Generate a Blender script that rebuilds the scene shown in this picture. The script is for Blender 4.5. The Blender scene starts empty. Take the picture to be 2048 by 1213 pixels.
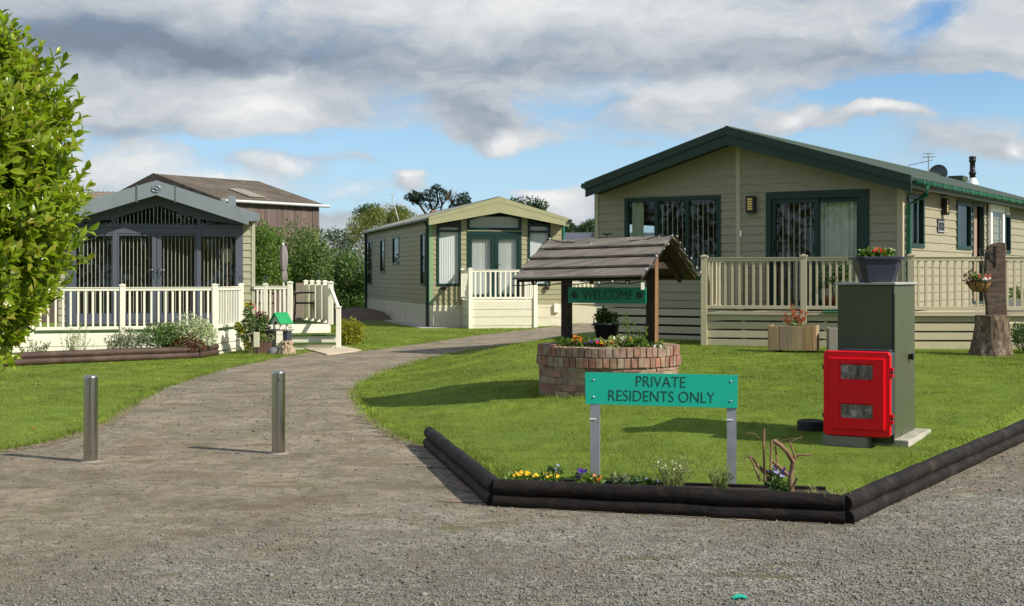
import bpy, bmesh, math, random
import numpy as np
from mathutils import Vector, Matrix
from mathutils.geometry import delaunay_2d_cdt

random.seed(7)
RNG = np.random.default_rng(11)
R = math.radians
SC = bpy.context.scene
COL = SC.collection
F, HZ, CZ = 2700.0, 552.0, 1.53          # lens length in photo pixels, horizon row, eye height


def at(px, py, D):
    return Vector(((px - 1024) / F * D, D, CZ + (HZ - py) / F * D))


def gx(px, D):
    return (px - 1024) / F * D


# ------------------------------------------------------------------ terrain
def ss(a, b, x):
    t = np.clip((np.asarray(x, float) - a) / (b - a), 0, 1)
    return t * t * (3 - 2 * t)


def hbase(y):
    return -0.1 * ss(14, 42, y)


def flat_pt(px, py):
    D = 20.0
    for _ in range(30):
        D = F * (CZ - float(hbase(D))) / (py - HZ)
    return (gx(px, D), D)


LOG = [flat_pt(*p) for p in ((858, 895), (990, 1013), (1690, 1049), (2048, 880))]
LOG.append((7.55, 17.0))
EDGE_R = [flat_pt(*p) for p in ((1190, 668), (1075, 684), (950, 700), (850, 720), (770, 745), (722, 770),
                                (708, 790), (735, 830), (790, 873), (838, 891))]
EDGE_L = [flat_pt(*p) for p in ((0, 905), (60, 893), (120, 880), (200, 850), (270, 806), (330, 775), (450, 738),
                                (560, 716), (640, 702), (720, 704), (790, 695), (850, 687), (950, 672),
                                (1050, 660), (1150, 649), (1190, 645))]
LAWN_R = np.array([(60, 62), (9.0, 48)] + EDGE_R + LOG + [(12, 24), (60, 26)])
DRIVE = np.array([(-22, -4), (26, -4), (26, 25), (12, 23.9)] + LOG[::-1] + EDGE_R[::-1] + [(7.5, 46), (10, 60), (6, 60), (4.5, 46)] +
                 EDGE_L[::-1] + [(-22, 12.6)])


def seg_dist(P, poly):
    d = np.full(len(P), 1e9)
    for a, b in zip(poly[:-1], poly[1:]):
        a = np.array(a); b = np.array(b); ab = b - a
        t = np.clip(((P - a) @ ab) / (ab @ ab), 0, 1)
        d = np.minimum(d, np.linalg.norm(P - (a + t[:, None] * ab), axis=1))
    return d


def inside(P, poly):
    x, y = P[:, 0], P[:, 1]
    c = np.zeros(len(P), bool)
    n = len(poly)
    for i in range(n):
        x0, y0 = poly[i]; x1, y1 = poly[(i + 1) % n]
        m = ((y0 > y) != (y1 > y))
        with np.errstate(divide='ignore', invalid='ignore'):
            xi = x0 + (y - y0) * (x1 - x0) / (y1 - y0 if y1 != y0 else 1e-9)
        c ^= m & (x < xi)
    return c


DR_EDGE = [(9.0, 48)] + EDGE_R + LOG[:1]


def H(P):
    P = np.atleast_2d(np.asarray(P, float))
    y = P[:, 1]
    M = np.interp(y, [8, 8.6, 9.3, 11.2, 14.5, 21, 24, 60], [.06, .08, .09, .12, .215, .31, .36, .42])
    ins = inside(P, LAWN_R)
    f = np.where(ins, ss(0, 2.4, seg_dist(P, DR_EDGE)), 0) * ss(.07, .30, seg_dist(P, LOG + [(12, 24)]))
    return hbase(y) + M * f


def h(x, y):
    return float(H([(x, y)])[0])


def gpt(px, py):
    D = 15.0
    for _ in range(40):
        z = h(gx(px, D), D)
        D = .5 * D + .5 * F * (CZ - z) / (py - HZ)
    return Vector((gx(px, D), D, h(gx(px, D), D)))


# ------------------------------------------------------------------ mesh builder
class MB:
    def __init__(s):
        s.v, s.f, s.sm = [], [], []

    def add(s, vs, fs, smooth=False):
        n = len(s.v)
        s.v += [tuple(v) for v in vs]
        s.f += [tuple(i + n for i in f) for f in fs]
        s.sm += [smooth] * len(fs)
        return s

    def hexa(s, c):
        return s.add(c, [(0, 3, 2, 1), (4, 5, 6, 7), (0, 1, 5, 4), (1, 2, 6, 5), (2, 3, 7, 6), (3, 0, 4, 7)])

    def box(s, x0, x1, y0, y1, z0, z1):
        return s.hexa([(x0, y0, z0), (x1, y0, z0), (x1, y1, z0), (x0, y1, z0), (x0, y0, z1), (x1, y0, z1), (x1, y1, z1), (x0, y1, z1)])

    def boxP(s, P, u0, u1, z0, z1, o0, o1):
        return s.hexa([P(u0, z0, o1), P(u1, z0, o1), P(u1, z0, o0), P(u0, z0, o0), P(u0, z1, o1), P(u1, z1, o1), P(u1, z1, o0), P(u0, z1, o0)])

    def bar(s, a, b, w, hh, up=(0, 0, 1)):
        a, b, up = Vector(a), Vector(b), Vector(up)
        d = (b - a).normalized()
        x = d.cross(up)
        if x.length < 1e-4:
            x = d.cross(Vector((0, 1, 0)))
        x.normalize(); z = x.cross(d)
        x *= w / 2; z *= hh / 2
        return s.hexa([a - x - z, a + x - z, b + x - z, b - x - z, a - x + z, a + x + z, b + x + z, b - x + z])

    def tube(s, pts, rad, n=8, cap=True, smooth=True, jit=0):
        pts = [Vector(p) for p in pts]
        if not hasattr(rad, '__len__'):
            rad = [rad] * len(pts)
        rings, ref = [], Vector((.31, .2, .93)).normalized()
        for i, p in enumerate(pts):
            d = (pts[min(i + 1, len(pts) - 1)] - pts[max(i - 1, 0)])
            d = d.normalized() if d.length > 1e-9 else Vector((0, 0, 1))
            x = d.cross(ref)
            if x.length < .1:
                x = d.cross(Vector((1, 0, 0)))
            x.normalize(); y = d.cross(x)
            rings.append([p + (x * math.cos(2 * math.pi * k / n) + y * math.sin(2 * math.pi * k / n)) * rad[i] * (1 + random.uniform(-jit, jit)) for k in range(n)])
        vs = [v for r in rings for v in r]
        fs = [(i * n + k, i * n + (k + 1) % n, (i + 1) * n + (k + 1) % n, (i + 1) * n + k) for i in range(len(pts) - 1) for k in range(n)]
        s.add(vs, fs, smooth)
        if cap:
            m = len(pts) - 1
            s.add(rings[0], [tuple(range(n))[::-1]]); s.add(rings[m], [tuple(range(n))])
        return s

    def lathe(s, prof, n=24, c=(0, 0, 0), smooth=True, a0=0, a1=2 * math.pi, sx=1, sy=1):
        vs, m = [], len(prof)
        for k in range(n):
            a = a0 + (a1 - a0) * k / n
            vs += [(c[0] + r * math.cos(a) * sx, c[1] + r * math.sin(a) * sy, c[2] + z) for r, z in prof]
        fs = [(k * m + j, ((k + 1) % n) * m + j, ((k + 1) % n) * m + j + 1, k * m + j + 1) for k in range(n) for j in range(m - 1)]
        return s.add(vs, fs, smooth)

    def prism(s, poly, mapf, o0, o1):
        n = len(poly)
        vs = [mapf(u, z, o0) for u, z in poly] + [mapf(u, z, o1) for u, z in poly]
        return s.add(vs, [tuple(range(n)), tuple(range(n, 2 * n))[::-1]] + [(i, i + n, (i + 1) % n + n, (i + 1) % n) for i in range(n)])

    def mesh(s, name, bevel=0):
        me = bpy.data.meshes.new(name)
        me.from_pydata(s.v, [], s.f)
        me.polygons.foreach_set('use_smooth', s.sm)
        bm = bmesh.new(); bm.from_mesh(me)
        bmesh.ops.recalc_face_normals(bm, faces=bm.faces)
        if bevel:
            es = [e for e in bm.edges if len(e.link_faces) == 2 and e.calc_face_angle(0) > .6]
            bmesh.ops.bevel(bm, geom=es, offset=bevel, segments=2, affect='EDGES', profile=.6)
        bm.to_mesh(me); bm.free()
        return me


def link(name, me, mat, parent=None, loc=(0, 0, 0), rz=0):
    o = bpy.data.objects.new(name, me)
    COL.objects.link(o)
    if mat is not None and len(me.materials) == 0:
        me.materials.append(mat)
    o.location = loc
    o.rotation_euler = (0, 0, rz)
    if parent is not None:
        o.parent = parent
    return o


def tag(o, label=None, cat=None, group=None, kind=None):
    for k, v in (('label', label), ('category', cat), ('group', group), ('kind', kind)):
        if v:
            o[k] = v
    return o


class Thing:
    def __init__(s, name, label, cat, loc=(0, 0, 0), rz=0, group=None, rot=None):
        s.e = bpy.data.objects.new(name, None)
        COL.objects.link(s.e)
        s.e.empty_display_size = .2
        s.e.location = loc
        s.e.rotation_euler = rot if rot else (0, 0, rz)
        tag(s.e, label, cat, group)
        s.rz = rz
        s.O = Vector(loc)
        s.M = Matrix.Translation(s.O) @ (s.e.rotation_euler.to_matrix().to_4x4())
        s.Mi = s.M.inverted()
        s.ex = Vector((math.cos(rz), math.sin(rz), 0)); s.ey = Vector((-math.sin(rz), math.cos(rz), 0))

    def L(s, p):
        return s.Mi @ Vector(p)

    def part(s, name, mb, mat, parent=None, label=None, bevel=0, loc=(0, 0, 0), rz=0):
        me = mb if isinstance(mb, bpy.types.Mesh) else mb.mesh(name, bevel)
        o = link(name, me, mat, parent or s.e, loc, rz)
        if label:
            o['label'] = label
        return o

    def plane(s, px, py, n, d):
        """where the sight line of a photo pixel meets the local plane n.p = d"""
        o = s.L((0, 0, CZ)); r = s.Mi.to_3x3() @ Vector(((px - 1024) / F, 1, (HZ - py) / F))
        n = Vector(n)
        return o + r * ((d - n.dot(o)) / n.dot(r))

    def uz(s, px, py, yl=0):
        p = s.plane(px, py, (0, 1, 0), yl)
        return p.x, p.z

    def vz(s, px, py, xl):
        p = s.plane(px, py, (1, 0, 0), xl)
        return p.y, p.z


def single(name, mb, mat, label, cat, loc=(0, 0, 0), rz=0, group=None, bevel=0, kind=None):
    me = mb if isinstance(mb, bpy.types.Mesh) else mb.mesh(name, bevel)
    return tag(link(name, me, mat, None, loc, rz), label, cat, group, kind)


# ------------------------------------------------------------------ materials
class NT:
    def __init__(s, tree):
        s.t = tree; s.n = tree.nodes; s.l = tree.links

    def new(s, typ, **kw):
        n = s.n.new(typ)
        for k, v in kw.items():
            setattr(n, k, v)
        return n

    def put(s, sock, v):
        if isinstance(v, bpy.types.NodeSocket):
            s.l.new(v, sock)
        elif v is not None:
            if hasattr(sock.default_value, '__len__') and not hasattr(v, '__len__'):
                v = [v] * len(sock.default_value)
            if hasattr(v, '__len__') and hasattr(sock.default_value, '__len__') and len(v) == 3 and len(sock.default_value) == 4:
                v = list(v) + [1]
            sock.default_value = v

    def math(s, op, a, b=None, c=None, clamp=False):
        n = s.new('ShaderNodeMath', operation=op, use_clamp=clamp)
        for i, v in enumerate((a, b, c)):
            if v is not None:
                s.put(n.inputs[i], v)
        return n.outputs[0]

    def mix(s, f, a, b, blend='MIX'):
        n = s.new('ShaderNodeMix', data_type='RGBA', blend_type=blend)
        s.put(n.inputs[0], f); s.put(n.inputs[6], a); s.put(n.inputs[7], b)
        return n.outputs[2]

    def rng(s, v, a, b, c=0, d=1, smooth=True):
        n = s.new('ShaderNodeMapRange', interpolation_type='SMOOTHSTEP' if smooth else 'LINEAR')
        for i, x in enumerate((v, a, b, c, d)):
            s.put(n.inputs[i], x)
        return n.outputs[0]

    def noise(s, vec, scale, detail=5, rough=.55, dist=0):
        n = s.new('ShaderNodeTexNoise')
        s.put(n.inputs['Vector'], vec)
        n.inputs['Scale'].default_value = scale; n.inputs['Detail'].default_value = detail
        n.inputs['Roughness'].default_value = rough; n.inputs['Distortion'].default_value = dist
        return n.outputs[0]

    def vor(s, vec, scale, feat='F1', out=0):
        n = s.new('ShaderNodeTexVoronoi', feature=feat)
        s.put(n.inputs['Vector'], vec); n.inputs['Scale'].default_value = scale
        return n.outputs[out]

    def mapping(s, vec, scale=(1, 1, 1), loc=(0, 0, 0), rot=(0, 0, 0)):
        n = s.new('ShaderNodeMapping')
        s.put(n.inputs[0], vec); n.inputs[1].default_value = loc; n.inputs[2].default_value = rot; n.inputs[3].default_value = scale
        return n.outputs[0]

    def ramp(s, f, stops):
        n = s.new('ShaderNodeValToRGB')
        s.put(n.inputs[0], f)
        e = n.color_ramp.elements
        while len(e) < len(stops):
            e.new(.5)
        for el, (p, c) in zip(e, stops):
            el.position = p; el.color = list(c) + [1]
        return n.outputs[0]

    def bump(s, hgt, strength=.5, dist=.01, normal=None):
        n = s.new('ShaderNodeBump')
        n.inputs['Strength'].default_value = strength; n.inputs['Distance'].default_value = dist
        s.put(n.inputs['Height'], hgt)
        if normal is not None:
            s.put(n.inputs['Normal'], normal)
        return n.outputs[0]


MATS = {}


def new_mat(name):
    m = bpy.data.materials.new(name)
    m.use_nodes = True
    nt = NT(m.node_tree)
    p = nt.n['Principled BSDF']
    MATS[name] = m
    return m, nt, p


def mul(c, k):
    return tuple(min(1, x * k) for x in c)


def mat(name, col, rough=.6, var=.18, vscale=4, bump=.0, bscale=60, bdist=.004, spec=.4, metal=0, island=None, transl=0,
        stretch=(1, 1, 1), dirt=None, coat=0):
    m, nt, p = new_mat(name)
    tc = nt.new('ShaderNodeTexCoord').outputs['Object']
    v = nt.mapping(tc, stretch)
    if island:
        rp = nt.new('ShaderNodeNewGeometry').outputs['Random Per Island']
        n = len(island)
        base = nt.ramp(rp, [(i / max(1, n - 1), c) for i, c in enumerate(island)])
    else:
        base = col
    n1 = nt.rng(nt.noise(v, vscale, 6, .6), .28, .72, 1 - var, 1 + var, False)
    vm = nt.new('ShaderNodeVectorMath', operation='SCALE')
    nt.put(vm.inputs[0], base if not isinstance(base, tuple) else base)
    nt.put(vm.inputs[3], n1)
    c = vm.outputs[0]
    if dirt:
        dc, ds, da = dirt
        f = nt.rng(nt.noise(tc, ds, 7, .65), .5, .72, 0, da)
        c = nt.mix(f, c, dc)
    nt.put(p.inputs['Base Color'], c)
    p.inputs['Roughness'].default_value = rough
    p.inputs['Specular IOR Level'].default_value = spec
    p.inputs['Metallic'].default_value = metal
    if coat:
        p.inputs['Coat Weight'].default_value = coat
        p.inputs['Coat Roughness'].default_value = .08
    if bump:
        nt.put(p.inputs['Normal'], nt.bump(nt.noise(v, bscale, 4, .6), bump, bdist))
    if transl:
        t = nt.new('ShaderNodeBsdfTranslucent')
        tcx = nt.new('ShaderNodeVectorMath', operation='MULTIPLY')
        nt.put(tcx.inputs[0], c); tcx.inputs[1].default_value = (1.25, 1.35, .6)
        nt.put(t.inputs[0], tcx.outputs[0])
        mx = nt.new('ShaderNodeMixShader'); mx.inputs[0].default_value = transl
        nt.l.new(p.outputs[0], mx.inputs[1]); nt.l.new(t.outputs[0], mx.inputs[2])
        nt.l.new(mx.outputs[0], nt.n['Material Output'].inputs[0])
    return m


def leafmat(name, cols, rough=.42, transl=.35, spec=.4):
    return mat(name, (1, 1, 1), rough, .2, 2.0, island=cols, transl=transl, spec=spec)


def glassmat(name, tint=(.75, .8, .8), ior=1.5, rough=.0):
    m, nt, p = new_mat(name)
    nt.n.remove(p)
    lw = nt.new('ShaderNodeLayerWeight'); lw.inputs[0].default_value = .5
    fr = nt.math('POWER', lw.outputs['Facing'], 5.0)
    tr = nt.new('ShaderNodeBsdfTransparent'); nt.put(tr.inputs[0], tint)
    gl = nt.new('ShaderNodeBsdfGlossy'); gl.inputs['Roughness'].default_value = rough
    mx = nt.new('ShaderNodeMixShader')
    f = nt.math('MULTIPLY_ADD', fr, .75, .05, clamp=True)
    nt.l.new(f, mx.inputs[0]); nt.l.new(tr.outputs[0], mx.inputs[1]); nt.l.new(gl.outputs[0], mx.inputs[2])
    nt.l.new(mx.outputs[0], nt.n['Material Output'].inputs[0])
    return m


OLIVE = (.33, .305, .195)
WALL_B = mat('olive_siding', (.285, .272, .160), .55, .10, 2.5, .12, 90, stretch=(1, 1, 5), dirt=((.16, .16, .09), 1.3, .25))
WALL_C = mat('beige_siding', (.285, .262, .182), .55, .09, 2.5, .12, 90, stretch=(1, 1, 5), dirt=((.22, .2, .13), 1.2, .2))
WALL_A = mat('sage_siding', (.36, .35, .23), .55, .09, 2.5, .12, 90, stretch=(1, 1, 5))
CREAM = mat('cream_skirt', (.60, .57, .44), .5, .07, 2.0, .05, 50, dirt=((.4, .36, .22), 1.1, .25))
DECK_A = mat('ivory_vinyl', (.78, .76, .63), .42, .05, 3.0, dirt=((.5, .48, .3), 2.2, .18))
DECK_B = mat('white_vinyl', (.78, .76, .65), .42, .05, 3.0)
DECK_C = mat('tan_vinyl', (.47, .42, .29), .42, .06, 3.0, dirt=((.42, .37, .22), 2.0, .2))
SLATE = mat('slate_frame', (.088, .098, .128), .45, .08, 3, spec=.5)
FASCIA_A = mat('grey_fascia', (.185, .218, .238), .5, .08, 2, dirt=((.1, .12, .12), 1.5, .4))
GREEN_F = mat('dark_green_frame', (.007, .030, .026), .38, .12, 3, spec=.35)
GREEN_P = mat('bright_green_pipe', (.02, .14, .10), .35, .12, 3, spec=.5)
PIPE_D = mat('dark_pipe', (.01, .032, .04), .35, .12, 3, spec=.5)
ROOF_C = mat('green_roof', (.040, .062, .040), .55, .14, 1.5, .1, 30, dirt=((.065, .085, .055), .9, .35), spec=.3)
FASC_C = mat('green_bargeboard', (.022, .040, .031), .5, .1, 1.5, .08, 40, spec=.3)
FASC_B = mat('olive_bargeboard', (.315, .312, .175), .5, .08, 2)
ROOF_B = mat('grey_green_tiles', (.22, .235, .185), .75, .25, 1.2, .2, 30, dirt=((.09, .1, .07), 1.6, .5))
ROOF_D = mat('slate_grey_tiles', (.16, .17, .19), .6, .2, 1.2, .2, 30)
ROOF_BARN = mat('lichen_cement_sheet', (.14, .115, .09), .9, .35, .9, .4, 20, .02, dirt=((.26, .23, .17), 2.2, .7))
WOOD_BARN = mat('weathered_barn_board', (.13, .095, .082), .85, .4, 1.1, .3, 30, stretch=(3, 3, .25), dirt=((.17, .12, .11), 1.2, .5))
INTERIOR = mat('interior_paint', (.30, .25, .20), .8, .1, 1)
BLIND_W = mat('white_blind', (.80, .80, .80), .7, .04, 2, transl=.15)
BLIND_S = mat('slat_blind', (.82, .80, .70), .7, .04, 2)
CURTAIN = mat('sage_curtain', (.62, .66, .54), .8, .08, 2)
GLASS = glassmat('window_glass', (.80, .83, .80))
GLASS_CL = glassmat('clear_glass', (.86, .9, .9), 1.5)
STEEL = mat('brushed_steel', (.46, .43, .39), .24, .10, 3, .06, 90, .001, metal=1, stretch=(1, 1, 26), dirt=((.26, .22, .18), 2.2, .3))
GALV = mat('galvanised_steel', (.34, .37, .40), .5, .2, 6, .1, 80, metal=.6)
CHROME = mat('chrome', (.7, .72, .74), .12, .05, 3, metal=1)
BLACKP = mat('black_plastic', (.014, .014, .016), .4, .2, 4)
BLACKM = mat('black_iron', (.012, .012, .012), .5, .2, 4)
RUBBER = mat('black_rubber', (.018, .018, .017), .75, .3, 8, .3, 50)
LOGM = mat('creosoted_log', (.012, .0095, .0085), .7, .7, 5, .8, 22, .012, stretch=(.5, 1.3, 2.2), dirt=((.06, .045, .033), 5, .6), spec=.2)
LOGB = mat('brown_log', (.062, .036, .026), .7, .4, 3, .5, 26, .008, dirt=((.10, .07, .055), 3.0, .5))
OLDWOOD = mat('weathered_board', (.15, .128, .108), .8, .5, 2.2, .5, 34, .004, stretch=(.35, 5, 5), dirt=((.25, .225, .19), 3.2, .6))
POSTWOOD = mat('dark_post', (.034, .021, .015), .75, .45, 3, .5, 30, .005, stretch=(4, 4, .35), dirt=((.16, .085, .045), 2.4, .5))
POSTWARM = mat('warm_timber', (.20, .105, .05), .75, .4, 3, .4, 30, .005, stretch=(4, 4, .35), dirt=((.08, .045, .03), 3, .5))
PALLET = mat('planter_board', (.3, .2, .12), .8, .3, 3, .4, 30, .004, island=[(.38, .195, .075), (.31, .22, .135), (.44, .25, .105), (.32, .245, .17), (.46, .27, .12)], stretch=(4, 4, .4))
GREYWOOD = mat('grey_board', (.25, .22, .19), .8, .25, 3, .4, 30, .004, stretch=(4, 4, .4))
BARK = mat('stump_bark', (.125, .088, .06), .9, .9, 13, 1.0, 18, .06, stretch=(1.4, 1.4, .45), dirt=((.40, .33, .24), 7, .85))
SLABWOOD = mat('dark_sawn_slab', (.075, .052, .036), .8, .7, 6, .7, 20, .02, stretch=(.7, 1, 5), dirt=((.15, .115, .08), 6, .6))
TRUNK = mat('tree_bark', (.07, .055, .04), .9, .4, 4, .6, 30, .01)
PALEBARK = mat('pale_bare_bark', (.26, .24, .21), .9, .3, 4)
TWIG = mat('pruned_branch', (.20, .125, .068), .8, .35, 14, .5, 60, .003, dirt=((.12, .075, .045), 9, .6))
MORTAR = mat('mortar', (.30, .25, .20), .95, .2, 12, .5, 80)
SOIL = mat('soil', (.035, .024, .017), .95, .4, 9, .9, 30, .03)
BANK = mat('earth_bank_soil', (.15, .11, .08), .95, .4, 1.6, .9, 5, .1, dirt=((.06, .09, .03), 1.6, .7))
CONC = mat('concrete', (.42, .40, .35), .9, .18, 3, .3, 60, dirt=((.25, .22, .16), 4, .5))
PLINTH = mat('grey_plinth', (.19, .18, .155), .9, .25, 5, .3, 60)
SLABS = mat('paving_slab', (.50, .42, .31), .9, .15, 3, .3, 60)
TEALSIGN = mat('teal_sign_face', (.010, .37, .262), .42, .03, 2, spec=.25)
TEALDARK = mat('green_sign_face', (.010, .29, .185), .45, .06, 2, spec=.5)
INK = mat('dark_lettering', (.012, .045, .042), .45, .05, 3)
INKB = mat('black_lettering', (.006, .02, .016), .5, .05, 3)
CABINET = mat('olive_cabinet_paint', (.070, .086, .048), .45, .07, 1.5, dirt=((.10, .115, .07), 2.5, .3), spec=.3)
CABTOP = mat('cabinet_lid_grey', (.35, .36, .33), .45, .1, 3, spec=.5)
REDP = mat('red_moulded_plastic', (.76, .002, .012), .32, .05, 2, spec=.35, dirt=((.5, .012, .018), 5, .25))
GREYBOX = mat('grey_moulded_plastic', (.035, .042, .055), .4, .1, 3)
NAVY = mat('navy_planter_plastic', (.030, .034, .058), .38, .1, 3, spec=.5)
POTM = mat('dark_pot', (.022, .026, .032), .45, .15, 3)
TERRA = mat('terracotta_pot', (.35, .13, .07), .8, .15, 3)
TURF = mat('artificial_turf', (.055, .105, .02), .9, .25, 30, .6, 200)
PARASOL = mat('grey_parasol_cloth', (.22, .20, .20), .9, .12, 4, .2, 30)
TAUPE = mat('taupe_screen', (.26, .22, .185), .8, .1, 2)
WHITEP = mat('white_paint', (.82, .82, .80), .4, .03, 3)
GREENROOF = mat('vivid_green_felt', (.004, .26, .075), .55, .12, 6)
COIR = mat('coir_liner', (.30, .165, .065), .95, .35, 12, .8, 60, .01)
AMBER = mat('amber_lens', (.75, .55, .16), .3, .08, 10)
STRAW = mat('shaggy_stone', (.42, .32, .22), .95, .35, 14, 1, 30, .03)
PLAQUE = mat('slate_plaque', (.02, .022, .028), .5, .15, 6)
PALEMETAL = mat('pale_metal', (.62, .63, .64), .35, .06, 3, metal=.3)
LAMPSHADE = mat('lamp_shade_cloth', (.75, .70, .55), .9, .05, 3, transl=.3)
CLEARLIGHT = mat('fairy_bulb', (.75, .78, .75), .15, .05, 3)

L_LAUREL = leafmat('laurel_leaf', [(.07, .12, .010), (.16, .25, .015), (.24, .33, .02), (.31, .40, .035), (.20, .30, .02), (.33, .31, .045), (.13, .21, .012)], .26, .45, .5)
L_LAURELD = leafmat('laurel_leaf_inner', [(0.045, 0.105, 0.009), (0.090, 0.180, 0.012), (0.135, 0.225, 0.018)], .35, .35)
L_BRIGHT = leafmat('bright_leaf', [(.06, .115, .022), (.105, .19, .032), (.15, .235, .048)], .5, .35)
L_DARK = leafmat('dark_leaf', [(0.032, 0.072, 0.018), (0.063, 0.126, 0.029), (0.108, 0.180, 0.040), (0.180, 0.216, 0.054)], .55, .25)
L_HEDGE = leafmat('hedge_leaf', [(.045, .095, .022), (.085, .16, .03), (.135, .205, .045)], .5, .3)
L_WILLOW = leafmat('willow_leaf', [(0.117, 0.143, 0.033), (0.195, 0.215, 0.052), (0.260, 0.260, 0.078)], .6, .35)
L_PINE = leafmat('pine_needles', [(.008, .02, .010), (.016, .036, .016), (.03, .05, .02)], .7, .1)
L_FAR = leafmat('far_leaf', [(0.024, 0.054, 0.024), (0.045, 0.090, 0.036), (0.068, 0.112, 0.045)], .7, .2)
L_GREYSH = leafmat('grey_green_leaf', [(0.098, 0.140, 0.070), (0.168, 0.210, 0.119), (0.238, 0.266, 0.168)], .6, .25)
L_VARIEG = leafmat('variegated_leaf', [(.10, .17, .04), (.45, .5, .32), (.66, .68, .5), (.20, .27, .07), (.55, .6, .4)], .6, .2)
L_RED = leafmat('red_leaf', [(.10, .03, .018), (.17, .05, .03), (.08, .06, .02)], .5, .3)
L_PHOTINIA = leafmat('photinia_leaf', [(.42, .06, .035), (.55, .11, .07), (.38, .16, .05), (.48, .08, .06)], .4, .4)
L_YELLOW = leafmat('golden_leaf', [(.10, .13, .012), (.30, .30, .015), (.42, .38, .02), (.06, .09, .015)], .5, .35)
L_POT = leafmat('pot_leaf', [(0.028, 0.070, 0.017), (0.063, 0.126, 0.028), (0.098, 0.168, 0.042)], .5, .3)
L_BED = leafmat('bedding_leaf', [(0.056, 0.126, 0.021), (0.126, 0.224, 0.035), (0.196, 0.280, 0.056)], .5, .3)
L_DRY = leafmat('dry_stalk', [(.32, .30, .14), (.42, .42, .22), (.18, .24, .06)], .7, .4)
L_WISP = leafmat('wispy_leaf', [(.16, .22, .06), (.30, .36, .14), (.45, .48, .3)], .6, .4)
FL_YEL = mat('yellow_petal', (.85, .55, .02), .6, .12, 20, transl=.25)
FL_ORA = mat('orange_petal', (.85, .22, .01), .6, .12, 20, transl=.25)
FL_PUR = mat('violet_petal', (.10, .03, .32), .6, .3, 30, transl=.25)
FL_BLU = mat('pale_violet_petal', (.36, .32, .62), .6, .2, 30, transl=.25)
FL_RED = mat('red_petal', (.68, .015, .02), .6, .12, 20, transl=.25)
FL_WHI = mat('white_petal', (.85, .84, .8), .6, .06, 20, transl=.25)
FL_PIN = mat('pink_petal', (.70, .10, .17), .6, .2, 20, transl=.25)
FL_EYE = mat('flower_eye', (.7, .45, .02), .6, .1, 20)
# ------------------------------------------------------------------ camera, sun, sky
cam = bpy.data.cameras.new('camera')
cam_o = bpy.data.objects.new('camera', cam)
COL.objects.link(cam_o)
cam_o.location = (0, 0, CZ)
cam_o.rotation_euler = (math.pi / 2, 0, 0)
cam.sensor_width = 36
cam.lens = F / 2048 * 36
cam.shift_y = (HZ - 606.5) / 2048
cam.clip_end = 3000
SC.camera = cam_o
SUN_EL = 37.0
SUN_DIR = Vector((.89 * math.cos(R(SUN_EL)), -.456 * math.cos(R(SUN_EL)), math.sin(R(SUN_EL)))).normalized()
sun = bpy.data.lights.new('sun', 'SUN')
sun.energy = 4.5
sun.angle = R(.5)
sun.color = (1, .93, .80)
sun_o = bpy.data.objects.new('sun', sun)
COL.objects.link(sun_o)
sun_o.location = (20, -12, 20)
sun_o.rotation_euler = SUN_DIR.to_track_quat('Z', 'Y').to_euler()
SC.view_settings.view_transform = 'Standard'
SC.view_settings.look = 'None'
SC.view_settings.exposure = .45
SC.view_settings.gamma = 1


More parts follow.
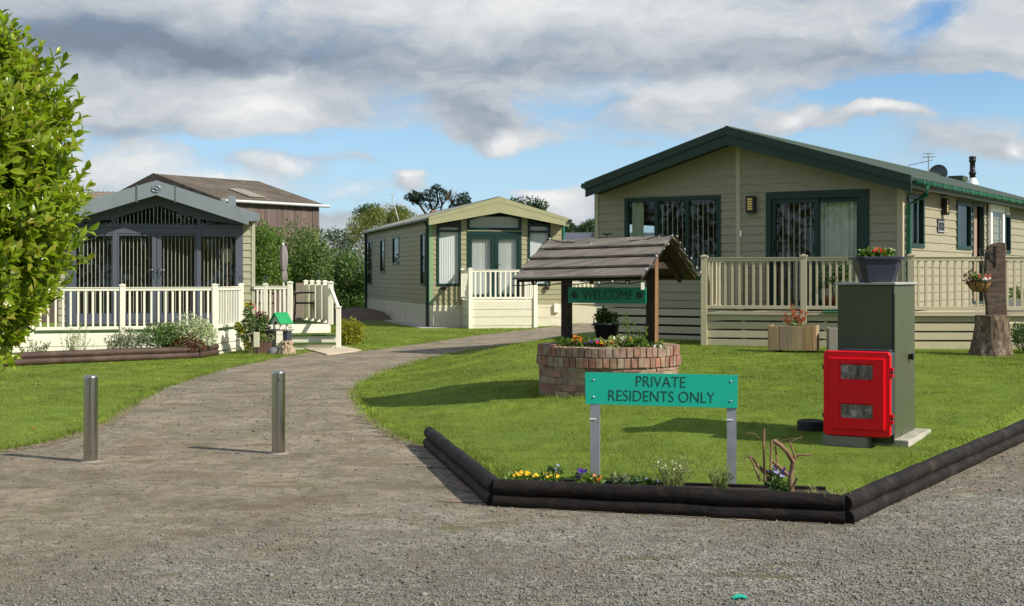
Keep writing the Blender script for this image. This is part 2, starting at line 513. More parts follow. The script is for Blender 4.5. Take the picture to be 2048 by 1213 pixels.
def make_world():
    w = bpy.data.worlds.new('World')
    SC.world = w
    w.use_nodes = True
    nt = NT(w.node_tree)
    bg = nt.n['Background']
    STR = .10
    bg.inputs['Strength'].default_value = STR
    sky = nt.new('ShaderNodeTexSky', sky_type='NISHITA')
    sky.sun_disc = False
    sky.sun_elevation = R(SUN_EL)
    sky.sun_rotation = math.atan2(SUN_DIR.x, SUN_DIR.y)
    sky.air_density = 1.0; sky.dust_density = .35; sky.ozone_density = 1.6
    d = nt.new('ShaderNodeTexCoord').outputs['Generated']
    sp = nt.new('ShaderNodeSeparateXYZ'); nt.l.new(d, sp.inputs[0])
    hor = nt.math('SQRT', nt.math('ADD', nt.math('MULTIPLY', sp.outputs[0], sp.outputs[0]), nt.math('MULTIPLY', sp.outputs[1], sp.outputs[1])))
    az = nt.math('ARCTAN2', sp.outputs[0], sp.outputs[1])
    el = nt.math('ARCTAN2', sp.outputs[2], hor)
    cb = nt.new('ShaderNodeCombineXYZ')
    nt.l.new(az, cb.inputs[0]); nt.l.new(el, cb.inputs[1])
    uv = cb.outputs[0]
    # turbulence that bends every cloud edge
    wn = nt.new('ShaderNodeTexNoise'); nt.l.new(nt.mapping(uv, (1, 1.7, 1)), wn.inputs['Vector'])
    wn.inputs['Scale'].default_value = 11; wn.inputs['Detail'].default_value = 6; wn.inputs['Roughness'].default_value = .55
    sub = nt.new('ShaderNodeVectorMath', operation='SUBTRACT'); nt.l.new(wn.outputs[1], sub.inputs[0]); sub.inputs[1].default_value = (.5, .5, .5)
    wsc = nt.new('ShaderNodeVectorMath', operation='MULTIPLY'); nt.l.new(sub.outputs[0], wsc.inputs[0]); wsc.inputs[1].default_value = (.11, .045, 0)
    wad = nt.new('ShaderNodeVectorMath', operation='ADD'); nt.l.new(uv, wad.inputs[0]); nt.l.new(wsc.outputs[0], wad.inputs[1])
    wv = wad.outputs[0]

    def blob(x, y, rx, ry, wgt):
        u0 = math.atan((x - 1024) / F); v0 = math.atan((HZ - y) / F)
        su = rx / F; sv = ry / F
        g = nt.new('ShaderNodeTexGradient', gradient_type='SPHERICAL')
        nt.l.new(nt.mapping(wv, (1 / su, 1 / sv, 1), (-u0 / su, -v0 / sv, 0)), g.inputs[0])
        return nt.math('MULTIPLY', nt.rng(g.outputs[1], 0, 1), wgt)

    def total(lst, base):
        for b in lst:
            base = nt.math('ADD', base, blob(*b))
        return base
    n_big = nt.noise(nt.mapping(wv, (1, 2.8, 1)), 9, 8, .55)
    n_fine = nt.noise(nt.mapping(wv, (1, 2.1, 1)), 26, 9, .58)
    fb = nt.math('ADD', nt.math('MULTIPLY', nt.math('SUBTRACT', n_big, .5), 1.3), nt.math('MULTIPLY', nt.math('SUBTRACT', n_fine, .5), .8))
    band = nt.rng(el, math.atan((HZ - 320) / F), math.atan((HZ - 110) / F), 0, .72)
    high = nt.rng(el, .22, .6, 0, -.42)
    base = nt.math('ADD', nt.math('ADD', band, high), nt.math('ADD', fb, .26))
    cover = total([
        (330, 215, 560, 120, .62), (560, 205, 240, 110, .5), (300, 320, 380, 80, .38), (935, 235, 120, 90, .95), (1025, 285, 90, 50, .95),
        (570, 345, 120, 50, .55), (690, 390, 110, 30, .5), (805, 365, 90, 44, 1.0), (710, 320, 150, 24, .45), (1115, 410, 150, 75, .9),
        (1350, 235, 320, 70, .35), (1590, 250, 110, 36, .85), (1765, 243, 160, 20, .9), (1900, 300, 200, 60, .55), (2010, 320, 110, 50, .6),
        (1240, 292, 90, 24, .45), (440, 388, 200, 36, .6), (170, 360, 200, 70, .40), (640, 470, 700, 80, .65), (655, 440, 140, 45, .8), (1150, 435, 120, 55, .7), (770, 440, 120, 36, .5), (1990, 120, 190, 80, .6),
        (640, 262, 220, 34, -.35), (800, 300, 170, 48, -.85), (1010, 350, 260, 50, -.85), (1250, 330, 220, 60, -.6), (1120, 215, 170, 40, -.25),
        (1900, 205, 330, 50, -1.1), (1880, 68, 210, 62, -.85), (1640, 210, 220, 34, -.5), (640, 420, 130, 24, -.5), (880, 420, 140, 34, -.45),
        (1560, 300, 170, 30, -.35), (480, 292, 220, 26, -.45), (1080, 345, 150, 60, -.4), (640, 300, 200, 30, -.3), (1980, 230, 160, 40, -.3)], base)
    mask = nt.rng(cover, .20, .92)
    bright = total([
        (390, 108, 640, 75, -.42), (230, 112, 330, 60, -.22), (880, 135, 420, 65, -.16), (1480, 118, 420, 55, -.17), (1660, 135, 230, 40, -.12),
        (1080, 120, 240, 60, -.12), (935, 240, 115, 75, -.20), (235, 265, 110, 28, -.22), (650, 285, 130, 26, -.15), (60, 60, 300, 160, -.12),
        (510, 205, 175, 90, .26), (530, 235, 130, 55, .12), (1000, 15, 460, 75, .30), (1380, 30, 440, 70, .22), (1900, 25, 300, 50, .12), (500, 10, 400, 40, .16),
        (1030, 288, 75, 38, .45), (800, 358, 80, 32, .42), (1110, 400, 130, 55, .45), (560, 335, 60, 30, .25), (600, 345, 40, 30, .35), (690, 388, 100, 22, .45), (450, 378, 180, 40, .4),
        (1350, 172, 200, 36, .2), (1180, 178, 130, 26, .22), (1590, 245, 60, 26, .35), (1765, 241, 140, 16, .45), (2030, 320, 50, 26, .4), (1990, 100, 130, 45, .08),
        (250, 330, 320, 55, .28), (1280, 215, 70, 26, .2), (200, 215, 300, 60, .12)],
        nt.math('ADD', nt.math('MULTIPLY', nt.math('SUBTRACT', n_big, .5), .75), nt.math('ADD', nt.math('MULTIPLY', nt.math('SUBTRACT', n_fine, .5), .60), .50)))
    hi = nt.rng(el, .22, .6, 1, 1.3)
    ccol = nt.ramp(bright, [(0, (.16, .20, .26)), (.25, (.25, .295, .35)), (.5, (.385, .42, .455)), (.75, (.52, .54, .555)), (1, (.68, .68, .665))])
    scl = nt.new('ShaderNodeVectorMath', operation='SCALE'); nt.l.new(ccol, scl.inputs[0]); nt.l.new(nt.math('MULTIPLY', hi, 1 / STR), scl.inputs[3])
    # thin pale veil near the horizon, as the air is there
    low = nt.rng(el, 0, .22, .78, 0)
    skyc = nt.mix(1, sky.outputs[0], (.52, .76, 1.01), 'MULTIPLY')
    veil = nt.mix(low, skyc, (4.1, 5.7, 6.9))
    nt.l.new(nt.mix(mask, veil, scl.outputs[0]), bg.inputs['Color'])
    w.cycles.sampling_method = 'MANUAL'
    w.cycles.sample_map_resolution = 512


make_world()

# ------------------------------------------------------------------ ground
def grass_base():
    m, nt, p = new_mat('mown_grass')
    v = nt.new('ShaderNodeTexCoord').outputs['Object']
    a = nt.noise(v, .55, 4, .6)
    b = nt.noise(v, 3.5, 6, .65)
    c = nt.noise(nt.mapping(v, (1, .6, 1)), 70, 4, .7)
    col = nt.ramp(nt.math('ADD', nt.math('MULTIPLY', a, .5), nt.math('MULTIPLY', b, .5)),
                  [(.33, (.13, .20, .026)), (.5, (.185, .265, .036)), (.66, (.24, .295, .05))])
    col = nt.mix(nt.rng(c, .35, .7, .35, -.0), col, (.06, .11, .010))
    dry = nt.rng(nt.noise(v, 1.7, 7, .7), .60, .74, 0, .55)
    col = nt.mix(dry, col, (.19, .17, .055))
    nt.put(p.inputs['Base Color'], col)
    p.inputs['Roughness'].default_value = .85
    p.inputs['Specular IOR Level'].default_value = .15
    hh = nt.math('ADD', nt.noise(v, 120, 3, .7), nt.math('MULTIPLY', nt.noise(v, 22, 4, .6), 1.2))
    nt.put(p.inputs['Normal'], nt.bump(hh, .9, .02))
    return m


def drive_mat():
    m, nt, p = new_mat('gravel_drive')
    v = nt.new('ShaderNodeTexCoord').outputs['Object']
    sp = nt.new('ShaderNodeSeparateXYZ'); nt.l.new(v, sp.inputs[0])
    x, y = sp.outputs[0], sp.outputs[1]
    w1 = nt.noise(v, .8, 5, .6)
    w2 = nt.noise(v, 2.6, 6, .65)
    w3 = nt.noise(v, 9, 6, .7)
    fine = nt.noise(v, 160, 3, .75)
    peb = nt.vor(v, 62)
    pebc = nt.vor(v, 62, out=1)
    sepc = nt.new('ShaderNodeSeparateColor'); nt.l.new(pebc, sepc.inputs[0])
    # loose grey chippings in front and to the right, trodden brown fines on the drive
    zone = nt.math('ADD', nt.math('MULTIPLY', nt.math('SUBTRACT', 9.4, y), .50), nt.math('MULTIPLY', x, .22))
    zone = nt.math('ADD', zone, nt.math('MULTIPLY', nt.math('SUBTRACT', w1, .5), 3.2))
    zone = nt.rng(zone, -.3, 1.5, 0, 1)
    fines = nt.ramp(nt.math('ADD', nt.math('MULTIPLY', w2, .6), nt.math('MULTIPLY', w3, .4)), [(.32, (.185, .150, .104)), (.5, (.255, .214, .152)), (.68, (.33, .283, .205))])
    grey = nt.ramp(sepc.outputs[0], [(0, (.11, .108, .092)), (.35, (.22, .215, .182)), (.7, (.30, .29, .245)), (.96, (.37, .36, .315)), (1, (.48, .46, .41))])
    grey = nt.mix(nt.rng(w2, .5, .75, 0, .5), grey, (.25, .205, .14))
    fines = nt.mix(nt.math('MULTIPLY', nt.rng(sepc.outputs[1], .55, .9), .45), fines, grey)
    col = nt.mix(zone, fines, grey)
    tone = nt.math('MULTIPLY', nt.rng(w1, .33, .67, .80, 1.14), nt.math('MULTIPLY', nt.rng(w2, .34, .66, .90, 1.07), nt.rng(w3, .36, .64, .84, 1.10)))
    tv = nt.new('ShaderNodeVectorMath', operation='SCALE'); nt.l.new(col, tv.inputs[0]); nt.l.new(tone, tv.inputs[3])
    col = tv.outputs[0]
    moss = nt.math('MULTIPLY', nt.rng(nt.noise(nt.mapping(v, (.8, 1.6, 1)), 2.4, 8, .72, .6), .52, .64, 0, 1), nt.rng(w1, .40, .60, .10, .8))
    col = nt.mix(moss, col, (.125, .110, .038))
    rust = nt.math('MULTIPLY', nt.rng(nt.noise(v, 1.1, 7, .75), .52, .68, 0, .75), nt.rng(w3, .35, .65, .2, 1))
    col = nt.mix(rust, col, (.20, .115, .066))
    col = nt.mix(nt.rng(fine, .3, .48, .42, 0), col, (.05, .042, .032))
    nt.put(p.inputs['Base Color'], col)
    p.inputs['Roughness'].default_value = .93
    p.inputs['Specular IOR Level'].default_value = .2
    hh = nt.math('ADD', nt.math('MULTIPLY', nt.math('SUBTRACT', 1, peb), nt.math('ADD', .5, zone)), nt.math('ADD', fine, nt.math('MULTIPLY', w3, .45)))
    nt.put(p.inputs['Normal'], nt.bump(hh, .8, .012))
    return m


GRASSM = grass_base()
DRIVEM = drive_mat()


def grid_sheet(name, xs, ys, zoff, m):
    X, Y = np.meshgrid(xs, ys)
    P = np.stack([X.ravel(), Y.ravel()], 1)
    Z = H(P) + zoff
    nx, ny = len(xs), len(ys)
    v = np.column_stack([P, Z])
    i = np.arange((ny - 1) * (nx - 1)); r, c = i // (nx - 1), i % (nx - 1)
    a = r * nx + c
    f = np.column_stack([a, a + 1, a + nx + 1, a + nx])
    me = bpy.data.meshes.new(name)
    me.from_pydata(v.tolist(), [], f.tolist())
    me.polygons.foreach_set('use_smooth', [True] * len(f))
    return tag(link(name, me, m), kind='structure')


def span(*segs):
    out = []
    for a, b, st in segs:
        out += list(np.arange(a, b, st))
    return np.array(out + [segs[-1][1]])


ground = grid_sheet('ground', span((-900, -60, 60), (-60, -14, 4), (-14, -3, .35), (-3, 6, .12), (6, 14, .35), (14, 60, 4), (60, 900, 60)),
                    span((-60, -4, 8), (-4, 8, 1), (8, 14, .12), (14, 25, .35), (25, 64, 1.5), (64, 200, 8), (200, 1500, 100)), 0, GRASSM)


def poly_sheet(name, poly, step, zoff, m, kind='structure', wob=0):
    poly = np.array(poly, float)
    pts = []
    n = len(poly)
    for i in range(n):
        a, b = poly[i], poly[(i + 1) % n]
        k = max(1, int(np.linalg.norm(b - a) / (step * .6)))
        for j in range(k):
            p = a + (b - a) * j / k
            if wob and j:
                p = p + RNG.normal(0, wob, 2)
            pts.append(p)
    bd = np.array(pts)
    x0, y0 = bd.min(0); x1, y1 = bd.max(0)
    X, Y = np.meshgrid(np.arange(x0, x1, step), np.arange(y0, y1, step))
    P = np.stack([X.ravel(), Y.ravel()], 1) + .001
    P = P[inside(P, bd)]
    P = P[seg_dist(P, np.vstack([bd, bd[:1]])) > step * .4]
    allp = [Vector(p) for p in np.vstack([bd, P])]
    nb = len(bd)
    vs, es, fs = delaunay_2d_cdt(allp, [], [list(range(nb))], 1, 1e-6)[:3]
    xy = np.array([(v.x, v.y) for v in vs])
    z = H(xy) + zoff
    me = bpy.data.meshes.new(name)
    me.from_pydata(np.column_stack([xy, z]).tolist(), [], [tuple(f) for f in fs])
    me.polygons.foreach_set('use_smooth', [True] * len(me.polygons))
    return tag(link(name, me, m), kind=kind)


drive = poly_sheet('driveway', DRIVE, .5, .006, DRIVEM, wob=.03)


def soil_strip(line, w, seed):
    ln = [np.array(p) for p in line]
    inn, out = [], []
    for a, b in zip(ln[:-1], ln[1:]):
        k = max(2, int(np.linalg.norm(b - a) / .12)); n = np.array([(b - a)[1], -(b - a)[0]]) / np.linalg.norm(b - a)
        for j in range(k):
            p = a + (b - a) * j / k
            inn.append(p - n * .03); out.append(p + n * w * max(.15, RNG.normal(1, .45)))
    poly_sheet('soil', np.array(out + inn[::-1]), .12, .010, BARE)


BARE = mat('bare_red_soil', (.20, .15, .104), .95, .4, 7, .9, 60, .012, dirt=((.10, .06, .04), 5, .7))

# ------------------------------------------------------------------ scattering of leaf-sized faces
LEAF = (np.array([(0, 0, 0), (-.5, .45, .10), (0, .5, -.02), (.5, .45, .10), (0, 1, -.06)]), [(0, 2, 1), (0, 3, 2), (1, 2, 4), (2, 3, 4)])
LAURL = (np.array([(0, 0, 0), (-.42, .28, .09), (0, .3, 0), (.42, .28, .09), (-.5, .6, .10), (0, .62, -.02), (.5, .6, .10), (0, 1, -.14)]),
         [(0, 2, 1), (0, 3, 2), (1, 2, 5, 4), (2, 3, 6, 5), (4, 5, 7), (5, 6, 7)])
DIAM = (np.array([(0, 0, 0), (-.5, .5, 0), (.5, .5, .0), (0, 1, 0)]), [(0, 2, 3, 1)])
BLADE = (np.array([(-.5, 0, 0), (.5, 0, 0), (.1, 1, 0)]), [(0, 1, 2)])
BLADE2 = (np.array([(-.5, 0, 0), (.5, 0, 0), (-.3, .6, .06), (.3, .6, .06), (0, 1, .22)]), [(0, 1, 3, 2), (2, 3, 4)])
CHIP = (np.array([(-.5, -.4, 0), (.5, -.35, .05), (.42, .45, 0), (-.4, .5, .04), (.05, 0, .42), (0, 0, -.3)]),
        [(0, 1, 4), (1, 2, 4), (2, 3, 4), (3, 0, 4), (1, 0, 5), (2, 1, 5), (3, 2, 5), (0, 3, 5)])


def unit(a):
    return a / np.maximum(np.linalg.norm(a, axis=1, keepdims=True), 1e-9)


def rnd(n, k=3):
    return RNG.normal(0, 1, (n, k))


def scatter(name, pos, axis, nrm, length, width, tmpl=LEAF):
    pos = np.asarray(pos, float); n = len(pos)
    ay = unit(np.asarray(axis, float)); ax = np.cross(ay, nrm)
    bad = np.linalg.norm(ax, axis=1) < 1e-3
    ax[bad] = np.cross(ay[bad], np.array([.3, .8, .5]))
    ax = unit(ax); az = np.cross(ax, ay)
    tv, tf = tmpl
    L = np.broadcast_to(np.asarray(length, float), (n,)); W = np.broadcast_to(np.asarray(width, float), (n,))
    V = pos[:, None] + tv[None, :, 0, None] * (ax * W[:, None])[:, None] + tv[None, :, 1, None] * (ay * L[:, None])[:, None] + tv[None, :, 2, None] * (az * L[:, None])[:, None]
    k = len(tv)
    me = bpy.data.meshes.new(name)
    loops, starts, totals, c = [], [], [], 0
    off = (np.arange(n) * k)
    blocks = []
    for f in tf:
        blocks.append(off[:, None] + np.array(f)[None])
    sizes = [len(f) for f in tf]
    flat = np.concatenate(blocks, axis=1).ravel()
    per = np.array(sizes * n)
    st = np.concatenate([[0], np.cumsum(per)[:-1]])
    me.vertices.add(n * k); me.vertices.foreach_set('co', V.ravel())
    me.loops.add(len(flat)); me.loops.foreach_set('vertex_index', flat.astype(np.int32))
    me.polygons.add(len(per)); me.polygons.foreach_set('loop_start', st.astype(np.int32)); me.polygons.foreach_set('loop_total', per.astype(np.int32))
    me.update(calc_edges=True)
    return me


def ball_pts(n, r, up=0, surf=.5):
    d = unit(rnd(n)); rad = RNG.uniform(surf, 1, n) ** .6
    p = d * rad[:, None] * np.array(r)
    return p, d


def clump_leaves(name, clumps, n, leaf, aspect=.5, tmpl=LEAF, upb=.35, surf=.35, jit=.8):
    """leaf clumps (x, y, z, rx, ry, rz); leaves share out by volume"""
    w = np.array([(c[3] * c[4] * c[5]) ** .7 for c in clumps]); cnt = np.maximum(6, (w / w.sum() * n)).astype(int)
    P, A, N = [], [], []
    for c, k in zip(clumps, cnt):
        p, d = ball_pts(k, c[3:6], surf=surf)
        P.append(p + np.array(c[:3]))
        a = d + rnd(k) * jit; a[:, 2] += upb
        A.append(a); N.append(d + rnd(k) * .6 + np.array([0, 0, .6]))
    P, A, N = map(np.vstack, (P, A, N))
    L = leaf * RNG.uniform(.65, 1.3, len(P))
    return scatter(name, P, A, N, L, L * aspect, tmpl)


def lumpy(cx, cy, cz, rx, ry, rz, n, rc, zmin=-.3):
    """clump centres over an ellipsoid"""
    out = []
    while len(out) < n:
        d = np.array(RNG.normal(0, 1, 3)); d /= np.linalg.norm(d)
        if d[2] < zmin:
            continue
        k = RNG.uniform(.62, .95)
        s = rc * RNG.uniform(.6, 1.35)
        out.append((cx + d[0] * rx * k, cy + d[1] * ry * k, cz + d[2] * rz * k, s, s, s * RNG.uniform(.7, 1)))
    return out


# ------------------------------------------------------------------ lawn blades and loose chippings
KEEP = [((1.09, 15.3), .86), ((3.12, 11.75), .44), ((2.85, 11.0), .25)]


def lawn(name, label, poly, ymax, dens, hgt, wid, m, xr=(-9, 9)):
    poly = np.array(poly)
    x0, y0 = poly.min(0); x1, y1 = poly.max(0)
    x0, x1 = max(x0, xr[0]), min(x1, xr[1]); y1 = min(y1, ymax)
    n = int((x1 - x0) * (y1 - y0) * dens)
    P = np.column_stack([RNG.uniform(x0, x1, n), RNG.uniform(y0, y1, n)])
    P = P[np.abs(P[:, 0]) < .40 * P[:, 1] + .6]
    P = P[RNG.uniform(0, 1, len(P)) < np.clip((10.5 / P[:, 1]) ** 1.3, .12, 1)]
    P = P[inside(P, poly)]
    for (c, r) in KEEP:
        P = P[np.linalg.norm(P - np.array(c), axis=1) > r]
    n = len(P)
    pos = np.column_stack([P, H(P) - .004])
    ax = rnd(n) * .42; ax[:, 2] = 1
    far = np.clip(P[:, 1] / 11, 1, 2.6)
    L = hgt * RNG.uniform(.5, 1.25, n) * far ** .3
    L *= np.where(RNG.uniform(0, 1, n) < .06, 1.9, 1) * (.95 + .28 * np.sin(P[:, 0] * 3.1 + np.sin(P[:, 1] * 1.9) * 2) * np.sin(P[:, 1] * 2.7 + P[:, 0]) + .15 * np.sin(P[:, 0] * 11 + P[:, 1] * 4) * np.sin(P[:, 1] * 9))
    return tag(link(name, scatter(name, pos, ax, rnd(n), L, wid * far * RNG.uniform(.7, 1.3, n), BLADE), m), label, 'grass', kind='stuff')




def blade_mat():
    m = mat('grass_blades', (1, 1, 1), .6, .12, .8, island=[(.118, .185, .026), (.178, .258, .037), (.225, .30, .048), (.27, .305, .062), (.182, .266, .038), (.32, .305, .11)], transl=.4, spec=.2)
    nt = NT(m.node_tree)
    v = [n for n in nt.n if n.type == 'TEX_COORD'][0].outputs['Object']
    vm = [n for n in nt.n if n.type == 'VECT_MATH' and n.operation == 'SCALE'][0]
    a = nt.rng(nt.noise(v, .45, 3, .5), .35, .65, .80, 1.15)
    b = nt.rng(nt.noise(v, 2.2, 6, .65), .32, .68, .66, 1.22)
    c = nt.rng(nt.noise(nt.mapping(v, (1, .5, 1)), 9, 5, .6), .3, .7, .74, 1.2)
    tone = nt.math('MULTIPLY', nt.math('MULTIPLY', a, b), c)
    sc = nt.new('ShaderNodeVectorMath', operation='SCALE'); nt.l.new(vm.outputs[0], sc.inputs[0]); nt.l.new(tone, sc.inputs[3])
    dry = nt.rng(nt.noise(v, 1.3, 7, .7), .57, .72, 0, .45)
    col = nt.mix(dry, sc.outputs[0], (.27, .25, .075))
    nt.l.new(col, nt.n['Principled BSDF'].inputs['Base Color'])
    mu = [n for n in nt.n if n.type == 'VECT_MATH' and n.operation == 'MULTIPLY'][0]
    nt.l.new(col, mu.inputs[0])
    return m


GBL = blade_mat()
lawn('grass', 'short mown lawn grass round the wishing well and sign', LAWN_R, 26, 6000, .021, .004, GBL, (-2.2, 9))
LEFT_LAWN = np.array([(-22, 12.6)] + EDGE_L + [(2.5, 60), (-22, 60)])
lawn('grass', 'short mown lawn grass left of the driveway', LEFT_LAWN, 44, 4200, .021, .0045, GBL, (-9.5, 3))


def edge_tufts():
    pts = []
    for line in (EDGE_R, EDGE_L):
        for a, b in zip(line[:-1], line[1:]):
            a, b = np.array(a), np.array(b)
            k = int(np.linalg.norm(b - a) * 320 / max(1, a[1] / 12))
            t = RNG.uniform(0, 1, k)
            pts.append(a + (b - a) * t[:, None] + RNG.normal(0, .055, (k, 2)))
    for a, b in zip(LOG[:3], LOG[1:4]):          # lawn overhanging the inner side of the logs
        a, b = np.array(a), np.array(b)
        nrm = np.array([-(b - a)[1], (b - a)[0]]) / np.linalg.norm(b - a)
        k = 520
        t = RNG.uniform(0, 1, k)
        pts.append(a + (b - a) * t[:, None] + nrm * (.14 + np.abs(RNG.normal(0, .07, (k, 1)))))
    for (c, r) in KEEP[:1]:
        th = RNG.uniform(0, 6.28, 900); rr = r - .03 + np.abs(RNG.normal(0, .05, 900))
        pts.append(np.column_stack([c[0] + rr * np.cos(th), c[1] + rr * np.sin(th)]))
    P = np.vstack(pts); n = len(P)
    ax = rnd(n) * .7; ax[:, 2] = .8
    L = RNG.uniform(.03, .085, n)
    return tag(link('grass', scatter('grass', np.column_stack([P, H(P) - .003]), ax, rnd(n), L, .008 * RNG.uniform(.7, 1.4, n), BLADE2), GBL), 'longer grass along the lawn edges', 'grass', kind='stuff')


edge_tufts()

CHIPM = mat('stone_chips', (1, 1, 1), .9, .15, 30, island=[(.09, .09, .085), (.15, .147, .13), (.20, .192, .165), (.15, .125, .095), (.24, .228, .20), (.17, .17, .16), (.12, .115, .10), (.25, .24, .21)], spec=.25)


def chippings():
    n = 170000
    Y = 6.0 + RNG.uniform(0, 1, n) ** 1.35 * 14
    X = RNG.uniform(-.42, .42, n) * Y
    P = np.column_stack([X, Y])
    zone = (9.6 - Y) * .45 + X * .22
    keep = RNG.uniform(0, 1, n) < np.clip(.25 + .5 * zone, .10, 1)
    P = P[keep & inside(P, DRIVE)]
    n = len(P)
    s = RNG.lognormal(math.log(.0085), .38, n) * np.clip(P[:, 1] / 9, 1, 1.7)
    ax = rnd(n); ax[:, 2] *= .25
    nr = rnd(n) * .35; nr[:, 2] += 1
    me = scatter('gravel', np.column_stack([P, H(P) + .006 + s * .12]), ax, nr, s * RNG.uniform(.8, 1.2, n), s * RNG.uniform(.7, 1.1, n), CHIP)
    tag(link('gravel', me, CHIPM), 'loose grey stone chippings on the forecourt', 'gravel', kind='stuff')



def debris():
    n = 26000
    Y = 6.3 + RNG.uniform(0, 1, n) ** 1.2 * 19
    P = np.column_stack([RNG.uniform(-.42, .42, n) * Y, Y])
    k = .5 + .5 * np.sin(P[:, 0] * 2.1 + 1.3 * np.sin(P[:, 1] * .9)) * np.sin(P[:, 1] * 1.7 + P[:, 0]) + .35 * np.sin(P[:, 0] * 6.1) * np.sin(P[:, 1] * 4.3)
    edge = seg_dist(P, EDGE_L + [(99, 99)][:0]) if False else np.minimum(seg_dist(P, EDGE_L), seg_dist(P, EDGE_R))
    keep = RNG.uniform(0, 1, n) < np.clip(.02 + .22 * k ** 3 + .30 * np.exp(-edge / .35), 0, .6)
    P = P[keep & inside(P, DRIVE)]
    n = len(P)
    ax = rnd(n); ax[:, 2] *= .12
    nr = rnd(n) * .3; nr[:, 2] += 1
    L = RNG.lognormal(math.log(.016), .55, n)
    me = scatter('debris', np.column_stack([P, H(P) + .009]), ax, nr, L, L * RNG.uniform(.2, .6, n), LEAF)
    m = mat('dead_leaf_bits', (1, 1, 1), .95, .2, 20, island=[(.06, .045, .028), (.12, .085, .045), (.035, .03, .022), (.13, .12, .05), (.20, .15, .08), (.08, .08, .03), (.05, .035, .025)])
    tag(link('debris', me, m), 'scattered dark leaf litter and moss crumbs on the driveway', 'debris', kind='stuff')


debris()
chippings()
soil_strip([tuple(np.array(LOG[0]) + (.0, -.02)), LOG[1]], .16, 1)
soil_strip([LOG[1], LOG[2]], .06, 2)
soil_strip(EDGE_R[7:], .14, 4)
soil_strip(EDGE_L[:5], .13, 5)
# ------------------------------------------------------------------ building helpers
def frontP(T, y0=0):
    return lambda u, z, o: (u, y0 - o, z)


def sideRP(W):
    return lambda v, z, o: (W + o, v, z)


def sideLP(x=0):
    return lambda v, z, o: (x - o, v, z)


def siding(mb, P, z0, z1, pitch, ulo, uhi, holes=(), lip=.017):
    r = 0
    while z0 + r * pitch < z1 - 1e-4:
        zb, zt = z0 + r * pitch, min(z0 + (r + 1) * pitch, z1)
        cuts = sorted({zb, zt} | {z for hl in holes for z in hl[2:4] if zb < z < zt})
        for a, b in zip(cuts[:-1], cuts[1:]):
            ya, yb = lip * (1 - (a - zb) / pitch) + .001, lip * (1 - (b - zb) / pitch) + .001
            if uhi(a) - ulo(a) < .02 and uhi(b) - ulo(b) < .02:
                continue
            xs = [None]
            for hl in sorted(q for q in holes if q[2] < (a + b) / 2 < q[3]):
                xs += [hl[0], hl[1]]
            xs.append(None)
            for i in range(0, len(xs), 2):
                l, rr = xs[i], xs[i + 1]
                la = ulo(a) if l is None else l; lb = ulo(b) if l is None else l
                ra = uhi(a) if rr is None else rr; rb = uhi(b) if rr is None else rr
                if ra - la < .004 and rb - lb < .004:
                    continue
                mb.add([P(la, a, ya), P(ra, a, ya), P(rb, b, yb), P(lb, b, yb)], [(0, 1, 2, 3)])
                if a == zb:
                    mb.add([P(la, a, 0), P(ra, a, 0), P(ra, a, ya), P(la, a, ya)], [(0, 1, 2, 3)])
        r += 1


def slats(mb, P, u0, u1, z0, z1, pitch, width, ang, off=-.13, th=.005):
    u = u0 + pitch / 2
    while u < u1 - pitch * .3:
        a = ang + random.uniform(-.05, .05)
        du, do = math.cos(a) * width / 2, math.sin(a) * width / 2
        nu, no = -math.sin(a) * th / 2, math.cos(a) * th / 2
        c = []
        for z in (z0, z1):
            c += [P(u - du - nu, z, off - do - no), P(u + du - nu, z, off + do - no), P(u + du + nu, z, off + do + no), P(u - du + nu, z, off - do + no)]
        mb.hexa(c)
        u += pitch


def pleats(mb, P, u0, u1, z0, z1, n, off=-.13, amp=.025):
    """a hanging curtain or closed blind: a wavy sheet"""
    k = n * 6 + 1
    vs = []
    for i in range(k):
        u = u0 + (u1 - u0) * i / (k - 1)
        o = off + amp * math.sin(i / 6 * 2 * math.pi) + amp * .4 * math.sin(i * 1.7)
        vs += [P(u, z0, o), P(u, z1, o)]
    mb.add(vs, [(2 * i, 2 * i + 2, 2 * i + 3, 2 * i + 1) for i in range(k - 1)], True)


def frame(mb, P, u0, u1, z0, z1, w, o0=-.05, o1=.03, bars=(), hbars=()):
    mb.boxP(P, u0, u1, z0, z0 + w, o0, o1); mb.boxP(P, u0, u1, z1 - w, z1, o0, o1)
    mb.boxP(P, u0, u0 + w, z0 + w, z1 - w, o0, o1); mb.boxP(P, u1 - w, u1, z0 + w, z1 - w, o0, o1)
    for b in bars:
        mb.boxP(P, b - w * .5, b + w * .5, z0 + w, z1 - w, o0, o1 - .004)
    for b in hbars:
        mb.boxP(P, u0 + w, u1 - w, b - w * .4, b + w * .4, o0, o1 - .007)


def pane(T, P, u0, u1, z0, z1, parent, off=-.01, m=None):
    return T.part('pane', MB().add([P(u0, z0, off), P(u1, z0, off), P(u1, z1, off), P(u0, z1, off)], [(0, 1, 2, 3)]), m or GLASS, parent)


def corrugated(mb, a, b, c, d, n, amp, th=.03):
    """roof sheet a-b (eave) to d-c (ridge), ridges running up the slope"""
    a, b, c, d = map(Vector, (a, b, c, d))
    nr = (b - a).cross(d - a).normalized()
    if nr.z < 0:
        nr = -nr
    k = n * 6 + 1
    vs = []
    for i in range(k):
        t = i / (k - 1); w = nr * amp * math.cos(i / 6 * 2 * math.pi)
        p, q = a.lerp(b, t), d.lerp(c, t)
        vs += [p + w, q + w, p + w - nr * th, q + w - nr * th]
    fs = []
    for i in range(k - 1):
        j = 4 * i
        fs += [(j, j + 4, j + 5, j + 1), (j + 2, j + 3, j + 7, j + 6), (j, j + 2, j + 6, j + 4), (j + 1, j + 5, j + 7, j + 3)]
    mb.add(vs, fs)


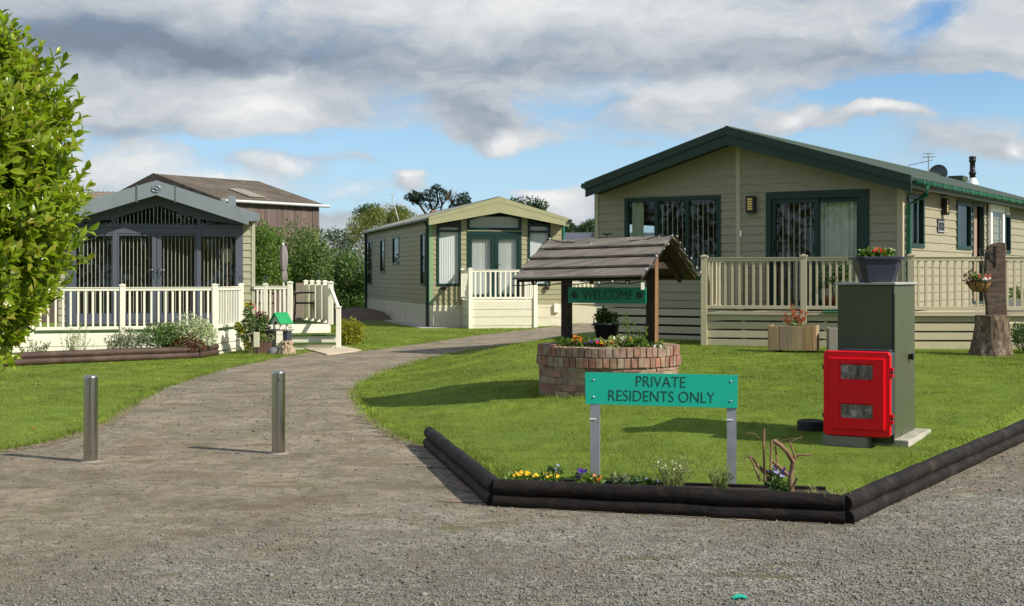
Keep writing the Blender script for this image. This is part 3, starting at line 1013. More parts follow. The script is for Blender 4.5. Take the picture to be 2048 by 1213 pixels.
def slab(mb, a, b, c, d, th):
    a, b, c, d = map(Vector, (a, b, c, d))
    n = (b - a).cross(d - a).normalized()
    if n.z < 0:
        n = -n
    n *= th
    mb.hexa([a - n, b - n, c - n, d - n, a, b, c, d])


def interior(T, W, dep, z0, z1):
    mb = MB()
    x0, x1, y0, y1 = .05, W - .05, .06, dep
    mb.add([(x0, y0, z0), (x1, y0, z0), (x1, y1, z0), (x0, y1, z0)], [(0, 1, 2, 3)])
    mb.add([(x0, y1, z0), (x1, y1, z0), (x1, y1, z1), (x0, y1, z1)], [(0, 1, 2, 3)])
    mb.add([(x0, y0, z1), (x1, y0, z1), (x1, y1, z1), (x0, y1, z1)], [(0, 1, 2, 3)])
    T.part('room', mb, INTERIOR)


POSTS = {}


def post(T, x, y, z0, z1, ang, m, w=.09, ball=False):
    key = (round(z1 - z0, 2), w, m.name)
    if key not in POSTS:
        POSTS[key] = (MB().box(-w / 2, w / 2, -w / 2, w / 2, 0, z1 - z0 - .04).mesh('post', .004),
                      MB().box(-w / 2 - .012, w / 2 + .012, -w / 2 - .012, w / 2 + .012, 0, .025).add(
                          [(-w / 2, -w / 2, .025), (w / 2, -w / 2, .025), (w / 2, w / 2, .025), (-w / 2, w / 2, .025), (0, 0, .045)],
                          [(0, 1, 4), (1, 2, 4), (2, 3, 4), (3, 0, 4)]).mesh('cap'))
    a, b = POSTS[key]
    lp = T.L((x, y, z0))
    o = link('post', a, m, T.e, lp, ang - T.rz)
    link('cap', b, m, o, (0, 0, z1 - z0 - .04))
    if ball:
        if 'ball' not in POSTS:
            mb = MB().lathe([(.0, 0), (.03, 0), (.03, .012), (.012, .02), (.012, .05), (.02, .055)], 12)
            mb.lathe([(.055 * math.sin(t), .105 - .055 * math.cos(t)) for t in np.linspace(.02, 3.12, 12)], 16)
            POSTS['ball'] = mb.mesh('ball_light')
        link('ball_light', POSTS['ball'], GLASS_BALL, o, (0, 0, z1 - z0 + .004))
    return o


GLASS_BALL = glassmat('ball_light_glass', (.78, .82, .84))
BALS = {}


def rail(T, p0, p1, zb, zt, nb, m, bw=.038):
    """two rails and a row of square balusters between world points"""
    p0, p1 = Vector((p0[0], p0[1], 0)), Vector((p1[0], p1[1], 0))
    d = (p1 - p0); ang = math.atan2(d.y, d.x)
    for nm, z, hh, w in (('handrail', zt - .03, .06, .065), ('bottom_rail', zb + .03, .06, .05)):
        T.part(nm, MB().bar(T.L(p0 + Vector((0, 0, z))), T.L(p1 + Vector((0, 0, z))), w, hh), m, bevel=.006)
    T.part('handrail', MB().bar(T.L(p0 + Vector((0, 0, zt + .006))), T.L(p1 + Vector((0, 0, zt + .006))), .095, .012), m).name = 'rail_cap'
    hgt = zt - zb - .118
    key = (round(hgt, 2), bw, m.name)
    if key not in BALS:
        BALS[key] = MB().box(-bw / 2, bw / 2, -bw / 2, bw / 2, 0, hgt).mesh('baluster', .004)
    for i in range(nb):
        q = p0 + d * ((i + 1) / (nb + 1))
        link('baluster', BALS[key], m, T.e, T.L((q.x, q.y, zb + .059)), ang - T.rz)


def boards(mb, T, p0, p1, zs, th=.022):
    """horizontal skirting boards between world points; zs is a list of (low, high)"""
    for a, b in zs:
        q0, q1 = T.L((p0[0], p0[1], (a + b) / 2)), T.L((p1[0], p1[1], (a + b) / 2))
        mb.bar(q0, q1, th, b - a)


def yagi(mb, c, d, ln, n, w, up=(0, 0, 1)):
    c, d = Vector(c), Vector(d).normalized()
    mb.bar(c - d * ln / 2, c + d * ln / 2, .02, .02)
    x = d.cross(Vector(up)).normalized()
    for i in range(n):
        p = c + d * (ln * (i / (n - 1) - .5))
        wd = w * (1 - .35 * i / n)
        mb.bar(p - x * wd / 2, p + x * wd / 2, .009, .009)


# ------------------------------------------------------------------ grey-fronted park home on the left
def build_home_a():
    D = 29.5
    xr = gx(508, D); rz = R(11.6)
    tl = (117 - 1024) / F
    W = (xr - tl * D) / (math.cos(rz) - tl * math.sin(rz))
    ox, oy = xr - W * math.cos(rz), D - W * math.sin(rz)
    T = Thing('park_home', 'low park home with dark slate-grey glazed front and grey bargeboard behind white railings', 'park home', (ox, oy, -.08), rz, 'park homes')
    P = frontP(T)
    Z = lambda py, px=312: T.uz(px, py)[1]
    U = lambda px, yl=0: T.uz(px, 550, yl)[0]
    Lh = 11.5
    eave = 3.02
    ov = .55
    # roof line from the bargeboard as seen
    az = T.uz(312, 363, -ov)[1]; ez = T.uz(519, 430, -ov)[1]
    xe = T.uz(519, 430, -ov)[0]; e = xe - W
    sl = (az - ez) / (W / 2 + e)
    rl = lambda u: az - .03 - abs(u - W / 2) * sl
    f0, f1 = U(132), U(486)                       # dark frame from here to here
    wl = MB()
    z0 = .58
    zfr = Z(644)
    siding(wl, P, .0, rl(0) - .1, .155, lambda z: 0, lambda z: f0)
    siding(wl, P, .0, rl(W) - .1, .155, lambda z: f1, lambda z: W)
    siding(wl, P, .0, zfr, .155, lambda z: f0, lambda z: f1)
    siding(wl, sideRP(W), .0, rl(W) - .05, .155, lambda z: 0, lambda z: Lh)
    siding(wl, sideLP(0), .0, rl(0) - .05, .155, lambda z: 0, lambda z: Lh)
    wl.add([(0, Lh, 0), (W, Lh, 0), (W, Lh, rl(W)), (W / 2, Lh, rl(W / 2)), (0, Lh, rl(0))], [(0, 1, 2, 3, 4)])
    wall = T.part('wall', wl, WALL_A)
    T.part('corner_trim', MB().box(W - .05, W + .022, -.026, -.014, 0, rl(W) - .06).box(W + .014, W + .026, -.026, .06, 0, rl(W) - .06), mat('sage_trim', (.42, .42, .30), .5, .05))
    # frame: posts, head, transom
    m = MB()
    zt, zh, zp = Z(452), Z(468), Z(473)
    xs = dict(a=(U(132), U(152)), b=(U(225), U(234)), c=(U(393), U(402)), d=(U(471), U(486)))
    for k in xs.values():
        m.boxP(P, k[0], k[1], zfr, zt - .04, -.08, .03)
    m.boxP(P, f0, f1, zh, zt - .04, -.075, .024)
    m.boxP(P, f0, f1, zt - .04, zt + .025, -.09, .045)
    zpb = Z(627)
    m.boxP(P, xs['a'][1], xs['b'][0], zfr, zpb, -.07, .022); m.boxP(P, xs['c'][1], xs['d'][0], zfr, zpb, -.07, .022)
    m.boxP(P, xs['a'][1], xs['b'][0], zp, zh, -.07, .018); m.boxP(P, xs['c'][1], xs['d'][0], zp, zh, -.07, .018)
    m.boxP(P, f0 + .02, f1 - .02, zfr - .05, zfr, -.02, .06)
    # gable: dark panel with three lights
    gz = lambda u: rl(u) - .30 - .16
    gl = [(f0 + .03, U(223)), (U(231), U(394)), (U(401), f1 - .03)]
    fr = T.part('window_frame', m, SLATE, bevel=.004)
    gp = MB()
    us = [f0] + [q for g in gl for q in g] + [f1]
    top = lambda u: rl(u) - .02
    for i, (l, r_) in enumerate(zip(us[:-1], us[1:])):
        seg = [l, W / 2, r_] if l < W / 2 < r_ else [l, r_]
        low = (lambda u: zt + .025) if i % 2 == 0 else (lambda u: max(zt + .03, gz(u)))
        gp.prism([(u, low(u)) for u in seg] + [(u, top(u)) for u in seg[::-1]], P, -.06, .015)
    gable = T.part('gable_panel', gp, SLATE)
    for l, r_ in gl:
        seg = [l, W / 2, r_] if l < W / 2 < r_ else [l, r_]
        poly = [(u, zt + .025) for u in seg] + [(u, max(zt + .032, gz(u))) for u in seg[::-1]]
        T.part('pane', MB().add([P(u, z, -.01) for u, z in poly], [tuple(range(len(poly)))]), GLASS, gable)
        b = MB(); u = l + .05
        while u < r_ - .04:
            zz = gz(u) - .02
            if zz > zt + .06:
                b.boxP(P, u - .006, u + .006, zt + .03, zz, -.10, -.04)
            u += .082
        T.part('blind', b, BLIND_S, gable)
    for l, r_ in ((xs['a'][1], xs['b'][0]), (xs['c'][1], xs['d'][0])):
        pane(T, P, l, r_, zpb, zp, fr)
        b = MB(); slats(b, P, l + .02, r_, zpb, zp - .02, .082, .085, R(86), th=.008)
        T.part('blind', b, BLIND_S, fr)
    # french doors
    c = U(313.5)
    for l, r_, s in ((xs['b'][1], c, -1), (c, xs['c'][0], 1)):
        dm = MB(); st = .10
        outer, inner = (l, r_) if s < 0 else (r_, l)
        frame(dm, P, l + .006, r_ - .006, zfr + .02, zh - .01, .035, -.05, .012)
        il, ir = (l + .045, r_ - st) if s < 0 else (l + st, r_ - .045)
        dm.boxP(P, *((r_ - st, r_ - .008) if s < 0 else (l + .008, l + st)), zfr + .055, zh - .045, -.045, .016)
        dm.boxP(P, il, ir, zfr + .055, zpb, -.045, .014)
        door = T.part('door', dm, SLATE, bevel=.003)
        pane(T, P, il, ir, zpb, zh - .045, door)
        b = MB(); slats(b, P, il, ir, zpb + .01, zh - .06, .082, .085, R(86), th=.008)
        T.part('blind', b, BLIND_S, door)
        hx = r_ - st / 2 if s < 0 else l + st / 2
        hz = Z(545)
        hb = MB().boxP(P, hx - .015, hx + .015, hz - .13, hz + .10, .016, .026)
        hb.tube([P(hx, hz + .05, .026), P(hx, hz + .05, .07), P(hx + s * .10, hz + .05, .075), P(hx + s * .11, hz + .01, .07)], .011, 8)
        hb.tube([P(hx, hz - .06, .02), P(hx, hz - .06, .04)], .016, 10)
        T.part('handle', hb, CHROME, door)
    interior(T, W, 3.2, .62, 2.75)
    # roof
    y0, y1 = -ov, Lh + .2
    rf = MB()
    for s in (-1, 1):
        xe_ = W / 2 + s * (W / 2 + e)
        corrugated(rf, (xe_, y0, ez), (xe_, y1, ez), (W / 2, y1, az), (W / 2, y0, az), 60, .012, .05)
    roof = T.part('roof', rf, ROOF_D)
    fz = .315
    fb = MB()
    for (u0, u1) in ((-e, W / 2 - .40), (W / 2 + .40, W + e)):
        q = [(u0, az - abs(u0 - W / 2) * sl + .02), (u1, az - abs(u1 - W / 2) * sl + .02)]
        lo = [max(z - fz, ez - .14) for u, z in q]
        if u0 < 0:
            poly = [q[0], q[1], (q[1][0], lo[1]), (.12, az - abs(.12 - W / 2) * sl - fz + .02), (.12, ez - .14), (u0, ez - .14)]
        else:
            poly = [q[0], q[1], (u1, ez - .14), (W - .12, ez - .14), (W - .12, az - abs(.12 - W / 2) * sl - fz + .02), (u0, lo[0])]
        fb.prism(poly, P, ov, ov + .03)
    cl, cr = W / 2 - .385, W / 2 + .385
    tz = lambda u: az - abs(u - W / 2) * sl + .02
    fb.prism([(cl, tz(cl)), (W / 2, tz(W / 2)), (cr, tz(cr)), (cr, tz(cr) - fz), (W / 2, tz(W / 2) - fz), (cl, tz(cl) - fz)], P, ov, ov + .038)
    fas = T.part('bargeboard', fb, FASCIA_A, bevel=.004)
    for u in (cl - .0075, cr + .0075):
        T.part('joint_strip', MB().boxP(P, u - .012, u + .012, tz(u) - fz - .03, tz(u) + .03, ov - .01, ov + .045), SLATE, fas)
    # dark soffit under the overhang
    so = MB()
    for s in (-1, 1):
        xe_ = W / 2 + s * (W / 2 + e - .04)
        so.hexa([(xe_, -ov + .002, ez - .11), (W / 2, -ov + .002, az - .2), (W / 2, -.016, az - .2), (xe_, -.016, ez - .11),
                 (xe_, -ov + .002, ez - .08), (W / 2, -ov + .002, az - .17), (W / 2, -.016, az - .17), (xe_, -.016, ez - .08)])
    T.part('soffit', so, SLATE)
    # oval chrome emblem with a swoosh
    cu, cz = T.uz(312.5, 378, -ov - .038)
    em = MB()
    ring = [P(cu + .085 * math.cos(t), cz + .07 * math.sin(t), ov + .05) for t in np.linspace(0, 2 * math.pi, 29)]
    em.tube(ring, .012, 8, cap=False)
    sw = [P(cu - .075 + .15 * t, cz + .018 * math.sin(t * 6.2) + .006, ov + .05) for t in np.linspace(0, 1, 12)]
    em.tube(sw, [.004 + .016 * math.sin(math.pi * t) for t in np.linspace(0, 1, 12)], 8)
    sw = [P(cu - .05 + .11 * t, cz - .032 - .02 * math.sin(t * 3.1), ov + .05) for t in np.linspace(0, 1, 10)]
    em.tube(sw, [.003 + .008 * math.sin(math.pi * t) for t in np.linspace(0, 1, 10)], 8)
    T.part('emblem', em, CHROME, fas)
    ve = MB(); p = T.plane(460, 402, (0, 1, 0), 1.2)
    ve.box(p.x - .16, p.x - .09, 1.0, 1.3, p.z - .35, p.z + .03); ve.box(p.x - .05, p.x + .13, 1.0, 1.35, p.z - .35, p.z + .10)
    T.part('roof_vent', ve, FASCIA_A, roof, bevel=.01)
    # table lamp glowing in daylight behind the right-hand light: unlit
    lu, lz = T.uz(456, 512, .55)
    lm = Thing('table_lamp', 'table lamp with pale drum shade inside the slate-grey front window', 'lamp', T.M @ Vector((lu, .55, .75)))
    hh = lz - .75
    lm.part('lamp_shade', MB().lathe([(.155, hh - .14), (.145, hh + .16)], 24), LAMPSHADE)
    lm.part('base', MB().lathe([(.0, 0), (.1, 0), (.1, .02), (.03, .05), (.06, .25), (.07, .4), (.02, .5), (.02, hh), (0, hh)], 16), TERRA)
    tb = Thing('side_table', 'small dark side table under the table lamp inside the slate-grey home', 'table', T.M @ Vector((lu, .6, .63)), rz)
    tb.part('table_top', MB().box(-.3, .3, -.25, .25, .10, .12), POSTWOOD, bevel=.004)
    for sx in (-.26, .26):
        for sy in (-.21, .21):
            tb.part('leg', MB().box(sx - .02, sx + .02, sy - .02, sy + .02, 0, .10), POSTWOOD)
    return T


HOME_A = build_home_a()


def build_deck_a():
    zf, zt = .42, 1.295
    a = R(18)
    p2 = Vector((gx(430, 27), 27, 0)); d = Vector((math.cos(a), math.sin(a), 0))

    def on(px):
        t = (px - 1024) / F
        s = (t * p2.y - p2.x) / (d.x - t * d.y)
        return p2 + d * s
    T = Thing('timber_deck', 'ivory railed deck with grass-green floor and steps wrapping the slate-grey fronted park home', 'deck', (p2.x, p2.y, -.08), 0, 'railed decks of the park homes')
    ps = [on(20), on(138 - 76), on(245), p2]
    pl = on(58)
    p3 = Vector((gx(482, 28.7), 28.7, 0))
    pw = Vector((gx(507, 29.46), 29.46, 0))
    p4 = Vector((gx(580, 29.6), 29.6, 0)); pm = Vector((gx(531, 29.52), 29.52, 0))
    p5 = Vector((gx(661.5, 29.9), 29.9, 0)); p6 = Vector((gx(677, 29.05), 29.05, 0))
    pfar = Vector((gx(607, 32.6), 32.6, 0)); pfl = Vector((gx(540, 32.6), 32.6, 0))
    # floors
    fl = MB()
    W_ = lambda p, z: T.L((p.x, p.y, z))
    back = on(20) + Vector((-.31, .95, 0)) * 2.6
    front = [on(20), p2, p3, Vector((-5.66, 29.3, 0)), Vector((-9.9, 28.7, 0))]
    n = len(front)
    fl.add([W_(p, zf) for p in front] + [W_(p, zf - .05) for p in front], [tuple(range(n)), tuple(range(n, 2 * n))[::-1]] + [(i, i + n, (i + 1) % n + n, (i + 1) % n) for i in range(n)])
    q = [pw + Vector((.02, .0, 0)), p4, p5, pfar + Vector((.25, .2, 0)), Vector((-5.0, 33.0, 0))]
    zg = .47
    fl.add([W_(p, zg) for p in q] + [W_(p, zg - .06) for p in q], [tuple(range(n)), tuple(range(n, 2 * n))[::-1]] + [(i, i + n, (i + 1) % n + n, (i + 1) % n) for i in range(n)])
    T.part('deck_floor', fl, TURF)
    sk = MB()
    off = lambda p, k: p - Vector((-d.y, d.x, 0)) * k
    boards(sk, T, off(on(20), .02), off(p2, .02), [(.165, .415), (-.12, .155)])
    boards(sk, T, p2, p3, [(.17, .415), (.02, .155), (-.13, -.005)])
    boards(sk, T, p4 - Vector((0, .03, 0)), p5 - Vector((0, .03, 0)), [(.27, .465)])
    boards(sk, T, pw, p4 - Vector((0, .03, 0)), [(.24, .46), (.05, .23), (-.15, .04)])
    T.part('skirt', sk, DECK_A, bevel=.004)
    # rails and posts
    rail(T, on(20), on(245), zf + .06, zt, 14, DECK_A)
    rail(T, on(245), p2, zf + .06, zt, 12, DECK_A)
    rail(T, p2, p3, zf + .06, zt, 9, DECK_A)
    rail(T, pw, pm, zg + .04, zt, 2, DECK_A); rail(T, pm, p4, zg + .04, zt, 4, DECK_A)
    for p, ang, b in ((on(62), a, False), (on(245), a, True)):
        post(T, p.x, p.y, .30, 1.375, ang, DECK_A, .10, b)
    post(T, p2.x, p2.y, -.1, 1.375, a, DECK_A, .11, True)
    post(T, p3.x, p3.y, -.1, 1.375, a, DECK_A, .10, True)
    post(T, pm.x, pm.y, .40, 1.37, 0, DECK_A, .085, True)
    post(T, p4.x, p4.y, .40, 1.41, 0, DECK_A, .105)
    post(T, p5.x, p5.y, .45, 1.41, 0, DECK_A, .105)
    post(T, p6.x, p6.y, -.02, .885, 0, DECK_A, .10)
    # privacy boards down the far side
    dv = p5 - pfar
    for i in range(4):
        q0 = pfar + dv * (i * .235 + .02); q1 = pfar + dv * (i * .235 + .23)
        bd = MB(); bd.bar(W_(q0, .93), W_(q1, .93), .03, .80)
        T.part('privacy_board', bd, DECK_B, bevel=.005)
        qq = pfar + dv * (i * .235 + .09)
        post(T, qq.x, qq.y, .45, 1.43, math.atan2(dv.y, dv.x), DECK_A, .09, i == 2)
    T.part('screen', MB().bar(W_(Vector((gx(592, 33), 33, 0)), .93), W_(Vector((gx(612, 33), 33, 0)), .93), .03, .85), TAUPE)
    # steps between p4 and p6
    for i, (zt_, yb, yf) in enumerate(((.255, 29.62, 29.28), (.085, 29.3, 28.96))):
        x0, x1 = p4.x + .0, p6.x - .05
        st = MB().box(*[v - o for v, o in ((x0, p2.x), (x1, p2.x), (yf, p2.y), (yb, p2.y))], zt_ - .03 + .08, zt_ + .08)
        o = T.part('step', st, TURF, bevel=.008)
        T.part('riser', MB().box(x0 - p2.x, x1 - p2.x - .04, yf - p2.y + .05, yf - p2.y + .075, zt_ - .20 + .08, zt_ - .03 + .08), DECK_A, o)
    T.part('stair_rail', MB().bar(W_(p5, 1.26), W_(p6, .82), .06, .085), DECK_A, bevel=.006)
    return T


DECK_AT = build_deck_a()


# ------------------------------------------------------------------ olive park home in the middle
def build_home_b():
    D = 42.6; rz = R(14.5); W = 4.25; Lh = 13.6
    O = Vector((gx(860, D), D, -.1))
    T = Thing('park_home', 'olive park home with corrugated roof and white-blind windows between the driveway and wishing well roof', 'park home', O, rz, 'park homes')
    P = frontP(T)
    U = lambda px, yl=0: T.uz(px, 550, yl)[0]
    Z = lambda py, px=990, yl=0: T.uz(px, py, yl)[1]
    W = U(1123)
    zs = Z(610, 870)
    ov = .42
    ez = T.uz(858, 436, -ov)[1]; az = T.uz(996, 396, -ov)[1]
    e = .12
    sl = (az - ez) / (W / 2 + e)
    rl = lambda u: az - .05 - abs(u - W / 2) * sl
    # openings
    Xz = lambda X: 840 + X / 4.183
    Yz = lambda Y: 380 + Y / 4.183
    wL = (U(Xz(138)), U(Xz(342))); wR = (U(Xz(900)), U(Xz(1090)))
    wb = Z(Yz(805), 900); dl, dr = U(Xz(392)), U(Xz(848))
    zdt, zdb = Z(Yz(350)), Z(Yz(905))
    zgt = Z(Yz(340)); zwt = Z(Yz(345), 900)
    gz = lambda u: rl(u) - .30
    wl = MB()
    topL = lambda u: gz(u)
    holes = [(wL[0], wL[1], wb, 9), (wR[0], wR[1], wb, 9), (dl, dr, zdb, 9)]
    zk = rl(0)
    lo = lambda z: 0 if z < zk else (z - zk) / sl
    hi = lambda z: W if z < zk else W - (z - zk) / sl
    siding(wl, P, zs, az - .25, .16, lo, hi, holes)
    side_h = []
    sw = []
    for x0, x1, y0, y1 in ((185, 230, 475, 787), (290, 322, 458, 702), (378, 424, 440, 642), (578, 612, 415, 792)):
        px0, px1 = 680 + x0 / 3.568, 680 + x1 / 3.568
        pc = (px0 + px1) / 2
        v0, v1 = T.vz(px0, 550, 0)[0], T.vz(px1, 550, 0)[0]
        zb, zt = T.vz(pc, 350 + y1 / 3.568, 0)[1], T.vz(pc, 350 + y0 / 3.568, 0)[1]
        sw.append((min(v0, v1), max(v0, v1), zb, zt))
    siding(wl, sideLP(0), zs, rl(0), .16, lambda z: 0, lambda z: Lh, [tuple(q) for q in sw])
    siding(wl, sideRP(W), zs, rl(W), .16, lambda z: 0, lambda z: Lh)
    wl.add([(0, Lh, 0), (W, Lh, 0), (W, Lh, rl(W)), (W / 2, Lh, rl(W / 2)), (0, Lh, rl(0))], [(0, 1, 2, 3, 4)])
    T.part('wall', wl, WALL_B)
    sk = MB()
    siding(sk, P, -.05, zs - .004, .33, lambda z: -.005, lambda z: W + .005, lip=.010)
    siding(sk, sideLP(0), -.05, zs - .004, .66, lambda z: -.005, lambda z: Lh, lip=.010)
    siding(sk, sideRP(W), -.05, zs - .004, .33, lambda z: -.005, lambda z: Lh, lip=.010)
    T.part('skirt', sk, CREAM)
    # tall side lights of the front
    for l, r_ in (wL, wR):
        m = MB(); w = .075
        zt0, zt1 = gz(l), gz(r_)
        m.boxP(P, l, r_, wb, wb + w, -.05, .03)
        m.prism([(l, wb + w), (l + w, wb + w), (l + w, gz(l + w)), (l, zt0)], P, -.05, .03)
        m.prism([(r_ - w, wb + w), (r_, wb + w), (r_, zt1), (r_ - w, gz(r_ - w))], P, -.05, .03)
        m.prism([(l + w, gz(l + w) - w), (r_ - w, gz(r_ - w) - w), (r_ - w, gz(r_ - w)), (l + w, gz(l + w))], P, -.05, .028)
        m.boxP(P, l + w, r_ - w, zwt - .03, zwt + .03, -.05, .025)
        fr = T.part('window', m, GREEN_F)
        T.part('pane', MB().add([P(l + w, wb + w, -.01), P(r_ - w, wb + w, -.01), P(r_ - w, gz(r_ - w) - w, -.01), P(l + w, gz(l + w) - w, -.01)], [(0, 1, 2, 3)]), GLASS_CL, fr)
        b = MB(); pleats(b, P, l + .02, r_ - .02, wb, min(gz(l), gz(r_)) - .02, 10, -.07, .006)
        T.part('blind', b, BLIND_W, fr)
    # gable light over the doors
    m = MB(); w = .085
    g = lambda u: rl(u) - .30
    m.boxP(P, dl, dr, zgt, zgt + w, -.05, .03)
    pts = [dl, W / 2, dr]
    m.prism([(u, g(u) - w * 1.15) for u in pts] + [(u, g(u) + .02) for u in pts[::-1]], P, -.05, .03)
    m.prism([(dl, zgt + w), (dl + w, zgt + w), (dl + w, g(dl + w) - w), (dl, g(dl) - w)], P, -.05, .029)
    m.prism([(dr - w, zgt + w), (dr, zgt + w), (dr, g(dr) - w), (dr - w, g(dr - w) - w)], P, -.05, .029)
    fr = T.part('gable_window', m, GREEN_F)
    T.part('pane', MB().add([P(u, zgt + w, -.01) for u in (dl + w, dr - w)] + [P(u, g(u) - w, -.01) for u in (dr - w, W / 2, dl + w)], [(0, 1, 2, 3, 4)]), GLASS_CL, fr)
    b = MB(); pleats(b, P, dl, dr, zgt + .02, g(dl) + .05, 14, -.08, .006); T.part('blind', b, BLIND_W, fr)
    T.part('transom', MB().boxP(P, dl, dr, zdt + .01, zgt - .004, -.02, .04), FASC_B)
    # french doors
    m = MB()
    m.boxP(P, dl, dr, zdt - .13, zdt, -.06, .03)
    m.boxP(P, dl, dl + .10, zdb, zdt - .13, -.06, .03); m.boxP(P, dr - .10, dr, zdb, zdt - .13, -.06, .03)
    T.part('door_frame', m, GREEN_F)
    c = (dl + dr) / 2
    for l, r_, s in ((dl + .10, c, -1), (c, dr - .10, 1)):
        m = MB(); zt_ = zdt - .135
        stl, str_ = (.06, .13) if s < 0 else (.13, .06)
        m.boxP(P, l + .004, l + stl, zdb, zt_, -.05, .02); m.boxP(P, r_ - str_, r_ - .004, zdb, zt_, -.05, .02)
        m.boxP(P, l + stl, r_ - str_, zt_ - .1, zt_, -.05, .018); m.boxP(P, l + stl, r_ - str_, zdb, zdb + .12, -.05, .018)
        dr_ = T.part('door', m, GREEN_F)
        pane(T, P, l + stl, r_ - str_, zdb + .12, zt_ - .1, dr_, m=GLASS_CL)
        b = MB(); slats(b, P, l + stl, r_ - str_, zdb + .1, zt_ - .08, .089, .095, R(22), off=-.10)
        T.part('blind', b, BLIND_W, dr_)
        if s > 0:
            hz = Z(530)
            T.part('handle', MB().tube([P(l + .07, hz, .02), P(l + .07, hz, .06), P(l + .19, hz, .06)], .012, 8), PIPE_D, dr_)
    # side windows
    PL = sideLP(0)
    for i, (v0, v1, zb, zt) in enumerate(sw):
        m = MB(); frame(m, PL, v0, v1, zb, zt, .07, -.05, .03, hbars=(zb + (zt - zb) * .3,) if i == 0 else ())
        fr = T.part('window', m, GREEN_F)
        pane(T, PL, v0 + .06, v1 - .06, zb + .06, zt - .06, fr)
    interior(T, W, 2.0, .7, 3.3)
    # roof
    y0, y1 = -ov + .02, Lh + .2
    rf = MB()
    for s in (-1, 1):
        xe = W / 2 + s * (W / 2 + e)
        corrugated(rf, (xe, y0, ez), (xe, y1, ez), (W / 2, y1, az), (W / 2, y0, az), 44, .036, .06)
    roof = T.part('roof', rf, ROOF_B)
    T.part('ridge_cap', MB().tube([(W / 2, y0, az + .005), (W / 2, y1, az + .005)], .05, 8), ROOF_B, roof)
    fb = MB()
    t = lambda u: az - abs(u - W / 2) * sl + .03
    k = .62
    for n0, n1, oo in ((0, .34, ov + .012), (.34, .70, ov + .004), (.70, 1, ov + .022)):
        for s in (-1, 1):
            ue = W / 2 + s * (W / 2 + e)
            th = lambda u: .50 - .24 * abs(u - W / 2) / (W / 2 + e)      # deep at the apex, shallow at the eaves
            fb.prism([(ue, t(ue) - th(ue) * n0), (W / 2, t(W / 2) - th(W / 2) * n0), (W / 2, t(W / 2) - th(W / 2) * n1), (ue, t(ue) - th(ue) * n1)], P, ov - .02, oo)
    fas = T.part('bargeboard', fb, FASC_B)
    so = MB()
    for s in (-1, 1):
        ue = W / 2 + s * (W / 2 + e - .01)
        so.add([(ue, -ov + .03, t(ue) - .20), (W / 2, -ov + .03, t(W / 2) - .44), (W / 2, -.002, t(W / 2) - .40), (ue, -.002, t(ue) - .20)], [(0, 1, 2, 3)])
    T.part('soffit', so, FASC_B)
    gt = MB()
    gt.tube([(-e - .03, y0, ez - .05), (-e - .03, y1, ez - .05)], .055, 8); gt.tube([(W + e + .03, y0 - .12, ez - .05), (W + e + .03, y1, ez - .05)], .055, 8)
    gut = T.part('gutter', gt, GREEN_F)
    pd = [(-e - .03, .12, ez - .06), (-.07, .12, ez - .26), (-.07, .12, 0)]
    T.part('drainpipe', MB().tube(pd, .05, 10), PIPE_D)
    T.part('drainpipe', MB().tube([(-.07, Lh - .1, ez - .1), (-.07, Lh - .1, 0)], .05, 8), PIPE_D)
    T.part('drainpipe', MB().tube([(W + .07, .04, ez - .1), (W + .07, .04, zs - .2)], .05, 8), GREEN_P)
    T.part('corner_trim', MB().box(-.03, .09, -.03, -.018, zs, rl(0)).box(-.032, -.018, -.03, .09, zs, rl(0)), mat('sage_green_trim', (.20, .32, .18), .5, .06))
    mu, mz = U(Xz(1134)), Z(Yz(990), 1110)
    T.part('meter_box', MB().boxP(P, mu - .07, mu + .09, mz - .14, mz + .14, .011, .10), DECK_B, bevel=.01)
    for px in (884, 1090):
        lu, lz = U(px), Z(577)
        T.part('wall_light', MB().tube([P(lu - .08, lz, .0), P(lu, lz + .02, .08), P(lu + .10, lz - .02, .12)], [.02, .04, .06], 8), BLACKP)
    # aerial and flue on the far part of the roof
    rp = lambda px, py: T.plane(px, py, (-sl, 0, 1), ez + sl * e + .0)
    p = rp(797, 441)
    ar = MB().tube([p, p + Vector((-.22, 0, .75)), p + Vector((-.30, 0, .85)), p + Vector((-.3, 0, 1.35))], .022, 6)
    yagi(ar, p + Vector((-.05, -.1, .75)), (1, .35, -.05), 1.1, 8, .5); yagi(ar, p + Vector((-.3, 0, 1.25)), (.3, 1, 0), .5, 4, .35)
    T.part('aerial', ar, PALEMETAL, roof)
    p = rp(866, 425)
    T.part('roof_vent', MB().box(p.x - .1, p.x + .55, p.y - .25, p.y + .3, p.z - .05, p.z + .07), TERRA, roof, bevel=.02)
    return T, W, zs


HOME_B, WB, ZSB = build_home_b()


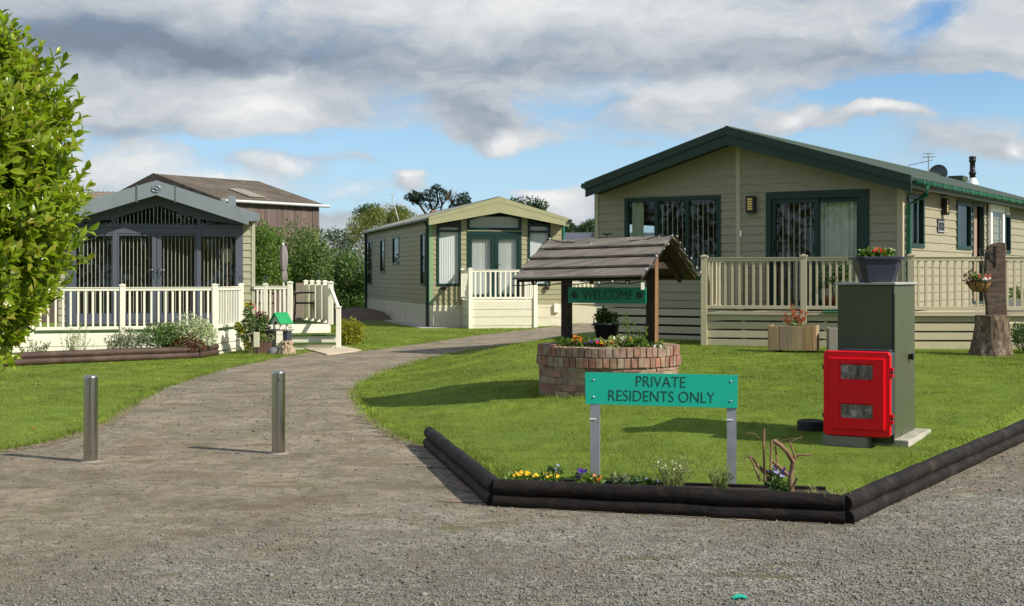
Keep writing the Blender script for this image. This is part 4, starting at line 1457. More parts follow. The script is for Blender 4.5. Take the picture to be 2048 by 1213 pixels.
def build_deck_b():
    T0 = HOME_B
    yl = -1.2
    l, r_ = T0.uz(940.5, 600, yl)[0], T0.uz(1070.5, 600, yl)[0]
    wp = lambda x, y: T0.M @ Vector((x, y, 0))
    c = wp((l + r_) / 2, yl)
    T = Thing('timber_deck', 'small cream boarded porch deck with white balusters at the olive home door', 'deck', (c.x, c.y, -.1), T0.rz, 'railed decks of the park homes')
    zf = CZ + (HZ - 601) / F * 41.4
    zt = CZ + (HZ - 540.5) / F * 41.4
    a, b, ab, bb = wp(l, yl), wp(r_, yl), wp(l, -.06), wp(r_, -.06)
    T.part('deck_floor', MB().hexa([T.L((p.x, p.y, z)) for z in (zf - .06, zf) for p in (a, b, bb, ab)]), DECK_A, bevel=.004)
    zl = -.16
    sk = MB()
    st = (zf - .07 - zl) / 3
    for p, q in ((a, b), (a, ab), (b, bb)):
        boards(sk, T, p, q, [(zl + .012 + (zf - zl) * f0, zl + (zf - zl) * f1) for f0, f1 in ((0, .14), (.14, .43), (.43, .68), (.68, .96))])
    T.part('skirt', sk, mat('cream_boards', (.66, .63, .50), .45, .05), bevel=.003)
    rail(T, a, b, zf + .03, zt, 12, DECK_B, .05)
    rail(T, a, ab, zf + .03, zt, 6, DECK_B, .05); rail(T, b, bb, zf + .03, zt, 6, DECK_B, .05)
    for p in (a, b):
        post(T, p.x, p.y, zl, zt + .07, T0.rz, DECK_B, .125)
    for p in (ab, bb):
        post(T, p.x, p.y, zf, zt + .05, T0.rz, DECK_B, .10)
    return T


build_deck_b()


# ------------------------------------------------------------------ big lodge on the right
def build_home_c():
    rz = R(-33)
    Dr = 23.06; xr = gx(1803, Dr)
    W = 5.97
    d = Vector((math.cos(rz), math.sin(rz), 0))
    O = Vector((xr, Dr, .28)) - d * W
    Lh = 13.0
    T = Thing('park_home', 'large beige park lodge with dark green roof and patio doors beyond the tan deck', 'park home', O, rz, 'park homes')
    P = frontP(T)
    U = lambda px, yl=0: T.uz(px, 550, yl)[0]
    Z = lambda py, px, yl=0: T.uz(px, py, yl)[1]
    zs = Z(616, 1330)
    ov = .52
    ax_, az = T.uz(1452, 257, -ov); ez = T.uz(1800, 349, -ov)[1]; el_ = T.uz(1174, 374, -ov)[1]
    xe = T.uz(1799, 349, -ov)[0]; xl = T.uz(1174, 374, -ov)[0]
    print('lodge', W, 'apex', ax_, az, 'eaves', xl, el_, xe, ez)
    rx = W / 2
    ez = (ez + el_) / 2
    er, elx = .33, -.06
    sr = (az - ez) / (W / 2 + .14)
    tz = lambda u: az - abs(u - rx) * sr
    rl = lambda u: tz(u) - .05
    fd = .30
    lo = lambda z: 0 if z < rl(0) else (z - rl(0)) / sr
    hi = lambda z: W if z < rl(W) else W - (z - rl(W)) / sr
    # openings on the front
    w0, w1 = U(1250), U(1442); wb, wt = Z(560, 1440), Z(394, 1345)
    d0, d1 = U(1532.5), U(1739); db = .94 - .28 + .02; dt = Z(382, 1636)
    wl = MB()
    siding(wl, P, zs, az - .15, .151, lo, hi, [(w0, w1, wb, wt), (d0, d1, db, dt)])
    PR = sideRP(W)
    V = lambda px: T.vz(px, 500, W)[0]
    ZV = lambda py, px: T.vz(px, py, W)[1]
    sw = []
    for a, b, t_, b_ in ((1813.5, 1846, 390, 496), (1911.5, 1940.5, 404, 500), (2003, 2019, 428, 508)):
        c = (a + b) / 2
        sw.append((V(a), V(b), ZV(b_, c), ZV(t_, c)))
    do = (V(1943.5), V(1966), db, ZV(407, 1954))
    siding(wl, PR, zs, rl(W), .151, lambda z: 0, lambda z: Lh, sw + [do])
    lw = (1.2, 2.7, wb + .35, wb + 1.18)
    siding(wl, sideLP(0), zs, rl(0), .151, lambda z: 0, lambda z: Lh, [lw])
    wl.add([(0, Lh, 0), (W, Lh, 0), (W, Lh, rl(W)), (W / 2, Lh, rl(W / 2)), (0, Lh, rl(0))], [(0, 1, 2, 3, 4)])
    T.part('wall', wl, WALL_C)
    tr = mat('beige_trim', (.42, .385, .265), .5, .06)
    T.part('corner_trim', MB().box(W - .07, W + .022, -.028, -.016, zs, rl(W) - .08).box(W + .016, W + .028, -.028, .07, zs, rl(W) - .08), tr)
    T.part('corner_trim', MB().box(-.028, .05, -.028, -.016, zs, rl(0) - .08).box(-.030, -.016, -.028, .06, zs, rl(0) - .08), tr)
    cu = U(1477)
    T.part('joint_cover', MB().boxP(P, cu - .045, cu + .045, zs, tz(cu) - .2, .0, .024), tr)
    # slatted skirting of the same boards as the deck
    sk = MB()
    for k in range(4):
        zz = zs - .02 - k * .165
        sk.boxP(P, 0, W, zz - .125, zz, -.02, .002)
        sk.boxP(PR, .0, Lh, zz - .125, zz, -.02, .002)
        sk.boxP(sideLP(0), .02, Lh, zz - .125, zz, -.02, .002)
    for u in np.arange(.02, W, 1.15):
        sk.boxP(P, u, u + .09, -.1, zs - .02, -.06, -.021)
    T.part('skirt', sk, DECK_C)
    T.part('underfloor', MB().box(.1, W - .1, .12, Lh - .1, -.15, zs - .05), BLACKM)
    # big front window
    m = MB(); b1, b2 = U(1313), U(1375)
    frame(m, P, w0, w1, wb, wt, .075, -.06, .03, bars=(b1, b2))
    fr = T.part('window', m, GREEN_F, bevel=.004)
    for l, r_ in ((w0 + .07, b1 - .035), (b1 + .035, b2 - .035), (b2 + .035, w1 - .07)):
        pane(T, P, l, r_, wb + .07, wt - .07, fr)
    b = MB(); slats(b, P, b1, w1 - .1, wb + .05, wt - .1, 0.105, .088, R(73), off=-.16)
    T.part('blind', b, BLIND_S, fr)
    b = MB(); pleats(b, P, w0 + .08, w0 + .32, wb, wt - .08, 4, -.16, .03); T.part('curtain', b, CURTAIN, fr)
    PLs = sideLP(0)
    m = MB(); frame(m, PLs, lw[0], lw[1], lw[2], lw[3], .06, -.05, .03)
    fr = T.part('window', m, GREEN_F); pane(T, PLs, lw[0] + .05, lw[1] - .05, lw[2] + .05, lw[3] - .05, fr, m=GLASS_CL)
    # sliding patio doors
    m = MB(); w = .11
    m.boxP(P, d0, d1, dt - .13, dt, -.08, .03); m.boxP(P, d0, d1, db, db + .06, -.08, .03)
    m.boxP(P, d0, d0 + .10, db + .06, dt - .13, -.08, .03); m.boxP(P, d1 - .17, d1, db + .06, dt - .13, -.08, .03)
    T.part('door_frame', m, GREEN_F, bevel=.004)
    a1, a2, a3 = U(1549), U(1626), U(1637)
    for l, r_, o in ((d0 + .10, a3, -.035), (a2 - .02, d1 - .17, -.078)):
        m = MB()
        frame(m, P, l, r_, db + .06, dt - .13, .075, o - .035, o + .03)
        dr_ = T.part('door', m, GREEN_F, bevel=.003)
        pane(T, P, l + .075, r_ - .075, db + .135, dt - .205, dr_, off=o)
        b = MB()
        if o > -.05:
            slats(b, P, l + .09, r_ - .09, db + .1, dt - .2, 0.105, .088, R(81), off=-.20)
            T.part('blind', b, BLIND_S, dr_)
            hz = Z(490, 1544)
            T.part('handle', MB().boxP(P, l + .02, l + .05, hz - .12, hz + .1, -.005, .035), BLACKP, dr_)
        else:
            pleats(b, P, l + .08, r_ - .05, db + .08, dt - .2, 9, -.19, .022)
            T.part('curtain', b, CURTAIN, dr_)
    # two wall lights
    for PP, u, z, w in ((P, U(1505), Z(410, 1505), .085), (PR, V(1883.5), ZV(414, 1883), .085)):
        o = T.part('wall_light', MB().boxP(PP, u - w, u + w, z - .155, z + .155, .012, .045).boxP(PP, u - w, u - w + .025, z - .155, z + .155, .045, .12).boxP(
            PP, u + w - .045, u + w, z - .155, z + .155, .045, .12).boxP(PP, u - w + .025, u + w - .045, z + .125, z + .155, .045, .12).boxP(PP, u - w + .025, u + w - .045, z - .155, z - .105, .045, .12), BLACKP, bevel=.004)
        ln = MB()
        for k in range(5):
            zz = z - .098 + k * .045
            ln.boxP(PP, u - w + .027, u + w - .047, zz, zz + .032, .046, .11)
        T.part('lens', ln, AMBER, o)
    u, z = U(1481), Z(468, 1481)
    T.part('thermometer', MB().boxP(P, u + .0, u + .035, z - .06, z + .06, .03, .04), WHITEP)
    # side windows
    for i, (v0, v1, zb, zt) in enumerate(sw):
        m = MB(); frame(m, PR, v0, v1, zb, zt, .075, -.05, .035)
        fr = T.part('window', m, GREEN_F, bevel=.004)
        pane(T, PR, v0 + .07, v1 - .07, zb + .07, zt - .07, fr)
        if i == 0:
            b = MB(); pleats(b, PR, v0 + .1, v0 + .30, zb + .05, zt - .05, 3, -.14, .03); T.part('curtain', b, CURTAIN, fr)
            T.part('opening_bar', MB().boxP(PR, (v0 + v1) / 2 + .05, (v0 + v1) / 2 + .10, zb + .07, zt - .07, -.04, .02), GREEN_F, fr)
    m = MB(); frame(m, PR, do[0], do[1], do[2], do[3], .06, -.06, .03)
    T.part('door_frame', m, GREEN_F)
    b = MB(); pleats(b, PR, do[0] + .05, do[1] - .1, do[2], do[3] - .05, 5, -.10, .02)
    T.part('door_curtain', b, mat('brown_curtain', (.30, .21, .16), .85, .12))
    m = MB(); v0, v1 = V(1972), V(2000); zt_, zb_ = ZV(411, 1986), do[2] + .03
    frame(m, PR, v0, v1, zb_, zt_, .14, .05, .10)
    dr_ = T.part('door', m, WHITEP, label='white framed glass door standing open flat against the wall', bevel=.004)
    pane(T, PR, v0 + .14, v1 - .14, zb_ + .14, zt_ - .14, dr_, off=.075)
    v, z = V(2008), ZV(419, 2008)
    T.part('security_light', MB().boxP(PR, v - .05, v + .06, z - .05, z + .09, .01, .10).tube([PR(v, z - .07, .03), PR(v + .03, z - .10, .12)], .04, 8), WHITEP, bevel=.008)
    v, z = V(1879.5), ZV(453, 1879)
    nm = T.part('name_plaque', MB().boxP(PR, v - .23, v + .23, z - .125, z + .125, .012, .03), PLAQUE, bevel=.008)
    T.part('border', MB().boxP(PR, v - .205, v + .205, z + .075, z + .09, .0302, .035).boxP(PR, v - .205, v + .205, z - .105, z - .08, .0302, .035).boxP(
        PR, v - .205, v - .185, z - .08, z + .075, .0302, .035).boxP(PR, v + .185, v + .205, z - .08, z + .075, .0302, .035), mat('plaque_edge', (.30, .32, .36), .5, .1), nm)
    sc = [PR(v - .10 + .22 * t, z + .012 * math.sin(t * 31) + (.03 if t < .12 else 0) * math.cos(t * 20), .033) for t in np.linspace(0, 1, 40)]
    T.part('script', MB().tube(sc, .004, 5), mat('plaque_script', (.16, .17, .20), .5, .1), nm)
    interior(T, W, 4.0, db - .01, 2.75)
    # roof
    y0, y1 = -ov, Lh + .2
    rf = MB()
    for s, ee in ((-1, elx), (1, er)):
        xe_ = rx + s * (W / 2 + ee)
        n = 46
        corrugated(rf, (xe_, y0, tz(xe_)), (xe_, y1, tz(xe_)), (rx, y1, az), (rx, y0, az), 64, .007, .06)
    roof = T.part('roof', rf, ROOF_C)
    T.part('ridge_cap', MB().tube([(rx, y0 - .03, az + .0), (rx, y1, az)], .045, 8), ROOF_C, roof)
    fb = MB()
    for s, ee in ((-1, elx), (1, er)):
        xe_ = rx + s * (W / 2 + ee)
        for n0, n1, oo in ((-.03, .115, ov + .055), (.115, fd, ov + .025)):
            fb.prism([(xe_, tz(xe_) - n0), (rx, az - n0), (rx, az - n1), (xe_, tz(xe_) - n1 * (.85 if n1 > .2 else 1))], P, ov - .01, oo)
    T.part('bargeboard', fb, FASC_C)
    so = MB()
    for s, ee in ((-1, elx), (1, er)):
        xe_ = rx + s * (W / 2 + ee - .02)
        so.add([(xe_, -ov + .02, tz(xe_) - .19), (rx, -ov + .02, az - .22), (rx, -.001, az - .22), (xe_, -.001, tz(xe_) - .19)], [(0, 1, 2, 3)])
    so.box(W + .0, W + er - .03, .0, Lh, tz(W + er) - .155, tz(W + er) - .135); so.box(-elx + .03, 0, .0, Lh, tz(W + er) - .1, tz(W + er) - .08)
    T.part('soffit', so, FASC_C)
    xe_ = W + er
    T.part('eaves_board', MB().box(xe_ - .03, xe_ - .012, -ov + .04, Lh + .1, tz(xe_) - .17, tz(xe_) - .015), mat('grey_eaves_board', (.085, .088, .072), .5, .1))
    gt = MB()
    prof = [(.055 * math.cos(t), -.06 + .055 * math.sin(t)) for t in np.linspace(math.pi, 2 * math.pi, 9)]
    for y_a, y_b in ((y0 + .05, y1),):
        vs = [(xe_ + .05 + a, y, tz(xe_) + z + .01) for y in (y_a, y_b) for a, z in prof]
        gt.add(vs, [(i, i + 1, i + 10, i + 9) for i in range(8)] + [tuple(range(9)), tuple(range(9, 18))], True)
    for y in np.arange(y0 + .35, y1, .62):
        gt.box(xe_ - .012, xe_ + .11, y - .02, y + .02, tz(xe_) - .11, tz(xe_) - .03)
    T.part('gutter', gt, GREEN_P)
    gl = MB().tube([(-elx - .05, y0 - .02, tz(-elx) - .04), (-elx - .05, y1, tz(-elx) - .04)], .055, 8)
    T.part('gutter', gl, PIPE_D)
    xp = W + .075
    T.part('drainpipe', MB().tube([(xe_ + .05, .22, tz(xe_) - .09), (xe_ + .04, .22, tz(xe_) - .26), (xp, .16, tz(xe_) - .42), (xp, .16, -.0)], .048, 10), GREEN_P)
    # roof furniture, right-hand slope
    rp = lambda px, py: T.plane(px, py, (sr, 0, 1), az + sr * rx)
    p = rp(1945, 366)
    fl = T.part('flue', MB().lathe([(.085, -.1), (.085, .25), (.105, .25), (.105, .31), (.078, .31), (.075, .6), (.10, .6), (.10, .66), (.085, .68), (.10, .7), (.10, .76), (.0, .77)], 16, p), BLACKM, roof)
    T.part('flashing', MB().lathe([(.17, -.06), (.16, .0), (.09, .12), (.086, .14)], 14, p), WHITEP, fl)
    p = rp(1914, 357)
    T.part('roof_vent', MB().box(p.x - .2, p.x + .25, p.y - .3, p.y + .3, p.z - .1, p.z + .06), ROOF_C, roof, bevel=.02)
    p = rp(1877, 351)
    q = MB()
    for k in range(6):
        q.lathe([(.26 * math.sin(t), .08 * (1 - math.cos(t))) for t in np.linspace(0, 1.4, 8)], 24) if k == 0 else None
    rot = Matrix.Rotation(R(78), 4, 'X')
    q.v = [tuple(Vector(p) + Vector((0, 0, .02)) + (rot @ Vector(v))) for v in q.v]
    q.tube([p, Vector(p) + Vector((0, .05, .14))], .025, 8)
    T.part('satellite_dish', q, mat('grey_dish', (.10, .105, .115), .5, .1), roof)
    p = Vector(rp(1857, 342))
    ar = MB().tube([p + Vector((0, 0, -.1)), p + Vector((0, 0, .42))], .018, 6)
    dirc = T.Mi.to_3x3() @ Vector((-1, .35, -.22))
    yagi(ar, p + Vector((0, 0, .30)) + dirc.normalized() * .25, dirc, .75, 10, .16)
    d2 = T.Mi.to_3x3() @ Vector((.3, 1, 0))
    yagi(ar, p + Vector((0, 0, .42)), d2, .3, 3, .42); yagi(ar, p + Vector((0, 0, .52)), d2, .2, 2, .35)
    ar.tube([p + Vector((0, 0, .4)), p + Vector((-.02, 0, .56))], .012, 6)
    T.part('aerial', ar, GALV, roof)
    return T


HOME_C = build_home_c()


def build_deck_c():
    P1 = Vector((gx(1408.5, 23.4), 23.4, 0)); P3 = Vector((gx(1822, 22.4), 22.4, 0))
    d = P3 - P1
    t = (1607.5 - 1024) / F
    P2 = P1 + d * ((t * P1.y - P1.x) / (d.x - t * d.y))
    P4 = Vector((gx(2103, 22.36), 22.36, 0))
    T0 = HOME_C
    zf = .905
    T = Thing('timber_deck', 'tan slatted raised deck with railings in front of the large beige lodge', 'deck', (P2.x, P2.y, .3), 0, 'railed decks of the park homes')
    W_ = lambda p, z: T.L((p.x, p.y, z))
    wallp = lambda px: T0.M @ Vector((T0.uz(px, 550, -.03)[0], -.03, 0))
    PB = wallp(1480.5)
    cor = T0.M @ Vector((5.97 + .04, -.03, 0))
    sd = T0.M @ Vector((5.97 + .04, 8.5, 0))
    n = 6
    fp = [P1, P3, P4 + Vector((2.5, 0, 0)), sd, cor, PB]
    ex = [p.copy() for p in fp]
    for i in (0, 1, 2):
        ex[i].y -= .05
    fl = MB().add([W_(p, zf) for p in ex] + [W_(p, zf - .04) for p in ex], [tuple(range(n)), tuple(range(n, 2 * n))[::-1]] + [(i, i + n, (i + 1) % n + n, (i + 1) % n) for i in range(n)])
    T.part('deck_floor', fl, DECK_C)
    sk = MB()
    zl = [(.765, .862), (.615, .735), (.465, .585), (.29, .435)]
    dn = Vector((0, .025, 0))
    P5 = P4 + Vector((2.5, 0, 0))
    for p, q in ((P1, P3), (P3, P5), (P1, PB)):
        boards(sk, T, p + dn, q + dn, zl)
    T.part('skirt', sk, DECK_C, bevel=.004)
    for p, q, k in ((P1, P3, 5), (P3, P5, 4)):
        for i in range(k + 1):
            c = p + (q - p) * (i / k) + dn * 2.6
            T.part('joist_leg', MB().box(c.x - T.O.x - .03, c.x - T.O.x + .03, c.y - T.O.y - .02, c.y - T.O.y + .03, -.02, .56), DECK_C)
    zb, zt = zf + .055, 1.835
    rail(T, P1, P2, zb, zt, 13, DECK_C, .04); rail(T, P2, P3, zb, zt, 15, DECK_C, .04); rail(T, P3, P4, zb, zt, 18, DECK_C, .04)
    rail(T, P1, PB, zb, zt, 9, DECK_C, .04)
    a = math.atan2(d.y, d.x)
    for p in (P1, P2, P3, P4):
        post(T, p.x, p.y, .26, 1.895, a, DECK_C, .105)
    post(T, PB.x, PB.y, zf, 1.895, a, DECK_C, .105)
    return T


DECK_CT = build_deck_c()


# ------------------------------------------------------------------ barn and the far caravan
def build_barn():
    N = Vector((gx(440, 48), 48, -.1))
    rz = math.atan2(.61, -.79) + math.pi      # local +x runs from the far gable corner to the near one
    W, Lb = 7.2, 4.85
    ex = Vector((.7915, -.6112, 0))
    O = N - ex * W
    T = Thing('barn', 'old brown boarded barn with grey corrugated roof rising behind the left park home', 'barn', O, math.atan2(ex.y, ex.x))
    ez = CZ + 155 / F * 48 + .1; az = CZ + 203 / F * 50.2 + .1
    wl = MB()
    pitch = .3
    # vertical boards on the long side, plain gable boards on the end
    for x in np.arange(0, Lb, pitch):
        wl.box(W - .03, W + random.uniform(.0, .025), x, min(x + pitch - .012, Lb), 0, ez)
    for x in np.arange(0, W, pitch):
        xm = x + pitch / 2
        zt = ez + (az - ez) * (1 - abs(xm - W / 2) / (W / 2))
        wl.box(x, min(x + pitch - .012, W - .04), -random.uniform(0, .02), .03, 0, zt - .05)
    wl.box(.02, .05, .04, Lb, 0, ez - .1); wl.box(.06, W - .05, Lb - .04, Lb - .01, 0, ez - .1)
    T.part('wall', wl, WOOD_BARN)
    rf = MB()
    o = .15
    sl = (az - ez) / (W / 2)
    for s in (-1, 1):
        xe = W / 2 + s * (W / 2 + o)
        corrugated(rf, (xe, -.1, ez - sl * o), (xe, Lb + .1, ez - sl * o), (W / 2, Lb + .1, az), (W / 2, -.1, az), 32, .03, .03)
    roof = T.part('roof', rf, ROOF_BARN)
    x0, x1 = W - 1.6, W - .4
    zz = lambda x: az - (x - W / 2) * sl + .045
    T.part('skylight', MB().hexa([(x0, 1.7, zz(x0)), (x1, 1.7, zz(x1)), (x1, 2.5, zz(x1)), (x0, 2.5, zz(x0)), (x0, 1.7, zz(x0) + .02), (x1, 1.7, zz(x1) + .02), (x1, 2.5, zz(x1) + .02), (x0, 2.5, zz(x0) + .02)]),
           mat('pale_sheet', (.235, .21, .17), .8, .3, 3), roof)
    vb = MB()
    P = lambda u, z, o_: (u, -.1 - o_, z)
    for s in (-1, 1):
        xe = W / 2 + s * (W / 2 + o)
        vb.prism([(xe, ez - sl * o + .02), (W / 2, az + .04), (W / 2, az - .22), (xe, ez - sl * o - .2)], P, 0, .03)
    T.part('bargeboard', vb, WOOD_BARN)
    T.part('gutter', MB().tube([(W + o + .05, -.1, ez - sl * o - .04), (W + o + .05, Lb + .35, ez - sl * o - .04)], .06, 8), PALEMETAL)
    L2 = Thing('shed', 'low lean-to shed with corrugated roof left of the barn behind the laurel', 'shed', (gx(178, 47), 47, -.1), R(5))
    L2.part('wall', MB().box(-1.6, 1.6, 0, 3, 0, 3.95), WOOD_BARN)
    r2 = MB(); corrugated(r2, (-1.8, -.2, 4.3), (1.8, -.2, 4.3), (1.8, 3.2, 4.75), (-1.8, 3.2, 4.75), 20, .03, .03)
    L2.part('roof', r2, ROOF_BARN)


build_barn()


def build_far():
    D = 50
    O = Vector((gx(1075, D), D, -.12))
    T = Thing('park_home', 'distant grey-roofed park home seen through the gap beside the beige lodge', 'park home', O, R(4), 'park homes')
    W, Lh = 5.2, 8
    ez, az = 2.98, 3.35
    wl = MB(); siding(wl, frontP(T), .75, ez, .16, lambda z: 0, lambda z: W); wl.box(.02, W - .02, .03, Lh, .1, ez - .05)
    T.part('wall', wl, WALL_B)
    sk = MB(); siding(sk, frontP(T), -.1, .745, .28, lambda z: 0, lambda z: W); T.part('skirt', sk, CREAM)
    rf = MB(); corrugated(rf, (-.3, -.3, ez - .05), (W + .3, -.3, ez - .05), (W + .3, 3.0, az), (-.3, 3.0, az), 50, .02, .04)
    corrugated(rf, (-.3, Lh, ez - .4), (W + .3, Lh, ez - .4), (W + .3, 3.0, az), (-.3, 3.0, az), 50, .02, .04)
    roof = T.part('roof', rf, ROOF_D)
    T.part('roof_vent', MB().box(2.2, 2.6, 1.2, 1.6, 3.1, 3.28), GREYBOX, roof)
    dk = Thing('timber_deck', 'distant white railed deck with cream skirt behind the WELCOME board', 'deck', (gx(1165, 46), 46, -.12), R(4), 'railed decks of the park homes')
    a, b = Vector((gx(1128, 46), 46, 0)), Vector((gx(1225, 46.2), 46.2, 0))
    sk = MB(); boards(sk, dk, a, b, [(-.12, .13), (.14, .37), (.38, .62)]); dk.part('skirt', sk, CREAM)
    rail(dk, a, b, .65, 1.33, 11, DECK_B, .05)
    dk.part('deck_floor', MB().box(-.7, 1.1, .02, 2.5, .70, .75), DECK_A)
    for p in (a, b):
        post(dk, p.x, p.y, -.12, 1.39, R(4), DECK_B, .11)


build_far()
# ------------------------------------------------------------------ lettering
def text_mesh(name, body, size, extr=.002, spacing=1.0):
    cu = bpy.data.curves.new('lettering', 'FONT')
    cu.body = body; cu.size = size; cu.extrude = extr; cu.align_x = 'CENTER'; cu.align_y = 'CENTER'; cu.space_character = spacing; cu.offset = -size * .012
    o = bpy.data.objects.new('lettering', cu)
    COL.objects.link(o)
    dg = bpy.context.evaluated_depsgraph_get()
    me = bpy.data.meshes.new_from_object(o.evaluated_get(dg))
    me.name = name
    bpy.data.objects.remove(o); bpy.data.curves.remove(cu)
    me.materials.clear()
    me.transform(Matrix.Diagonal((.86, 1, 1, 1)))
    return me


# ------------------------------------------------------------------ bollards
def bollards():
    mb = MB().lathe([(.0572, -.03), (.0572, .690), (.0565, .702), (.053, .710), (.045, .714), (.0, .716)], 40)
    mb.lathe([(.0, .0), (.0, .0)], 3) if False else None
    me = mb.mesh('bollard')
    for px, py, lab in ((181.5, 925, 'stainless steel bollard nearest the laurel beside the left lawn edge'),
                        (557, 909, 'stainless steel bollard with lock hole standing in the middle of the driveway')):
        p = gpt(px, py)
        o = single('bollard', me, STEEL, lab, 'bollard', (p.x, p.y, p.z), 0, 'steel bollards closing the driveway')
        if px > 300:
            k = MB().tube([(.012, -.0555, .645), (.012, -.0590, .645)], .0075, 12)
            link('lock_hole', k.mesh('lock_hole'), BLACKP, o)
        c = MB().lathe([(.095, 0), (.085, .012), (.06, .016), (.0575, .018)], 28)
        link('footing', c.mesh('footing'), mat('footing_mortar', (.20, .175, .15), .95, .3, 9, .5, 60), o)


bollards()


# ------------------------------------------------------------------ black log edging
def log_run(T, name, m, pts, zs, rad, bulge=.006, closed=False):
    """stacked round rails between ground points; zs are axis heights above ground"""
    for a, b in zip(pts[:-1], pts[1:]):
        a, b = Vector((a[0], a[1], 0)), Vector((b[0], b[1], 0))
        n = Vector((-(b - a).y, (b - a).x, 0)).normalized()
        ln = (b - a).length
        k = max(2, int(ln / .25))
        for i, (z, off) in enumerate(zs):
            path, rr = [], []
            for j in range(k + 1):
                p = a.lerp(b, j / k)
                zz = .5 * (h(p.x - n.x * .25, p.y - n.y * .25))
                q = p + n * off
                path.append(T.L((q.x, q.y, z + hbase(p.y) + random.uniform(-.004, .004))))
                rr.append(rad * (1 + random.uniform(-.05, .05)))
            T.part(name, MB().tube(path, rr, 14), m)


T = Thing('log_edging', 'black double log edging bordering the sign bed and corner lawn beside the gravel', 'edging', (LOG[2][0], LOG[2][1], 0))
log_run(T, 'log', LOGM, LOG, [(.038, -.005), (.130, .005)], .053)
# inner edge board of the sign bed
bi0, bi1 = gpt(1040, 962), gpt(1700, 984)


def bed_back():
    a, b = Vector((LOG[1][0] + .12, LOG[1][1] + .20, 0)), Vector((LOG[2][0] - .02, LOG[2][1] + .42, 0))
    return a, b


BA, BB = bed_back()
T.part('edge_board', MB().bar(T.L((BA.x, BA.y, .105)), T.L((BB.x, BB.y, .11)), .03, .11), LOGM)
sb = MB()
f = [(LOG[1][0] + .03, LOG[1][1] + .02, .145), (LOG[2][0] - .02, LOG[2][1] + .04, .145), (BB.x, BB.y, .145), (BA.x, BA.y, .145)]
tag(link('bed_soil', sb.add(f, [(0, 1, 2, 3)]).mesh('bed_soil'), SOIL), kind='structure')


# ------------------------------------------------------------------ sign on two steel posts
def sign():
    D = 9.2
    pl, pr = at(1195, 968, D + .06), at(1467, 975, D - .08)
    T = Thing('notice_sign', 'teal PRIVATE RESIDENTS ONLY sign on two grey steel posts in the flower bed', 'sign', ((pl.x + pr.x) / 2, D, .1), math.atan2(pr.y - pl.y, pr.x - pl.x))
    tl, tr, bl, br = (at(px, py, D - .04 + (px - 1323) / 276 * -.07) for px, py in ((1170, 745), (1476, 750.5), (1171, 808.5), (1475, 817)))
    L = T.L
    n = Vector((0, -.006, 0))
    c = [L(p) for p in (bl, br, tr, tl)]
    bd = T.part('board', MB().hexa([c[0], c[1], c[1] - n * 1, c[0] - n * 1, c[3], c[2], c[2] - n, c[3] - n]), TEALSIGN, bevel=.0015)
    for i, q in enumerate((pl, pr)):
        p = L((q.x, q.y, 0))
        topz = (c[3].z + c[0].z) / 2 + .07 if i == 0 else (c[2].z + c[1].z) / 2 + .06
        yb = c[0].y + .008 if i == 0 else c[1].y + .008
        z0 = -.10
        w = .040
        po = MB().box(p.x - w, p.x + w * .4, yb, yb + .004, z0, topz).box(p.x + w * .4, p.x + w * .4 + .004, yb, yb + .045, z0, topz).box(
            p.x - w - .004, p.x - w, yb, yb + .045, z0, topz).box(p.x + w * .4 - .022, p.x + w * .4 - .002, yb + .041, yb + .045, z0, topz)
        o = T.part('post', po, GALV)
        cl = MB().box(p.x - w - .008, p.x - .005, yb - .006, yb, c[0].z - .105, c[0].z - .098)
        T.part('clip', cl, WHITEP, o)
    for u, v in ((.055, .76), (.055, .22), (.955, .80), (.955, .21)):
        q = c[0].lerp(c[1], u).lerp(c[3].lerp(c[2], u), v) + Vector((0, -.0005, 0))
        b = MB().lathe([(.0, -.006), (.004, -.006), (.0075, -.002), (.0085, 0)], 14)
        b.v = [(q.x + x, q.y + z, q.z + y) for x, y, z in b.v]
        T.part('bolt', b, CHROME)
    wx = ((c[1] - c[0]) + (c[2] - c[3])).normalized(); up = ((c[3] - c[0]) + (c[2] - c[1])).normalized()
    up = (up - wx * up.dot(wx)).normalized(); nn = wx.cross(up)
    ctr = (c[0] + c[1] + c[2] + c[3]) / 4
    H_ = (c[3] - c[0]).length
    for body, py, size in (('PRIVATE', .235, .107), ('RESIDENTS ONLY', -.225, .107)):
        me = text_mesh('lettering', body, size, .0008, 1.0)
        o = link('lettering', me, INK, T.e)
        o.location = ctr + wx * (-.005 if body == 'PRIVATE' else 0) + up * (py * H_) + nn * .0015
        o.rotation_euler = Matrix((wx, up, nn)).transposed().to_euler()


sign()

# ------------------------------------------------------------------ wishing well
WC = Vector((1.094, 15.3, 0)); WZ = h(1.09, 14.2) - .005
WR = .80
RIM = .557


